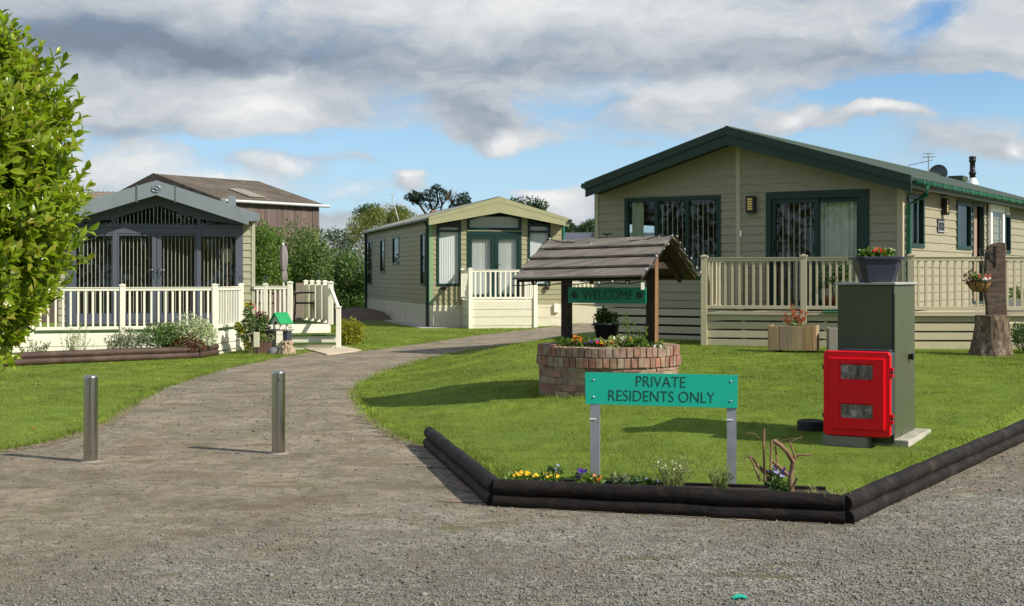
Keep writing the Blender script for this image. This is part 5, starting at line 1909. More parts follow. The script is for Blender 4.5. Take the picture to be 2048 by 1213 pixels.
def well():
    T = Thing('wishing_well', 'round red brick wishing well planter with timber posts and weathered board roof', 'wishing well', (WC.x, WC.y, WZ))
    BRICK = mat('reclaimed_brick', (1, 1, 1), .9, .35, 14, .6, 70, .006,
                island=[(.27, .11, .075), (.22, .13, .095), (.30, .20, .14), (.19, .13, .10), (.33, .135, .095), (.26, .21, .165), (.32, .235, .155), (.24, .165, .13), (.28, .13, .09), (.20, .125, .095)], dirt=((.38, .33, .28), 4, .75))
    mb = MB()

    def brick(a0, a1, r0, r1, z0, z1):
        j = lambda: random.uniform(-.003, .003)
        rr = r1 + random.uniform(-.006, .008)
        k = 3
        pts = []
        for z in (z0 + j(), z1 + j()):
            for r in (r0, rr):
                for i in range(k):
                    a = a0 + (a1 - a0) * i / (k - 1)
                    pts.append((r * math.cos(a), r * math.sin(a), z))
        fs = []
        for i in range(k - 1):
            fs += [(i, i + 1, k + i + 1, k + i), (2 * k + i, 3 * k + i, 3 * k + i + 1, 2 * k + i + 1), (k + i, k + i + 1, 3 * k + i + 1, 3 * k + i), (i, 2 * k + i, 2 * k + i + 1, i + 1)]
        fs += [(0, k, 3 * k, 2 * k), (k - 1, 3 * k - 1, 4 * k - 1, 2 * k - 1)]
        mb.add(pts, fs)
    z = -.08
    row = 0
    while z < RIM - .235:
        n = 24
        for i in range(n):
            a = 2 * math.pi * (i + .5 * (row % 2)) / n + random.uniform(-.006, .006)
            brick(a, a + 2 * math.pi / n - .013, WR - .10, WR - .012, z, z + .064)
        z += .074; row += 1
    z0 = RIM - .222
    for k in range(2):
        n = 66
        for i in range(n):
            a = 2 * math.pi * (i + .4 * k) / n + random.uniform(-.005, .005)
            brick(a, a + 2 * math.pi / n * .87, WR - .21, WR + (.012 if k == 0 else .004), z0 + k * .113 + random.uniform(-.004, .004), z0 + k * .113 + .102)
    T.part('brick_ring', mb, BRICK, bevel=.004)
    T.part('mortar', MB().lathe([(WR - .205, RIM - .012), (WR - .018, RIM - .012), (WR - .020, RIM - .235), (WR - .026, -.1)], 72), MORTAR)
    T.part('soil', MB().lathe([(.0, RIM - .02), (.4, RIM - .015), (WR - .2, RIM - .035)], 36), SOIL)
    # posts and roof
    a = R(-28)
    dx = Vector((math.cos(a), math.sin(a), 0)); nx = Vector((-dx.y, dx.x, 0))   # along the ridge, away from camera
    tilt = .021
    rz0 = 1.935 - WZ
    hw, hl, drop = .85, .76, .455
    for s in (-1, 1):
        c = dx * (.525 * s)
        hh = rz0 - .18
        po = MB()
        po.box(-.05, .05, -.05, .05, RIM - .25, hh)
        o = T.part('post', po, POSTWOOD, bevel=.006)
        o.location = c; o.rotation_euler = (0, 0, a)
        if s > 0:      # paler, warmer board on the right-hand face only
            pf = T.part('facing_board', MB().box(.051, .062, -.052, .05, RIM - .03, hh - .02), POSTWARM, o, bevel=.003)
            pf.location = (0, 0, 0)
    k = 4
    rb = MB()
    L_ = lambda t, s, w, dz: dx * t + nx * (s * w) + Vector((0, 0, rz0 + dz + tilt * t))
    for s in (-1, 1):
        for i in range(k):
            w0, w1 = hw * i / k, hw * (i + 1) / k + .03
            z_0, z_1 = -drop * (i / k) + .002, -drop * ((i + 1) / k) - .012 * 0
            up = .022
            ex = random.uniform(-.012, .012)
            segs = [(-hl - .01 + ex, hl + .01 + ex)] if i not in (1, 2) else [(-hl - .01, random.uniform(-.1, .25)), (None, hl + .015)]
            last = None
            for t0, t1 in segs:
                t0 = last + .004 if t0 is None else t0
                last = t1
                cs = []
                for zz in (0, .022):
                    for t, w, dz in ((t0, w0, z_0), (t1, w0, z_0), (t1, w1, z_1 + up), (t0, w1, z_1 + up)):
                        cs.append(L_(t, s, w, dz + zz + random.uniform(-.002, .002)))
                rb.hexa(cs)
    roof = T.part('roof', rb, OLDWOOD, bevel=.003)
    fr = MB()
    for t in (-.56, .56):
        for s in (-1, 1):
            fr.bar(L_(t, s, .02, -.05), L_(t, s, hw - .06, -drop + .005 - .02), .04, .06)
        fr.bar(L_(t, -1, .48, -.30), L_(t, 1, .48, -.30), .04, .07)
    for s in (-1, 1):
        fr.bar(L_(-.6, s, hw - .10, -drop + .03), L_(.6, s, hw - .10, -drop + .03), .04, .04)
    fr.bar(L_(-.6, 1, 0, -.06), L_(.6, 1, 0, -.06), .04, .06)
    T.part('rafter', fr, POSTWOOD, roof)
    ln = MB()
    for s in (-1, 1):
        ln.hexa([L_(t, s, w, -drop * w / hw + dz) for dz in (-.022, -.006) for t, w in ((-hl + .02, .01), (hl - .02, .01), (hl - .02, hw - .03), (-hl + .02, hw - .03))])
    T.part('lining', ln, POSTWOOD, roof)
    # metal bird-like finial on the ridge
    p = L_(-.02, 1, 0, .02)
    T.part('finial', MB().tube([p, p + Vector((0, 0, .05))], .008, 6).tube([p + Vector((-.06, 0, .055)), p + Vector((-.02, 0, .048)), p + Vector((.03, 0, .048)), p + Vector((.07, 0, .058))], [.006, .013, .013, .006], 8), BLACKM, roof)
    # WELCOME board between the posts
    zb = CZ + (HZ - 590.5) / F * 15.3 - WZ
    S = Thing('welcome_sign', 'green WELCOME board hung between the two posts of the wishing well', 'sign', WC + Vector((0, 0, WZ + zb)) - nx * .062, a)
    S.part('board', MB().box(-.475, .485, -.008, .008, -.093, .088), TEALDARK, bevel=.003)
    o = link('lettering', text_mesh('lettering', 'WELCOME', .150, .001, 1.0), INKB, S.e, (.02, -.0092, -.004)); o.rotation_euler = (math.pi / 2, 0, 0)
    for x in (-.395, .405):
        fl = MB()
        for k_ in range(6):
            t = k_ * 2 * math.pi / 6 + .3
            ex, ez = math.cos(t), math.sin(t)
            pts = [(x + ex * .006 - ez * .003, -.0092, ez * .006 + ex * .003), (x + ex * .034 - ez * .014, -.0092, ez * .034 + ex * .014), (x + ex * .05, -.0092, ez * .05),
                   (x + ex * .034 + ez * .014, -.0092, ez * .034 - ex * .014), (x + ex * .006 + ez * .003, -.0092, ez * .006 - ex * .003)]
            fl.add(pts, [(0, 1, 2, 3, 4)])
        fl.tube([(x + .006, -.0093, -.008), (x - .008, -.0093, -.045)], .0035, 5)
        S.part('flower_emblem', fl, INKB)
    # string of fairy lights along the ridge and gable edge
    FL = Thing('string_lights', 'black cable of small clear fairy lights draped over the well roof edges', 'string lights', WC + Vector((0, 0, WZ + rz0)))
    pa = []
    q = lambda t, s, w, dz: L_(t, s, w, dz) - Vector((0, 0, rz0))
    for i in range(25):
        f_ = i / 24
        pa.append(q(-hl + 2 * hl * f_, -1, .05 + .10 * math.sin(math.pi * f_), .03 - .075 * math.sin(math.pi * f_) + .008 * math.sin(f_ * 37)))
    for s in (1, -1):
        sg = []
        for i in range(19):
            f_ = i / 18
            sg.append(q(hl + .03, s, hw * f_ * 1.02, -drop * f_ + .03 + .012 * math.sin(f_ * 23)))
        if s == -1:
            lw = []
            for i in range(30):
                f_ = i / 29
                lw.append(q(hl - 2 * hl * f_, -1, hw + .03, -drop - .025 - .02 * abs(math.sin(f_ * 15))))
            p2 = sg + lw
        else:
            p1 = sg
    lf = [q(-hl - .015, -1, hw * i / 12, -drop * i / 12 + .03 + .01 * math.sin(i)) for i in range(13)]
    cab = MB()
    for p in (pa, p1, p2, lf):
        cab.tube(p, .006, 5)
    cable = FL.part('cable', cab, BLACKM)
    bu = []
    for p, st in ((pa, 3), (p1, 2), (p2, 3), (lf, 3)):
        bu += p[1::st]
    bm_ = MB().lathe([(.0, 0), (.0055, .002), (.0055, .02), (.003, .03), (0, .032)], 8).mesh('bulb')
    for b in bu:
        o = link('bulb', bm_, CLEARLIGHT, FL.e, b)
        o.rotation_euler = (random.uniform(-1.6, 1.6), random.uniform(-1.6, 1.6), 0)
    bx = dx * .445 - nx * .075 + Vector((0, 0, CZ + (HZ - 573) / F * 15 - WZ - rz0))
    FL.part('junction_box', MB().box(bx.x - .02, bx.x + .02, bx.y - .02, bx.y + .02, bx.z - .04, bx.z + .04), WHITEP, bevel=.004)
    return T


well()


# ------------------------------------------------------------------ utility cabinet, fire point, trough
def cabinet():
    a = R(-28)
    C = Vector((gx(1787, 11.15), 11.15, .11))
    ex = Vector((math.cos(a), math.sin(a), 0)); ey = Vector((-ex.y, ex.x, 0))
    W, Dp = .465, .86
    zt = 1.475 - .11
    O = C - ex * W
    T = Thing('utility_cabinet', 'tall olive green metal service cabinet on a concrete slab behind the red fire point', 'cabinet', O, a)
    bd = MB().box(0, W, 0, Dp, .03, zt - .022)
    T.part('body', bd, CABINET, bevel=.008)
    T.part('lid', MB().box(-.025, W + .02, -.02, Dp + .02, zt - .02, zt), CABTOP, bevel=.004)
    T.part('seam', MB().box(W - .012, W + .004, -.003, .012, .04, zt - .024).box(W - .001, W + .003, .30, .305, .04, .6), BLACKP)
    T.part('side_panel', MB().box(W + .0005, W + .006, .03, Dp - .03, .10, zt - .10), CABINET, bevel=.003)
    kz = CZ + (HZ - 712) / F * 11.75 - .11
    kn = MB()
    kn.tube([(W + .004, Dp * .66, kz), (W + .03, Dp * .66, kz), (W + .03, Dp * .66, kz), (W + .048, Dp * .66, kz)], [.026, .022, .03, .028], 14)
    T.part('lock_knob', kn, BLACKM)
    # concrete pad
    P_ = Thing('concrete_pad', 'pale concrete pad under the olive service cabinet', 'slab', O + Vector((0, 0, -.07)), a)
    P_.part('pad', MB().box(W * .3, W + .12, .02, Dp + .10, 0, .135), CONC, bevel=.01)
    st = MB()
    # straw and cuttings lying on the pad
    pos = np.column_stack([RNG.uniform(W + .01, W + .13, 90), RNG.uniform(.08, Dp + .05, 90), np.full(90, .139)])
    ax = rnd(90); ax[:, 2] *= .05
    o = link('straw', scatter('straw', pos, ax, np.tile([0, 0, 1.], (90, 1)), RNG.uniform(.03, .10, 90), .006, BLADE), L_DRY, P_.e)
    # red double extinguisher box on the front
    fw, fh, fd = .552, .70, .155
    x0 = W - .055 - fw + .075
    E = Thing('fire_point_box', 'red plastic fire extinguisher box with two clear windows on the cabinet front', 'extinguisher box', O + ex * x0 + ey * (-.012) + Vector((0, 0, .090)), a)
    z0 = .01
    body = MB().box(.008, fw - .004, -fd, 0, z0 + .012, z0 + fh - .005)
    E.part('body', body, GREYBOX, bevel=.02)
    holes = [(.135, .135 + .285, .455 + z0, .60 + z0), (.135, .135 + .285, .135 + z0, .275 + z0)]
    # door: raised frame built round two openings
    yF, yB = -fd - .055, -fd - .002
    dm = MB()

    def rect_ring(x0_, x1_, z0_, z1_, hs, y0_, y1_):
        xs = sorted({x0_, x1_} | {q for hl in hs for q in hl[:2]}); zs_ = sorted({z0_, z1_} | {q for hl in hs for q in hl[2:]})
        for xa, xb in zip(xs[:-1], xs[1:]):
            for za, zb in zip(zs_[:-1], zs_[1:]):
                if not any(hl[0] - 1e-6 <= xa and xb <= hl[1] + 1e-6 and hl[2] - 1e-6 <= za and zb <= hl[3] + 1e-6 for hl in hs):
                    dm.add([(xa, y0_, za), (xb, y0_, za), (xb, y0_, zb), (xa, y0_, zb)], [(0, 1, 2, 3)])
    # outer tray with rounded corners
    def rr(x0_, x1_, z0_, z1_, r, n=7):
        out = []
        for cx, cz, t0 in ((x1_ - r, z1_ - r, 0), (x0_ + r, z1_ - r, 90), (x0_ + r, z0_ + r, 180), (x1_ - r, z0_ + r, 270)):
            out += [(cx + r * math.cos(R(t0 + 90 * i / n)), cz + r * math.sin(R(t0 + 90 * i / n))) for i in range(n + 1)]
        return out
    loops = [(rr(0, fw, z0, z0 + fh, .035), yB), (rr(0, fw, z0, z0 + fh, .035), yB - .022), (rr(.008, fw - .008, z0 + .008, z0 + fh - .008, .03), yB - .030),
             (rr(.045, fw - .045, z0 + .055, z0 + fh - .055, .008), yB - .030), (rr(.05, fw - .05, z0 + .062, z0 + fh - .062, .006), yF)]
    vs, fs = [], []
    for lp, y in loops:
        vs += [(x, y, z) for x, z in lp]
    n = len(loops[0][0])
    for k in range(len(loops) - 1):
        fs += [(k * n + i, k * n + (i + 1) % n, (k + 1) * n + (i + 1) % n, (k + 1) * n + i) for i in range(n)]
    dm.add(vs, fs)
    rect_ring(.05, fw - .05, z0 + .062, z0 + fh - .062, holes, yF, yF)
    for hl in holes:      # sloped window reveals
        i_ = .014
        o4 = [(hl[0], yF, hl[2]), (hl[1], yF, hl[2]), (hl[1], yF, hl[3]), (hl[0], yF, hl[3])]
        i4 = [(hl[0] + i_, yF + .022, hl[2] + i_), (hl[1] - i_, yF + .022, hl[2] + i_), (hl[1] - i_, yF + .022, hl[3] - i_), (hl[0] + i_, yF + .022, hl[3] - i_)]
        dm.add(o4 + i4, [(i, (i + 1) % 4, 4 + (i + 1) % 4, 4 + i) for i in range(4)])
    mx, mz = fw / 2 - .005, z0 + .36
    dm.box(mx - .09, mx + .09, yF - .0025, yF + .002, mz - .045, mz + .045)
    me = dm.mesh('door')
    door = E.part('door', me, REDP)
    CLOUD = mat('scuffed_window', (.15, .12, .12), .3, .9, 16, .3, 30, stretch=(1.6, 1, .45), dirt=((.42, .41, .41), 14, .9), spec=.5)
    for hl in holes:
        w_ = MB(); nn = 14
        x = np.linspace(hl[0] + .012, hl[1] - .012, nn)
        vs = []
        for zq in (hl[2] + .012, (hl[2] + hl[3]) / 2, hl[3] - .012):
            for xq in x:
                vs.append((xq, yF + .0225 - random.uniform(0, .004), zq))
        w_.add(vs, [(r_ * nn + i, r_ * nn + i + 1, (r_ + 1) * nn + i + 1, (r_ + 1) * nn + i) for r_ in range(2) for i in range(nn - 1)], True)
        pn = E.part('window', w_, CLOUD, door)
    for zz in (z0 + .155, z0 + .535):
        hg = MB()
        for k in (-.028, .022):
            hg.box(fw - .006, fw + .022, yB - .03, yB - .002, zz + k - .014, zz + k + .014)
        E.part('hinge', hg, REDP, bevel=.003)
        E.part('hinge_pin', MB().box(fw, fw + .014, yB - .024, yB - .006, zz - .020, zz + .012), BLACKP)
    for zz in (.16, .56):
        E.part('catch', MB().box(-.012, .004, -fd - .02, -fd + .02, z0 + zz - .02, z0 + zz + .02), BLACKP, bevel=.003)
    E.part('top_lip', MB().box(.14, fw - .02, -fd + .01, -.01, z0 + fh - .004, z0 + fh + .012), GREYBOX, bevel=.004)
    # plinth under the box
    Q = Thing('plinth_block', 'low grey concrete block below the red extinguisher box', 'block', O + ex * x0 + Vector((0, 0, -.06)), a)
    Q.part('block', MB().box(-.01, .36, -.19, -.025, 0, .155), PLINTH, bevel=.008)
    # navy trough
    tz = O + ex * (W * .5 + .07) + ey * (.10) + Vector((0, 0, zt + .001))
    N_ = Thing('flower_trough', 'dark navy plastic planter of red and white flowers on top of the green cabinet', 'planter', (tz.x, tz.y, tz.z), a + R(30))

    def oct_ring(hx, hy, c, z):
        return [(-hx + c, -hy, z), (hx - c, -hy, z), (hx, -hy + c, z), (hx, hy - c, z), (hx - c, hy, z), (-hx + c, hy, z), (-hx, hy - c, z), (-hx, -hy + c, z)]
    lv = [(.125, .10, .03, 0), (.135, .105, .033, .02), (.170, .135, .045, .13), (.180, .145, .05, .187), (.205, .17, .055, .190), (.207, .172, .055, .212), (.185, .15, .05, .212), (.18, .145, .05, .185)]
    tb = MB(); vs = []
    for q in lv:
        vs += oct_ring(*q)
    tb.add(vs, [(k * 8 + i, k * 8 + (i + 1) % 8, (k + 1) * 8 + (i + 1) % 8, (k + 1) * 8 + i) for k in range(len(lv) - 1) for i in range(8)] + [tuple(range(8))])
    N_.part('trough', tb, NAVY, bevel=.003)
    N_.part('soil', MB().add(oct_ring(.178, .143, .05, .192), [tuple(range(8))]), SOIL)
    plant_on(N_, (0, 0, .20), (.165, .12, .055), 420, .05, L_BED, [(FL_RED, [(-.02, -.06, .075), (.01, -.03, .085), (.03, -.08, .07)], .038), (FL_WHI, [(.115, -.05, .09), (.13, -.02, .075), (.09, .02, .08)], .034)])
    # black inspection cover beside the plinth
    p = gpt(1626, 862)
    B = Thing('drum', 'low round black plastic inspection drum on the grass left of the red box', 'drum', (p.x, p.y + .06, p.z - .03))
    B.part('drum', MB().lathe([(.125, 0), (.128, .10), (.122, .115), (.10, .12), (.098, .112), (0, .112)], 32), RUBBER)


def flower(name, T, m, pts, size, eye=None, parent=None):
    """five-petalled flower heads at local points, facing up and out"""
    P, A, N = [], [], []
    for c in pts:
        n = Vector((random.uniform(-.5, .5), random.uniform(-.9, .1), random.uniform(.3, 1))).normalized()
        t = n.orthogonal().normalized(); b = n.cross(t)
        for k in range(6):
            a = k * 2 * math.pi / 6 + random.uniform(-.2, .2)
            P.append(c); A.append(t * math.cos(a) + b * math.sin(a) + n * random.uniform(.1, .45)); N.append(n)
    P = np.array([tuple(p) for p in P]); A = np.array([tuple(p) for p in A]); N = np.array([tuple(p) for p in N])
    me = scatter(name, P, A, N, size * RNG.uniform(.75, 1.15, len(P)), size * .85, LEAF)
    return link(name, me, m, parent or T.e)


def plant_on(T, c, r, n, leaf, lm, flowers=(), stems=True, upb=.5):
    cl = [(c[0] + random.uniform(-1, 1) * r[0] * .6, c[1] + random.uniform(-1, 1) * r[1] * .6, c[2] + random.uniform(0, .7) * r[2], r[0] * .45, r[1] * .45, r[2] * .6) for _ in range(10)]
    link('foliage', clump_leaves('foliage', cl, n, leaf, .5, LEAF, upb), lm, T.e)
    for m, pts, sz in flowers:
        flower('flower_head', T, m, [Vector(c) + Vector(p) - Vector((0, 0, .02)) for p in pts], sz)


cabinet()


# ------------------------------------------------------------------ plants as things
def stems_mb(n, r, hgt, spread, rad, seg=5):
    mb = MB()
    for _ in range(n):
        a = random.uniform(0, 6.28); q = random.uniform(0, r)
        p = Vector((math.cos(a) * q, math.sin(a) * q, -.02)); v = Vector((math.cos(a) * spread, math.sin(a) * spread, 1)) * (hgt / seg)
        pts = [p]
        for k in range(seg):
            v = v + Vector((random.uniform(-1, 1), random.uniform(-1, 1), 0)) * hgt * .03
            p = p + v; pts.append(p)
        mb.tube(pts, [rad * (1 - .75 * k / seg) for k in range(seg + 1)], 5)
    return mb


def shrub(name, label, cat, p, r, n, leaf, lm, group=None, nclump=26, rc=.3, stems=5, asp=.5, upb=.3, tm=TRUNK, base=0.0, tmpl=LEAF, zmin=-.5):
    T = Thing(name, label, cat, p, 0, group)
    cl = lumpy(0, 0, base + r[2], r[0], r[1], r[2], nclump, rc, zmin)
    cl.append((0, 0, base + r[2], r[0] * .6, r[1] * .6, r[2] * .75))
    link('foliage', clump_leaves('foliage', cl, n, leaf, asp, tmpl, upb), lm, T.e)
    if stems:
        T.part('stem', stems_mb(stems, r[0] * .25, base + r[2] * 1.3, .25, max(.006, r[0] * .035)), tm)
    return T


def tree(name, label, p, trunk, limbs, clumps, n, leaf, lm, tm=TRUNK, group='trees behind the park homes', asp=.5, rad=.2, tmpl=LEAF, upb=.2):
    T = Thing(name, label, 'tree', p, 0, group)
    mb = MB()
    mb.tube(trunk, [rad * (1 - .6 * i / (len(trunk) - 1)) for i in range(len(trunk))], 8)
    top = Vector(trunk[-1]); mid = Vector(trunk[len(trunk) // 2])
    for c in clumps[::max(1, len(clumps) // limbs)]:
        e = Vector(c[:3])
        s = mid.lerp(top, random.uniform(0, 1))
        m1 = s.lerp(e, .5) + Vector((random.uniform(-.2, .2), random.uniform(-.2, .2), random.uniform(-.1, .3)))
        mb.tube([s, m1, e], [rad * .35, rad * .22, rad * .06], 6)
    T.part('trunk', mb, tm)
    link('crown', clump_leaves('crown', clumps, n, leaf, asp, tmpl, upb), lm, T.e)
    return T


# the laurel on the left: upright shoots of glossy leaves over a dense inner mass
def laurel():
    D = 6.9
    C = Vector((gx(-136, D), D, CZ + (HZ - 398) / F * D))
    rx, ry, rz_ = 234 / F * D, .70, 364 / F * D
    base = Vector((C.x, C.y, h(C.x, C.y)))
    T = Thing('laurel_bush', 'tall bright green glossy-leaved laurel bush filling the left edge', 'bush', base)
    n = 2300
    d = unit(rnd(n) * np.array([1, 1, 1]))
    d = d[(d[:, 1] < .45) | (d[:, 0] > .1)]
    n = len(d)
    k = 1 + .13 * np.sin(d[:, 0] * 7 + d[:, 2] * 5) * np.cos(d[:, 2] * 9 + d[:, 1] * 6)
    bulge = np.where(d[:, 2] < 0, 1.0, 1.0)
    S = d * np.array([rx, ry, rz_]) * (RNG.uniform(.70, .99, n) * k)[:, None] * bulge[:, None]
    outw = unit(d / np.array([rx, ry, rz_]))
    sd = unit(outw * .62 + np.array([.05, -.1, .72]) + rnd(n) * .22)
    LN = RNG.uniform(.12, .28, n)
    P, A, N, LL = [], [], [], []
    st = MB()
    for i in range(n):
        s = Vector(S[i]); v = Vector(sd[i]); x = v.orthogonal().normalized(); y = v.cross(x)
        m = int(LN[i] / .021)
        for j in range(m):
            t = j / m
            a = j * 2.4 + i
            side = x * math.cos(a) + y * math.sin(a)
            ax = side * (1.25 - .7 * t) + v * (.45 + .9 * t) + Vector((random.uniform(-.3, .3), random.uniform(-.3, .3), .08))
            P.append(s + v * LN[i] * t); A.append(ax); N.append(v - side * .4 + Vector((0, 0, .3)))
            LL.append((.090 - .026 * t) * random.uniform(.75, 1.2))
        if i % 3 == 0:
            st.tube([s - v * .1, s + v * LN[i]], [.005, .002], 4)
    off = C - base
    P = np.array([tuple(p + off) for p in P]); A = np.array([tuple(p) for p in A]); N = np.array([tuple(p) for p in N]); LL = np.array(LL)
    link('foliage', scatter('foliage', P, A, N, LL, LL * .44, LAURL), L_LAUREL, T.e)
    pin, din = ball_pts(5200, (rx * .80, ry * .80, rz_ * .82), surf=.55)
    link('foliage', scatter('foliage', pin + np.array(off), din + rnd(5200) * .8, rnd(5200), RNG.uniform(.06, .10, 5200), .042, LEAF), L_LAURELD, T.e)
    pm, dm_ = ball_pts(6500, (rx * 1.0, ry * 1.0, rz_ * 1.0), surf=.86)
    am = dm_ * .9 + rnd(6500) * .7; am[:, 2] += .35
    link('foliage', scatter('foliage', pm + np.array(off), am, dm_ + rnd(6500) * .5, RNG.uniform(.06, .105, 6500), .038, LAURL), L_LAUREL, T.e)
    # skirt of foliage down to the ground on the far left side
    c0 = Vector((gx(-272, D), D, .78)) - base
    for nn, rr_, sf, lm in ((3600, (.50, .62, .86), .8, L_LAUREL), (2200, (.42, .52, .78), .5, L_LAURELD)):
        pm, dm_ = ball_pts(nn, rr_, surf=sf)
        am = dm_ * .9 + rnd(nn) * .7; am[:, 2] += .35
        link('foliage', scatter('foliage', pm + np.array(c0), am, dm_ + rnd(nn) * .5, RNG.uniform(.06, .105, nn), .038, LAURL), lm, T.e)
    st.v = [tuple(Vector(v) + off) for v in st.v]
    for k_ in range(7):
        a = k_ * .9
        st.tube([(math.cos(a) * .1, math.sin(a) * .1, -.05), (math.cos(a) * .14, math.sin(a) * .14, .6), (math.cos(a) * .3, math.sin(a) * .3, off.z + .3), (math.cos(a) * .4, math.sin(a) * .4, off.z + rz_ * .55)], [.03, .025, .016, .006], 7)
    T.part('stem', st, mat('green_stem', (.10, .12, .03), .7, .2, 6))


laurel()
# ------------------------------------------------------------------ background trees and hedge
def gz(x, y):
    return h(x, y)


def bpt(px, D):
    x = gx(px, D)
    return Vector((x, D, h(x, D) - .03))


def zat(py, D):
    return CZ + (HZ - py) / F * D


def mass(px0, px1, pyt, pyb, D, n, rc, dep=1.2, seed=1):
    """clump list (relative to the foot) filling a photo-sized outline"""
    b = bpt((px0 + px1) / 2, D)
    w = (px1 - px0) / 2 / F * D; zt, zb = zat(pyt, D) - b.z, zat(pyb, D) - b.z
    return b, lumpy(0, 0, (zt + zb) / 2, w * .92, dep, (zt - zb) / 2, n, rc, -.9) + [(0, 0, (zt + zb) / 2, w * .62, dep * .6, (zt - zb) * .36)]


b, cl = mass(500, 566, 440, 600, 36.5, 34, .30, .8)
tree('evergreen_tree', 'bright green leafy tree rising right behind the slate-fronted home corner', b, [(0, 0, 0), (.02, 0, .8), (.05, 0, 1.6), (0, 0, 2.4)], 7, cl, 7000, .085, L_BRIGHT, rad=.07)
b, cl = mass(552, 650, 458, 600, 39.5, 46, .42, 1.0)
tree('shrub_tree', 'dark olive bushy tree behind the folded parasol below the barn wall', b, [(0, 0, 0), (.05, 0, .7), (-.05, 0, 1.4), (0, 0, 2.2)], 7, cl, 7600, .095, L_DARK, rad=.08)
b, cl = mass(590, 660, 472, 600, 38.3, 30, .30, .7)
tree('shrub_tree', 'smaller brown-green bush in front of the dark olive tree above the privacy boards', b, [(0, 0, 0), (.05, 0, .5), (-.05, 0, 1.0)], 5, cl, 3600, .08, L_DARK, rad=.05)
hb = Thing('hedge', 'long bright green hedge between the two park homes below the bare tree', 'hedge', bpt(690, 61))
cl = []
for i in range(46):
    px = 640 + 110 * random.random(); Dq = 59 + 4 * random.random()
    p = bpt(px, Dq)
    zt = zat(492 + 14 * random.random(), Dq)
    z = random.uniform(p.z + .2, zt - .3)
    cl.append((p.x - hb.O.x, p.y - hb.O.y, z - hb.O.z,   .6, .6, .5))
link('foliage', clump_leaves('foliage', cl, 9500, .15, .5), L_HEDGE, hb.e)
hb.part('stem', stems_mb(14, .9, 1.4, .15, .03), TRUNK)


def bare_tree():
    b = bpt(664, 60)
    T = Thing('bare_tree', 'bare pale-branched tree with sparse twigs right of the barn', 'tree', b, 0, 'trees behind the park homes')
    mb = MB()

    def grow(p, v, ln, r, dep):
        pts, q = [p], p
        for k in range(3):
            v = (v + Vector((random.uniform(-.22, .22), random.uniform(-.22, .22), random.uniform(-.05, .16)))).normalized()
            q = q + v * ln / 3; pts.append(q)
        mb.tube(pts, [r, r * .85, r * .7, r * .55], 5 if dep < 2 else 4, cap=False)
        if dep < 4:
            for _ in range(3 if dep < 3 else 2):
                u = (v + Vector((random.uniform(-.75, .75), random.uniform(-.75, .75), random.uniform(-.25, .5)))).normalized()
                grow(pts[random.choice((1, 2, 3))], u, ln * random.uniform(.6, .82), r * .52, dep + 1)
    for a in (-.35, -.1, .15, .4):
        grow(Vector((a * .4, 0, 0)), Vector((a * 1.0, random.uniform(-.2, .2), 1)).normalized(), 1.45, .05, 0)
    T.part('trunk', mb, PALEBARK)
    cl = lumpy(0, 0, 1.55, .6, .5, .75, 16, .22)
    link('crown', clump_leaves('crown', cl, 800, .10, .5), L_DARK, T.e)


bare_tree()
b, cl = mass(628, 700, 452, 540, 70, 26, .42, .9)
tree('shrub_tree', 'grey-green bush tree filling the gap behind the bare pale tree', b, [(0, 0, 0), (0, 0, .8), (0, 0, 1.6)], 5, cl, 2600, .14, L_FAR, rad=.1)
b = bpt(770, 76)
cl = []
for i in range(60):
    t = random.uniform(-1, 1); s = random.uniform(0, 1)
    cl.append((t * 2.05, random.uniform(-.9, .9), zat(424 + 26 * t * t + 70 * s, 76) - b.z, .42, .42, .55))
tree('willow_tree', 'yellow-green drooping willow behind the olive home roof left end', b, [(0, 0, 0), (0, 0, 1.5), (.1, 0, 3.0), (0, 0, 4.2)], 9, cl, 9500, .16, L_WILLOW, asp=.3, rad=.22, upb=-.5)
for px, w, pt, pb, lab in ((738, 24, 417, 445, 'dark rounded tree top peeping above the willow'), (793, 22, 413, 470, 'dark ragged conifer behind the roof aerial of the olive home')):
    b, cl = mass(px - w, px + w, pt, pb, 95, 22, .5, .7)
    tree('dark_tree', lab, b, [(0, 0, 0), (0, 0, 2), (.1, 0, 4)], 5, cl, 2400, .18, L_FAR, rad=.18)


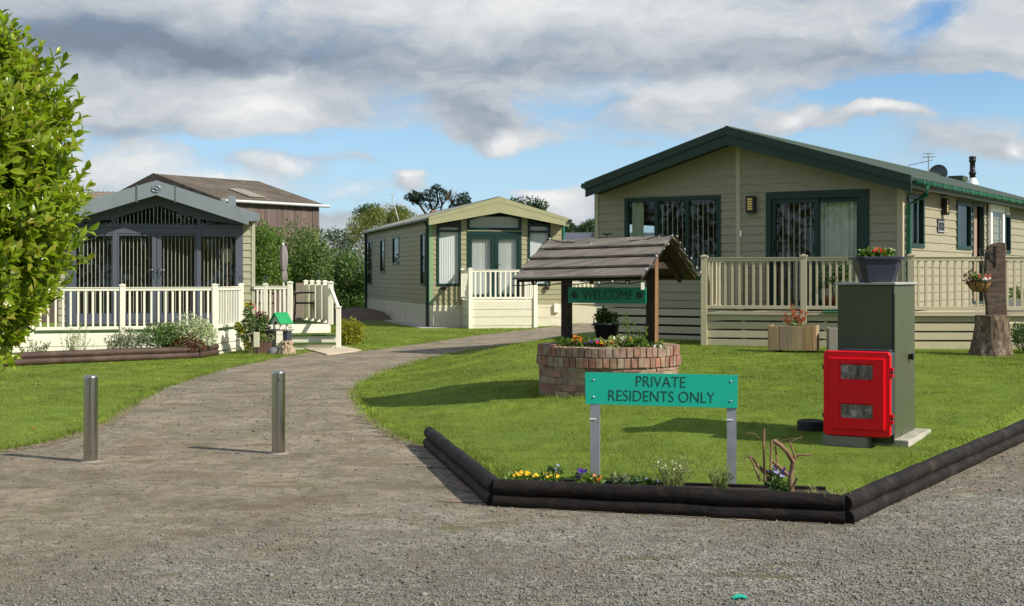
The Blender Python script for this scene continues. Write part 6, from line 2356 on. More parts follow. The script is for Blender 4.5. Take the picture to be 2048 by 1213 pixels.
def umbrella_pine():
    D = 82
    b = bpt(875, D)
    T = Thing('pine_tree', 'dark flat-topped pine with open twisted limbs above the olive roof', 'tree', b, 0, 'trees behind the park homes')
    K = lambda px, py, dy=0: Vector((gx(px, D) - b.x, dy, zat(py, D) - b.z))
    mb = MB()
    root = K(872, 470)
    mb.tube([Vector((0, 0, 0)), root * .6, root], [.22, .19, .16], 7)
    cl = []
    limbs = [[(872, 455), (850, 425), (835, 405), (828, 396)], [(872, 455), (866, 425), (858, 402), (862, 385)], [(872, 455), (880, 430), (884, 410), (878, 386)],
             [(872, 455), (892, 425), (905, 405), (912, 392)], [(872, 455), (895, 432), (915, 415), (930, 408)], [(884, 410), (895, 400), (893, 382)], [(858, 402), (848, 398), (842, 388)],
             [(835, 405), (824, 402), (818, 396)], [(905, 405), (898, 395), (902, 380)], [(866, 425), (876, 405), (872, 376)]]
    for lb in limbs:
        pts = [K(px, py, random.uniform(-.4, .4)) for px, py in lb]
        mb.tube(pts, [.10 - .022 * i for i in range(len(pts))], 6)
    for px, py, r in ((818, 394, 8), (826, 388, 9), (834, 393, 10), (830, 401, 9), (840, 399, 8), (842, 388, 5), (856, 385, 7), (862, 393, 8), (868, 378, 8), (874, 374, 7), (880, 381, 7), (866, 403, 6), (887, 385, 6), (896, 389, 6),
                      (901, 393, 4), (884, 397, 6), (912, 404, 8), (922, 392, 6), (925, 402, 9), (934, 398, 8), (935, 408, 9), (918, 412, 8), (906, 410, 6), (930, 388, 5), (858, 412, 6), (846, 408, 5), (875, 412, 5), (849, 395, 5)):
        c = K(px, py + 2, random.uniform(-.5, .5)); s = r / F * D
        cl.append((c.x, c.y, c.z, s * 1.05, s * 1.2, s * .8))
    T.part('trunk', mb, mat('dark_bark', (.035, .03, .025), .9, .3, 4))
    tw = MB()
    for k in range(46):
        p = K(random.uniform(890, 915), random.uniform(384, 412), random.uniform(-.3, .3))
        tw.tube([p, p + Vector((random.uniform(-.35, .35), 0, random.uniform(.1, .5)))], [.014, .004], 4)
    T.part('twigs', tw, PALEBARK)
    link('crown', clump_leaves('crown', cl, 3600, .15, .35, LEAF, .4), L_PINE, T.e)


umbrella_pine()
for px0, px1, pt, pb, D, lab in ((1012, 1092, 404, 430, 88, 'dark domed tree top behind the right slope of the olive roof'), (1122, 1150, 452, 480, 100, 'low dark tree left of the distant grey roof'),
                                 (1150, 1168, 457, 480, 108, 'smallest dark tree above the distant grey roof'), (1163, 1200, 444, 480, 100, 'dark round tree touching the left edge of the beige lodge')):
    b, cl = mass(px0, px1, pt, pb, D, 24, .42, .8)
    tree('dark_tree', lab, b, [(0, 0, 0), (0, 0, 1.6), (.1, 0, 3.2)], 5, cl, 2600, .18, L_FAR, rad=.15)


def treeline():
    cl = []
    for i in range(150):
        D = random.uniform(150, 190)
        x = random.uniform(-.6, .6) * D
        s = random.uniform(2.0, 3.6)
        cl.append((x, D, random.uniform(.5, 2.2), s * 1.4, s, s * .8))
    for i in range(190):  # ring out of view behind and beside the camera, added to darken window reflections
        a = random.uniform(math.pi * .98, math.pi * 2.27)
        D = random.uniform(46, 56)
        s = random.uniform(1.6, 2.8)
        cl.append((D * math.cos(a), D * math.sin(a), random.uniform(.5, 7.5), s * 1.4, s * 1.4, s))
    o = link('treeline', clump_leaves('treeline', cl, 110000, .5, .7), L_FAR)
    tag(o, 'belt of dark trees out to the horizon, with an unseen ring added to darken reflections', 'treeline', kind='stuff')


treeline()


# earth bank beside the olive home
def bank():
    a = bpt(690, 51)
    xs = np.linspace(-2.3, 2.0, 26); ys = np.linspace(-2.6, 2.6, 20)
    mb = MB(); vs = []
    for y in ys:
        for x in xs:
            k = max(0, 1 - (x / 2.35) ** 2) * max(0, 1 - (y / 2.65) ** 2)
            vs.append((x + .12 * y, y, .42 * k ** .8 * (1 + .18 * math.sin(x * 2.3 + y) + .10 * math.sin(y * 3.7 - x * 5)) + random.uniform(-.03, .03) * k - .03))
    n = len(xs)
    mb.add(vs, [(j * n + i, j * n + i + 1, (j + 1) * n + i + 1, (j + 1) * n + i) for j in range(len(ys) - 1) for i in range(n - 1)], True)
    single('earth_mound', mb, BANK, 'brown bank of bare earth beside the back corner of the olive home', 'mound', (a.x, a.y, a.z))


bank()


def slab_path():
    pts = [flat_pt(*p) for p in ((590, 694), (676, 693), (724, 703), (654, 711.5))]
    mb = MB()
    v = [(x, y, h(x, y) + .03) for x, y in pts]
    mb.add(v + [(x, y, z - .06) for x, y, z in v], [(0, 1, 2, 3), (4, 7, 6, 5)] + [(i, i + 4, (i + 1) % 4 + 4, (i + 1) % 4) for i in range(4)])
    tag(link('path', mb.mesh('path'), SLABS), kind='structure')
    # strip of bare concrete round the olive home
    T0 = HOME_B
    c = [T0.M @ Vector(p) for p in ((-.45, -.75, 0), (1.4, -.75, 0), (1.4, .0, 0), (0, 0, 0), (0, 13.6, 0), (-.45, 13.6, 0))]
    mb = MB(); n = 6
    v = [(p.x, p.y, h(p.x, p.y) + .02) for p in c]
    mb.add(v + [(x, y, z - .06) for x, y, z in v], [tuple(range(6)), tuple(range(6, 12))[::-1]] + [(i, i + n, (i + 1) % n + n, (i + 1) % n) for i in range(n)])
    tag(link('pavement', mb.mesh('pavement'), CONC), kind='structure')


slab_path()


# ------------------------------------------------------------------ planting in front of the left deck
T = Thing('log_edging', 'brown double log edging along the shrub bed below the left ivory deck', 'edging', (*flat_pt(433, 712), 0))
pl = [(gx(px, D), D) for px, D in ((0, 23.0), (127, 23.9), (395, 25.6), (433, 26.75))]
log_run(T, 'log', LOGB, pl, [(.062, 0), (.170, .01)], .064)
sp = [(x, y + .04) for x, y in pl]
s2 = [Vector((gx(430, 26.95), 26.95)), Vector((gx(240, 25.4), 25.4)), Vector((gx(20, 23.9), 23.9))]
vv = [(x, y, h(x, y) + .12) for x, y in sp] + [(p.x, p.y, h(p.x, p.y) + .12) for p in s2]
tag(link('bed_soil', MB().add(vv, [tuple(range(len(vv)))]).mesh('bed_soil'), SOIL), kind='structure')


def bedp(px, D, dz=.1):
    x = gx(px, D)
    return Vector((x, D, h(x, D) + dz))


GP = 'shrubs in the log-edged bed by the ivory deck'
shrub('shrub', 'white and green variegated rounded shrub at the right of the log-edged bed', 'shrub', bedp(374, 25.95), (.50, .36, .30), 5200, .05, L_VARIEG, GP, 40, .17)
shrub('shrub', 'mid green leafy shrub left of the variegated one in the log-edged bed', 'shrub', bedp(328, 25.6), (.42, .34, .27), 3200, .05, L_HEDGE, GP, 26, .15)
shrub('shrub', 'small reddish brown shrub under the variegated shrub', 'shrub', bedp(366, 25.62), (.36, .22, .15), 1800, .042, L_RED, GP, 22, .11)
shrub('shrub', 'grey-green loose shrub behind the middle of the brown log edging', 'shrub', bedp(258, 25.15), (.40, .32, .20), 2300, .042, L_GREYSH, GP, 30, .13)


def wispy(name, label, cat, p, hgt, r, ns, nl, lm, leaf=.05, group=None, tm=None, spread=.25, asp=.25, flw=None):
    T = Thing(name, label, cat, p, 0, group)
    mb = MB(); P, A = [], []
    for _ in range(ns):
        a = random.uniform(0, 6.28); q = random.uniform(0, r * .4)
        o = Vector((math.cos(a) * q, math.sin(a) * q, -.02)); v = Vector((math.cos(a) * spread, math.sin(a) * spread, 1)).normalized()
        hh = hgt * random.uniform(.55, 1.05); pts = [o]
        for k in range(5):
            v = (v + Vector((random.uniform(-.16, .16), random.uniform(-.16, .16), .02))).normalized()
            pts.append(pts[-1] + v * hh / 5)
        mb.tube(pts, [.0042 * (1 - .13 * k) * (hgt + .3) for k in range(6)], 4)
        for _ in range(nl):
            t = random.uniform(.15, 1); i = min(4, int(t * 5)); pp = pts[i].lerp(pts[i + 1], t * 5 - i)
            P.append(tuple(pp)); A.append(tuple(v + Vector((random.uniform(-1.2, 1.2), random.uniform(-1.2, 1.2), random.uniform(-.2, .5)))))
    T.part('stem', mb, tm or L_DRY)
    P = np.array(P); n = len(P)
    link('foliage', scatter('foliage', P, np.array(A), rnd(n), leaf * RNG.uniform(.6, 1.3, n), leaf * asp, LEAF), lm, T.e)
    if flw:
        m, k, sz = flw
        sel = P[RNG.choice(n, k)] + rnd(k) * .01
        sel = [Vector(s) for s in sel if s[2] > hgt * .55]
        if sel:
            flower('flower_head', T, m, sel, sz)
    return T


wispy('tall_plant', 'thin straw-stemmed plant standing in the log-edged bed near the laurel', 'plant', bedp(147, 24.45), .62, .5, 26, 22, L_WISP, .045, GP)
wispy('tall_plant', 'short dry arching stalks between straw plant and grey-green shrub', 'plant', bedp(197, 24.75), .32, .5, 9, 8, L_DRY, .04, GP, spread=.6)
wispy('low_plant', 'low dark leafy plant at the laurel end of the brown log edging', 'plant', bedp(62, 23.75), .36, .5, 24, 20, L_POT, .05, GP, spread=.6)


def rose():
    p = bedp(497, 27.4, -.02)
    T = Thing('rose_bush', 'tall leggy rose bush with pink bloom at the corner of the ivory deck', 'bush', p)
    Z = lambda py: zat(py, 27.4) - p.z
    X = lambda px: gx(px, 27.4) - p.x
    mb = MB()
    for pts in ([(500, 712), (497, 690), (488, 670), (483, 655)], [(503, 712), (504, 685), (500, 655), (505, 630)], [(506, 712), (511, 690), (518, 662), (522, 645)], [(502, 690), (512, 668), (511, 640)]):
        mb.tube([(X(a), random.uniform(-.05, .05), Z(b)) for a, b in pts], [.02, .016, .012, .006][:len(pts)], 6)
    T.part('stem', mb, mat('rose_cane', (.10, .085, .04), .8, .3, 6))
    cl = [(X(a), random.uniform(-.15, .15), Z(b), r / F * 27.4, .12, r / F * 27.4) for a, b, r in
          ((483, 668, 9), (479, 655, 7), (490, 648, 9), (500, 638, 10), (508, 650, 10), (520, 645, 9), (524, 655, 8), (494, 626, 7), (505, 665, 8), (490, 678, 7), (514, 676, 7), (498, 694, 6), (527, 640, 6), (500, 615, 5))]
    link('foliage', clump_leaves('foliage', cl, 1500, .055, .6, LEAF, .3), L_DARK, T.e)
    cl = [(X(a), -.12, Z(b), r / F * 27.4, .08, r / F * 27.4) for a, b, r in ((478, 652, 6), (484, 662, 6), (499, 610, 4), (496, 690, 5))]
    link('foliage', clump_leaves('foliage', cl, 300, .055, .6, LEAF, .3), L_YELLOW, T.e)
    flower('bloom', T, FL_PIN, [Vector((X(509), -.1, Z(606))), Vector((X(510), -.12, Z(610))), Vector((X(513), -.1, Z(618))), Vector((X(508), -.1, Z(602)))], .035)


rose()
GC = 'ornaments beside the deck steps'
# birdhouse with a green roof on white legs, on a dark slatted bench
D = 27.7
p = bedp(560, D, -.02)
T = Thing('garden_bench', 'low dark slatted wooden bench under the green-roofed birdhouse', 'bench', p, R(-12), GC)
zt = zat(659, D) - p.z
for i in range(3):
    T.part('slat', MB().box(-.24, .24, -.17 + i * .12, -.07 + i * .12, zt - .03, zt), GREYWOOD, bevel=.004)
for x in (-.18, .16):
    T.part('leg', MB().hexa([(x - .03, -.16, 0), (x + .03, -.16, 0), (x + .03, .16, 0), (x - .03, .16, 0), (x - .05, -.13, zt - .032), (x + .05, -.13, zt - .032), (x + .05, .13, zt - .032), (x - .05, .13, zt - .032)]), NAVY, bevel=.004)
q = T.M @ Vector((.02, 0, zt))
B = Thing('birdhouse', 'white birdhouse with vivid green pitched roof standing on the dark bench', 'birdhouse', q, R(-35), GC)
zz = zat(643, D) - q.z; za = zat(626, D) - q.z
zl = max(.05, zz - .06)
hw = .13
P = lambda u, z, o: (u, -.15 - o, z)
B.part('body', MB().prism([(-hw, zl), (hw, zl), (hw, zz), (0, za - .02), (-hw, zz)], P, -.28, 0), WHITEP, bevel=.003)
rf = MB()
for s in (-1, 1):
    slab(rf, (s * (hw + .055), -.20, zz - .045), (s * (hw + .055), .18, zz - .045), (0, .18, za + .01), (0, -.20, za + .01), .022)
B.part('roof', rf, GREENROOF, bevel=.003)
for x in (-.09, .09):
    for y in (-.1, .08):
        B.part('leg', MB().box(x - .015, x + .015, y - .015, y + .015, .0005, zl), WHITEP)
B.part('entrance', MB().tube([(0, -.1505, zz - .03), (0, -.157, zz - .03)], .035, 14), BLACKP)
p = bedp(574, 27.2, -.03)
me = MB()
for k in range(60):
    a = random.uniform(0, 6.28); t = random.random()
    r0 = .17 * (1 - .5 * t)
    c = Vector((math.cos(a) * r0, math.sin(a) * r0, .26 * t))
    me.tube([c + Vector((0, 0, .05)), c * 1.06, c * 1.08 - Vector((0, 0, .06))], [.018, .032, .015], 6, jit=.2)
single('stone_ornament', me.lathe([(.17, 0), (.14, .15), (.05, .29), (0, .3)], 12), STRAW, 'shaggy pale straw-coloured stone ornament in front of the dark bench', 'ornament', (p.x, p.y, p.z), 0, GC)
p = bedp(550, 27.25, -.02)
single('rock', MB().lathe([(.12, 0), (.13, .06), (.08, .14), (0, .16)], 9, sx=1.2), mat('grey_rock', (.17, .175, .185), .9, .3, 6, .6, 20), 'dark grey rock left of the shaggy stone ornament', 'rock', (p.x, p.y, p.z), .4, GC)
p = bedp(529, 27.6, -.02)
T = Thing('planter_box', 'square reddish brown planter with green plant between rose bush and bench', 'planter', p, R(10), GC)
T.part('box', MB().box(-.15, .15, -.12, .12, 0, .235), mat('brown_planter', (.11, .058, .045), .7, .2, 4), bevel=.008)
plant_on(T, (0, 0, .24), (.19, .14, .15), 600, .045, L_WISP)
p = bedp(525, 28.2, -.02)
T = Thing('plant_pot', 'dark tall pot with dark foliage behind the rose bush', 'plant pot', p, 0, GC)
T.part('pot', MB().lathe([(0, 0), (.12, 0), (.16, .50), (.175, .50), (.175, .54), (.15, .54), (.14, .5), (0, .5)], 20), POTM)
plant_on(T, (0, 0, .56), (.17, .15, .26), 900, .05, L_RED)
p = bedp(513, 27.15, -.02)
T = Thing('marker_post', 'pale yellow post box on a brown stake beside the rose stems', 'post', p, 0, GC)
T.part('stake', MB().box(-.03, .03, -.02, .02, 0, .16), LOGB); T.part('panel', MB().box(-.055, .055, -.03, .03, .16, .46), CREAM, bevel=.006)
p = gpt(699, 690)
shrub('golden_shrub', 'green and golden rounded shrub right of the deck steps', 'shrub', Vector((p.x, p.y, p.z - .02)), (.31, .28, .275), 3000, .05, L_YELLOW, None, 34, .13, zmin=-.7)


def parasol():
    D = 31
    x = gx(566, D)
    T = Thing('parasol', 'closed grey parasol standing on the back of the ivory deck', 'parasol', (x, D, .47))
    Z = lambda py: zat(py, D) - .47
    T.part('pole', MB().tube([(.02, 0, 0), (.01, 0, Z(540)), (0, 0, Z(487))], .02, 8), WHITEP)
    T.part('base', MB().lathe([(0, 0), (.24, 0), (.24, .05), (.05, .09), (0, .1)], 20), BLACKP)
    mb = MB()
    prof = [(490, .022), (495, .055), (505, .078), (520, .082), (534, .066), (541, .048), (546, .062), (554, .078), (562, .055)]
    n = 24; vs = []
    for i, (py, r) in enumerate(prof):
        for k in range(n):
            a = 2 * math.pi * k / n
            rr = r * (1 + .24 * math.cos(4 * a + i * .3) + .1 * math.cos(9 * a))
            vs.append((rr * math.cos(a) + .012 * i * .4, rr * math.sin(a), Z(py)))
    mb.add(vs, [(i * n + k, i * n + (k + 1) % n, (i + 1) * n + (k + 1) % n, (i + 1) * n + k) for i in range(len(prof) - 1) for k in range(n)], True)
    T.part('canopy', mb, PARASOL)
    T.part('tie', MB().lathe([(.056, Z(542)), (.056, Z(539))], 16), BLACKP)
    T.part('finial', MB().tube([(0, 0, Z(490)), (0, 0, Z(486))], .026, 10), WHITEP)


parasol()


def chair(px, D, rz, lab):
    T = Thing('garden_chair', lab, 'chair', (gx(px, D), D, .475), rz, 'dark garden chairs on the ivory deck')
    T.part('seat', MB().box(-.23, .23, -.22, .22, .40, .44), BLACKP, bevel=.01)
    T.part('backrest', MB().hexa([(-.22, .21, .44), (.22, .21, .44), (.22, .24, .44), (-.22, .24, .44), (-.22, .30, .92), (.22, .30, .92), (.22, .33, .92), (-.22, .33, .92)]), BLACKP, bevel=.01)
    for x in (-.22, .22):
        T.part('armrest', MB().tube([(x, .26, .66), (x, -.1, .66), (x, -.24, .63)], .02, 8), BLACKP)
        for y in (-.2, .22):
            T.part('leg', MB().tube([(x, y * 1.15, 0), (x, y, .4), (x, y, .65 if y < 0 else .45)], .017, 8), BLACKP)


chair(608, 31.6, R(-80), 'dark garden chair against the taupe screen at the top of the deck steps')
chair(524, 31.0, R(70), 'dark garden chair behind the railing beside the home corner')

# ------------------------------------------------------------------ flowers in the sign bed
GB = 'bedding plants in the sign bed'


def bedding(name, label, px, py, w, hgt, n, lm, flw, leaf=.035, D=None, seed=0):
    p = gpt(px, py)
    if D:
        p = at(px, py, D)
    p.z = .143
    T = Thing(name, label, 'flower', p, 0, GB)
    cl = [(random.uniform(-w, w) * .8, random.uniform(-.05, .05), random.uniform(.01, hgt * .6), .035, .035, .03) for _ in range(9)]
    link('foliage', clump_leaves('foliage', cl, n, leaf, .5, LEAF, .5), lm, T.e)
    for m, k, sz in flw:
        flower('flower_head', T, m, [Vector((random.uniform(-w, w), random.uniform(-.07, -.0), hgt * random.uniform(.55, 1.1))) for _ in range(k)], sz)
    T.part('stem', stems_mb(7, w * .8, hgt * .8, .2, .0025, 3), L_BED)


DB = 9.05
bedding('pansy', 'yellow pansies at the left corner of the sign bed', 1045, 968, .09, .075, 150, L_BED, [(FL_YEL, 11, .016)], D=9.05)
bedding('pansy', 'yellow and orange pansies second from the left corner of the sign bed', 1090, 970, .08, .07, 130, L_BED, [(FL_YEL, 9, .016), (FL_ORA, 2, .014)], D=9.02)
bedding('viola', 'small pale blue violas left of the purple pansy in the sign bed', 1108, 966, .05, .11, 120, L_POT, [(FL_BLU, 7, .014)], D=9.1)
bedding('pansy', 'deep purple pansy beside the left sign post', 1162, 974, .045, .10, 110, L_BED, [(FL_PUR, 4, .026)], D=8.95)
bedding('marigold', 'orange flowers at the foot of the left sign post', 1190, 976, .045, .055, 90, L_BED, [(FL_ORA, 4, .018)], D=8.95)
bedding('low_herb', 'grey-green low herb between the sign posts on the left', 1245, 976, .10, .07, 260, L_GREYSH, [], .03, D=8.95)
bedding('viola', 'dark leafed viola with few blue flowers left of the white wispy plant', 1290, 980, .09, .06, 200, L_POT, [(FL_BLU, 4, .015)], .035, D=8.85)
p = at(1345, 984, 8.85); p.z = .143
wispy('wispy_plant', 'pale wispy plant with tiny white flowers below the sign middle', 'plant', p, .235, .16, 60, 26, L_WISP, .022, GB, spread=.35, flw=(FL_WHI, 130, .006))
p = at(1440, 985, 8.72); p.z = .143
wispy('wispy_plant', 'thin pale grassy plant at the foot of the right sign post', 'plant', p, .19, .1, 34, 20, L_WISP, .022, GB, spread=.3)
p = at(1655, 1000, 8.45); p.z = .143
wispy('wispy_plant', 'sparse grass tuft between cut branches and log corner', 'plant', p, .10, .3, 26, 5, L_DRY, .03, GB, spread=.9)
bedding('pansy', 'violet pansies growing inside the pruned branches', 1556, 972, .075, .185, 220, L_POT, [(FL_PUR, 3, .026), (FL_BLU, 4, .024)], .04, D=8.6)


def pruned():
    D = 8.55
    p = at(1560, 985, D); p.z = .14
    T = Thing('pruned_shrub', 'bare hard-pruned shrub of cut brown branches right of the sign', 'shrub', p)
    K = lambda px, py, dy=0: Vector((gx(px, D + dy) - p.x, dy, zat(py, D + dy) - p.z))
    mb = MB()
    br = [([(1583, 990), (1582, 955), (1585, 930), (1590, 912)], .021, .014), ([(1586, 925), (1575, 905), (1560, 890), (1546, 882)], .016, .013), ([(1548, 884), (1556, 882)], .015, .013),
          ([(1590, 914), (1602, 909), (1615, 911), (1627, 909)], .010, .004), ([(1590, 916), (1585, 900), (1580, 885)], .008, .005), ([(1578, 985), (1560, 965), (1535, 945), (1512, 930)], .012, .010),
          ([(1575, 950), (1560, 935), (1540, 920)], .012, .009), ([(1530, 965), (1528, 920), (1527, 885), (1528, 858)], .009, .008), ([(1541, 940), (1542, 910), (1543, 882)], .008, .007),
          ([(1520, 962), (1512, 940), (1502, 918), (1496, 912)], .009, .005), ([(1538, 960), (1515, 930), (1500, 912)], .009, .006), ([(1555, 945), (1553, 915), (1551, 892)], .007, .005),
          ([(1581, 985), (1588, 970), (1595, 955)], .010, .007), ([(1512, 918), (1490, 914), (1478, 924)], .003, .0015), ([(1528, 885), (1510, 868), (1490, 866)], .003, .0015), ([(1552, 884), (1580, 878), (1606, 877)], .003, .0012),
          ([(1560, 890), (1590, 880), (1604, 873)], .0025, .001), ([(1540, 900), (1530, 875), (1540, 850)], .002, .001), ([(1500, 940), (1488, 925), (1494, 900)], .003, .0015)]
    for pts, r0, r1 in br:
        dy = random.uniform(-.06, .06)
        q = [K(a, b, dy + random.uniform(-.02, .02)) for a, b in pts]
        mb.tube(q, [r0 + (r1 - r0) * i / (len(q) - 1) for i in range(len(q))], 8, jit=.08)
    T.part('branch', mb, TWIG)


pruned()

# flowers in the well
GW = 'bedding plants in the wishing well'


def wellplant(name, lab, px, py, D, w, hgt, n, lm, flw, leaf=.04, cat='flower'):
    p = at(px, py, D); p.z = WZ + RIM - .03
    T = Thing(name, lab, cat, p, 0, GW)
    cl = [(random.uniform(-w, w), random.uniform(-.05, .05), random.uniform(.02, hgt), .045, .045, .04) for _ in range(10)]
    link('foliage', clump_leaves('foliage', cl, n, leaf, .5, LEAF, .5), lm, T.e)
    for m, k, sz in flw:
        flower('flower_head', T, m, [Vector((random.uniform(-w, w), random.uniform(-.09, -.02), hgt * random.uniform(.75, 1.35))) for _ in range(k)], sz)
    T.part('stem', stems_mb(6, w * .6, hgt, .2, .003, 3), L_BED)


wellplant('bedding_plant', 'green bedding plant at the left rim of the wishing well', 1133, 688, 15.0, .10, .08, 260, L_BED, [])
wellplant('marigold', 'bright orange flowers right of the left well post', 1157, 688, 14.9, .06, .10, 160, L_BED, [(FL_ORA, 6, .028)])
wellplant('pansy', 'purple pansies in the wishing well left of the pot', 1181, 690, 14.85, .08, .07, 200, L_BED, [(FL_PUR, 8, .026)])
wellplant('bedding_plant', 'yellow-green bedding with red flowers below the dark pot in the well', 1212, 690, 14.8, .10, .065, 280, L_WISP, [(FL_RED, 6, .022), (FL_YEL, 6, .02)])
wellplant('bedding_plant', 'white speckled bedding plant right of the dark pot in the well', 1241, 690, 14.85, .09, .10, 320, L_WISP, [(FL_WHI, 22, .013)])
wellplant('bedding_plant', 'green leafy plant left of the right well post', 1272, 688, 14.8, .10, .10, 380, L_BED, [(FL_YEL, 2, .02)])
wellplant('alyssum', 'small white flower clump at the right rim of the well', 1312, 690, 14.75, .06, .035, 90, L_BED, [(FL_WHI, 14, .016)])
p = at(1262, 688, 15.0); p.z = WZ + RIM - .03
wispy('tall_plant', 'tall thin stemmed plant with a reddish tip beside the right well post', 'plant', p, .42, .05, 5, 26, L_BED, .045, GW, spread=.10)
p = at(1284, 688, 14.95); p.z = WZ + RIM - .03
wispy('tall_plant', 'leafy upright plant touching the left face of the right well post', 'plant', p, .26, .05, 6, 24, L_BED, .045, GW, spread=.12)
p = at(1213, 677, 15.35)
T = Thing('plant_pot', 'dark round pot with green plant standing in the middle of the wishing well', 'plant pot', (p.x, p.y, WZ + RIM - .015))
zp = zat(646, 15.35) - (WZ + RIM - .015)
T.part('pot', MB().lathe([(0, 0), (.105, 0), (.143, zp - .03), (.155, zp - .03), (.158, zp), (.14, zp), (.135, zp - .03), (0, zp - .03)], 28), POTM)
plant_on(T, (-.02, 0, zp - .01), (.15, .13, .14), 800, .045, L_POT)

# ------------------------------------------------------------------ beside and on the tan deck
GD = 'plants and planters at the tan deck'


def board_planter(lab, px, D, W, Dp, Hh, rz, m, plant=True):
    p = bpt(px, D); p.z += .07
    T = Thing('planter_box', lab, 'planter', p, rz, GD)
    n = 4; w = W / n
    for face in range(4):
        if face in (0, 2):
            mb = MB()
            for i in range(n):
                y = 0 if face == 0 else Dp
                mb.box(-W / 2 + i * w + .002, -W / 2 + (i + 1) * w - .002, y - .012 - random.uniform(0, .006), y + .012, random.uniform(-.008, .008), Hh + random.uniform(-.008, .012))
        else:
            mb = MB(); k = 2
            x = W / 2 if face == 1 else -W / 2
            for i in range(k):
                mb.box(x - .012, x + .012 + random.uniform(0, .006), .014 + i * (Dp - .03) / k, .014 + (i + 1) * (Dp - .03) / k - .004, random.uniform(-.006, .006), Hh + random.uniform(0, .015))
        T.part('side_boards', mb, m, bevel=.004)
    for x in (-W / 2 + .1, W / 2 - .1):
        T.part('foot', MB().box(x - .05, x + .05, .04, Dp - .04, -.08, -.01), POSTWOOD)
    T.part('soil', MB().add([(-W / 2, 0, Hh - .06), (W / 2, 0, Hh - .06), (W / 2, Dp, Hh - .06), (-W / 2, Dp, Hh - .06)], [(0, 1, 2, 3)]), SOIL)
    return T, p


T, pp = board_planter('wooden box planter of mixed pale boards with a red shrub before the tan deck', 1583, 21.55, .74, .36, .385, R(-22), PALLET)
pr = T.M @ Vector((.02, .17, .36))
S = Thing('red_shrub', 'young red-leaved shrub growing in the pale board planter', 'shrub', pr, 0, GD)
mb = MB(); P, A = [], []
for tx, ty, tz in ((-.04, 0, .34), (.10, .0, .24), (-.14, .02, .20), (.20, .0, .22), (.02, .05, .26), (-.20, 0, .12), (.15, -.05, .14)):
    pts = [Vector((tx * .2, ty, -.05)), Vector((tx * .6, ty, tz * .5)), Vector((tx, ty, tz))]
    mb.tube(pts, [.007, .005, .003], 5)
    for k in range(30):
        t = random.uniform(.3, 1.05); i = 0 if t < .5 else 1
        q = pts[i].lerp(pts[i + 1], min(1.05, t * 2 - i))
        P.append(tuple(q)); A.append((random.uniform(-1, 1), random.uniform(-1, 1), random.uniform(.2, 1.2)))
S.part('stem', mb, TWIG)
link('foliage', scatter('foliage', np.array(P), np.array(A), rnd(len(P)), RNG.uniform(.04, .08, len(P)), .02, LEAF), L_PHOTINIA, S.e)
link('foliage', clump_leaves('foliage', [(.02, -.02, .03, .12, .08, .06)], 70, .05), L_BED, S.e)
board_planter('grey wooden box planter half hidden behind the olive cabinet', 1704, 21.3, .72, .36, .36, R(-10), GREYWOOD)


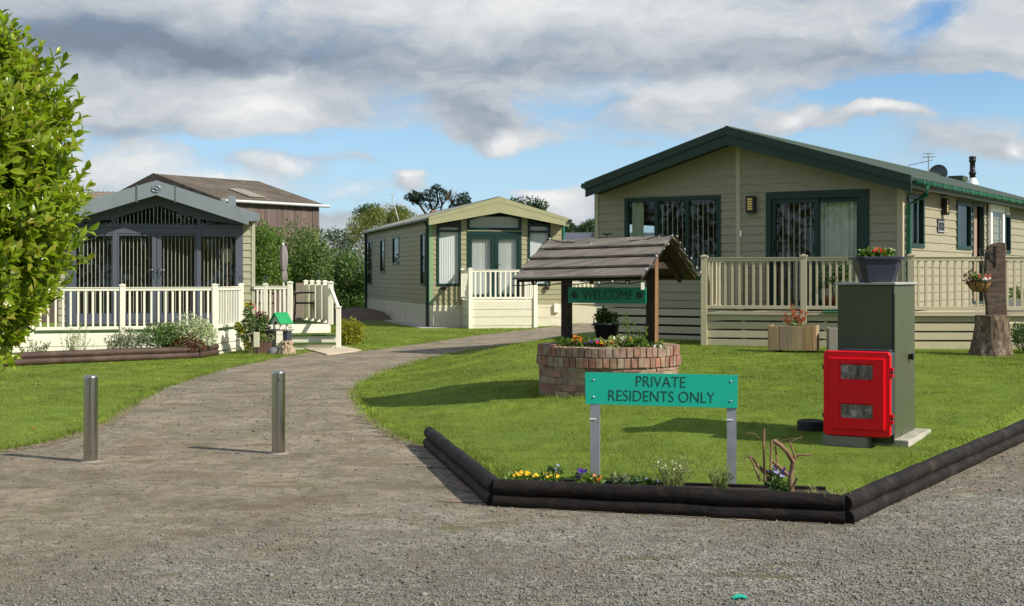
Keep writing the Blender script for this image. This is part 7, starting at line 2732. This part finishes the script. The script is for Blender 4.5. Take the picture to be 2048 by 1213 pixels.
def stump():
    D = 21.0
    p = bpt(1982, D)
    T = Thing('tree_stump', 'old flared tree stump with upright dark sawn slab on the right lawn', 'stump', p)
    mb = MB(); n, m = 40, 12
    vs = []
    hh = zat(631, D) - p.z
    for j in range(m + 1):
        t = j / m
        r = .245 + .115 * (1 - t) ** 2.2
        for k in range(n):
            a = 2 * math.pi * k / n
            rr = r * (1 + .05 * math.sin(3 * a + 1) + .035 * math.sin(7 * a + t * 2) * (1.4 - t) + .02 * math.sin(13 * a + 4 * t) + random.uniform(-.012, .012))
            vs.append((rr * math.cos(a) + .02 * t, rr * math.sin(a), hh * t - .03 * (1 - t)))
    mb.add(vs, [(j * n + k, j * n + (k + 1) % n, (j + 1) * n + (k + 1) % n, (j + 1) * n + k) for j in range(m) for k in range(n)], True)
    T.part('stump', mb, BARK)
    T.part('cut_top', MB().add(vs[m * n:], [tuple(range(n))]), mat('stump_top', (.20, .15, .10), .9, .3, 8, .4, 40))
    # slab: outline drawn with its own thickness
    out = [(1973, 634), (1972, 612), (1969, 590), (1969, 560), (1970, 530), (1971, 508), (1974, 496), (1985, 488), (1997, 485), (2007, 486), (2009, 500), (2008, 540), (2009, 580), (2011, 612), (2012, 634)]
    P = lambda px, py, o: (gx(px, D) - p.x, .05 - o, zat(py, D) - p.z)
    T.part('slab', MB().prism(out, P, 0, .11), SLABWOOD, bevel=.012)
    T.part('bark_edge', MB().tube([(gx(2009.5 + (q % 2), D) - p.x, .0, zat(y, D) - p.z) for q, y in enumerate(range(487, 634, 14))], .016, 7, jit=.3), BARK)
    bk = MB()
    bx, bz = gx(1988, D) - p.x, zat(513, D) - p.z
    bk.box(bx - .012, bx + .012, -.075, -.062, bz - .16, bz + .16)
    q = Vector((gx(1955, D) - p.x, -.07, zat(499, D) - p.z))
    bk.tube([(bx, -.072, bz + .06), (bx - .10, -.075, bz + .04), (bx - .18, -.075, bz + .10), q + Vector((.02, 0, .012)), q, q + Vector((-.01, 0, -.02))], .009, 7)
    bk.tube([(bx, -.072, bz - .10), (bx - .08, -.075, bz - .02), (bx - .13, -.075, bz + .06)], .008, 6)
    bk.tube([(bx - .09, -.075, bz + .05) + np.array([.035 * math.cos(t), 0, .035 * math.sin(t)]) for t in np.linspace(0, 6.28, 12)], .006, 6)
    T.part('bracket', bk, BLACKM)
    # hanging basket
    c = T.M @ Vector((gx(1955.5, D) - p.x, -.075, zat(564, D) - p.z))
    B = Thing('hanging_basket', 'coir hanging basket of pink and white flowers on the stump bracket', 'hanging basket', c)
    rb = .19
    hb = .155
    bw = MB(); k = 28; vs = []
    prof = [(.02, -hb), (.10, -hb + .012), (.15, -.09), (.178, -.04), (.188, 0)]
    for r, z in prof:
        for i in range(k):
            a = 2 * math.pi * i / k
            rr = r * (1 + .05 * math.cos(7 * a))
            vs.append((rr * math.cos(a), rr * math.sin(a), z))
    bw.add(vs, [(j * k + i, j * k + (i + 1) % k, (j + 1) * k + (i + 1) % k, (j + 1) * k + i) for j in range(len(prof) - 1) for i in range(k)], True)
    bw.add(vs[:k], [tuple(range(k))])
    B.part('liner', bw, COIR)
    wr = MB()
    wr.tube([(.192 * math.cos(a), .192 * math.sin(a), .0) for a in np.linspace(0, 6.2832, 33)], .006, 6, cap=False)
    for i in range(7):
        a = 2 * math.pi * (i + .5) / 7
        wr.tube([(r * .99 * math.cos(a) * 1.0, r * .99 * math.sin(a), z) for r, z in prof], .006, 6)
    B.part('frame', wr, BLACKM)
    ch = MB(); top = Vector((0, 0, zat(500, D) - c.z))
    for i in range(3):
        a = 2 * math.pi * i / 3 + .6
        e = Vector((.19 * math.cos(a), .19 * math.sin(a), 0))
        for s in range(26):
            q0, q1 = e.lerp(top, s / 26), e.lerp(top, (s + .8) / 26)
            ch.bar(q0, q1, .010 if s % 2 else .004, .004 if s % 2 else .010)
    B.part('chain', ch, BLACKM)
    plant_on(B, (0, 0, .03), (.17, .14, .08), 420, .045, L_BED, [(FL_PIN, [(random.uniform(-.05, .15), random.uniform(-.14, -.04), random.uniform(.04, .11)) for _ in range(22)], .019), (FL_WHI, [(random.uniform(.0, .12), random.uniform(-.17, -.10), random.uniform(.02, .05)) for _ in range(16)], .019)])
    link('foliage', clump_leaves('foliage', [(-.17, -.05, .06, .09, .07, .10)], 160, .04), L_RED, B.e)


stump()
p = bpt(2052, 21.4)
shrub('shrub', 'dark green small shrub right of the tree stump', 'shrub', p, (.30, .25, .25), 1500, .05, L_POT, GD, 24, .12)
zfl = .908
p = Vector((gx(1668, 23.0), 23.0, zfl))
T = Thing('plant_pot', 'red clay pot with leafy green bush on the tan deck before the patio doors', 'plant pot', p, 0, GD)
T.part('pot', MB().lathe([(0, 0), (.13, 0), (.17, .22), (.19, .22), (.19, .28), (.16, .28), (.15, .24), (0, .24)], 22), TERRA)
T.part('stem', stems_mb(6, .06, .6, .2, .008), TRUNK, loc=(0, 0, .24))
link('foliage', clump_leaves('foliage', lumpy(0, 0, .58, .28, .24, .30, 20, .11, -.6), 1100, .055), L_POT, T.e)
p = Vector((gx(2032, 23.2), 23.2, zfl))
T = Thing('planter_box', 'grey trough with green plants on the tan deck right of the stump', 'planter', p, 0, GD)
T.part('box', MB().box(-.20, .22, -.12, .12, 0, .22), mat('grey_trough', (.17, .17, .175), .6, .1, 4), bevel=.008)
plant_on(T, (0, 0, .22), (.2, .12, .17), 520, .05, L_BED)
T = Thing('turf_mat', 'rolled green turf mat lying on the tan deck edge', 'mat', (gx(1672, 22.75), 22.75, zfl), R(-14), GD)
T.part('mat', MB().box(-.22, .16, -.10, .10, 0, .03), mat('green_mat', (.03, .16, .08), .9, .2, 20, .5, 100), bevel=.01)

# ------------------------------------------------------------------ small litter on the gravel
p = gpt(1480, 1201)
mb = MB().add([(-.035, -.018, .012), (.0, -.024, .02), (.034, -.008, .014), (.03, .014, .02), (-.005, .022, .026), (-.036, .012, .016)], [(0, 1, 2, 3, 4, 5)])
mb.add([(x, y, z - .006) for x, y, z in mb.v[:6]], [(5, 4, 3, 2, 1, 0)])
single('plastic_scrap', mb, TEALSIGN, 'small scrap of green plastic on the gravel near the bottom edge', 'litter', p)
p = gpt(1306, 1155)
wispy('weed_tuft', 'small yellowed weed tuft growing in the front gravel', 'weed', p, .035, .05, 22, 6, L_DRY, .02, None, spread=1.3)
p = gpt(1560, 1140)
for px, py, lab in ((61, 863, 'single orange fallen leaf on the left lawn'), (1898, 990, 'pale fallen leaf on the gravel right of the log corner')):
    p = gpt(px, py)
    me = scatter('fallen_leaf', [(0, 0, 0)], [(1, .3, .1)], np.array([[0, 0, 1.]]), [.07], .035, LEAF)
    single('fallen_leaf', me, FL_ORA if px < 100 else STRAW, lab, 'leaf', (p.x, p.y, p.z + .03))
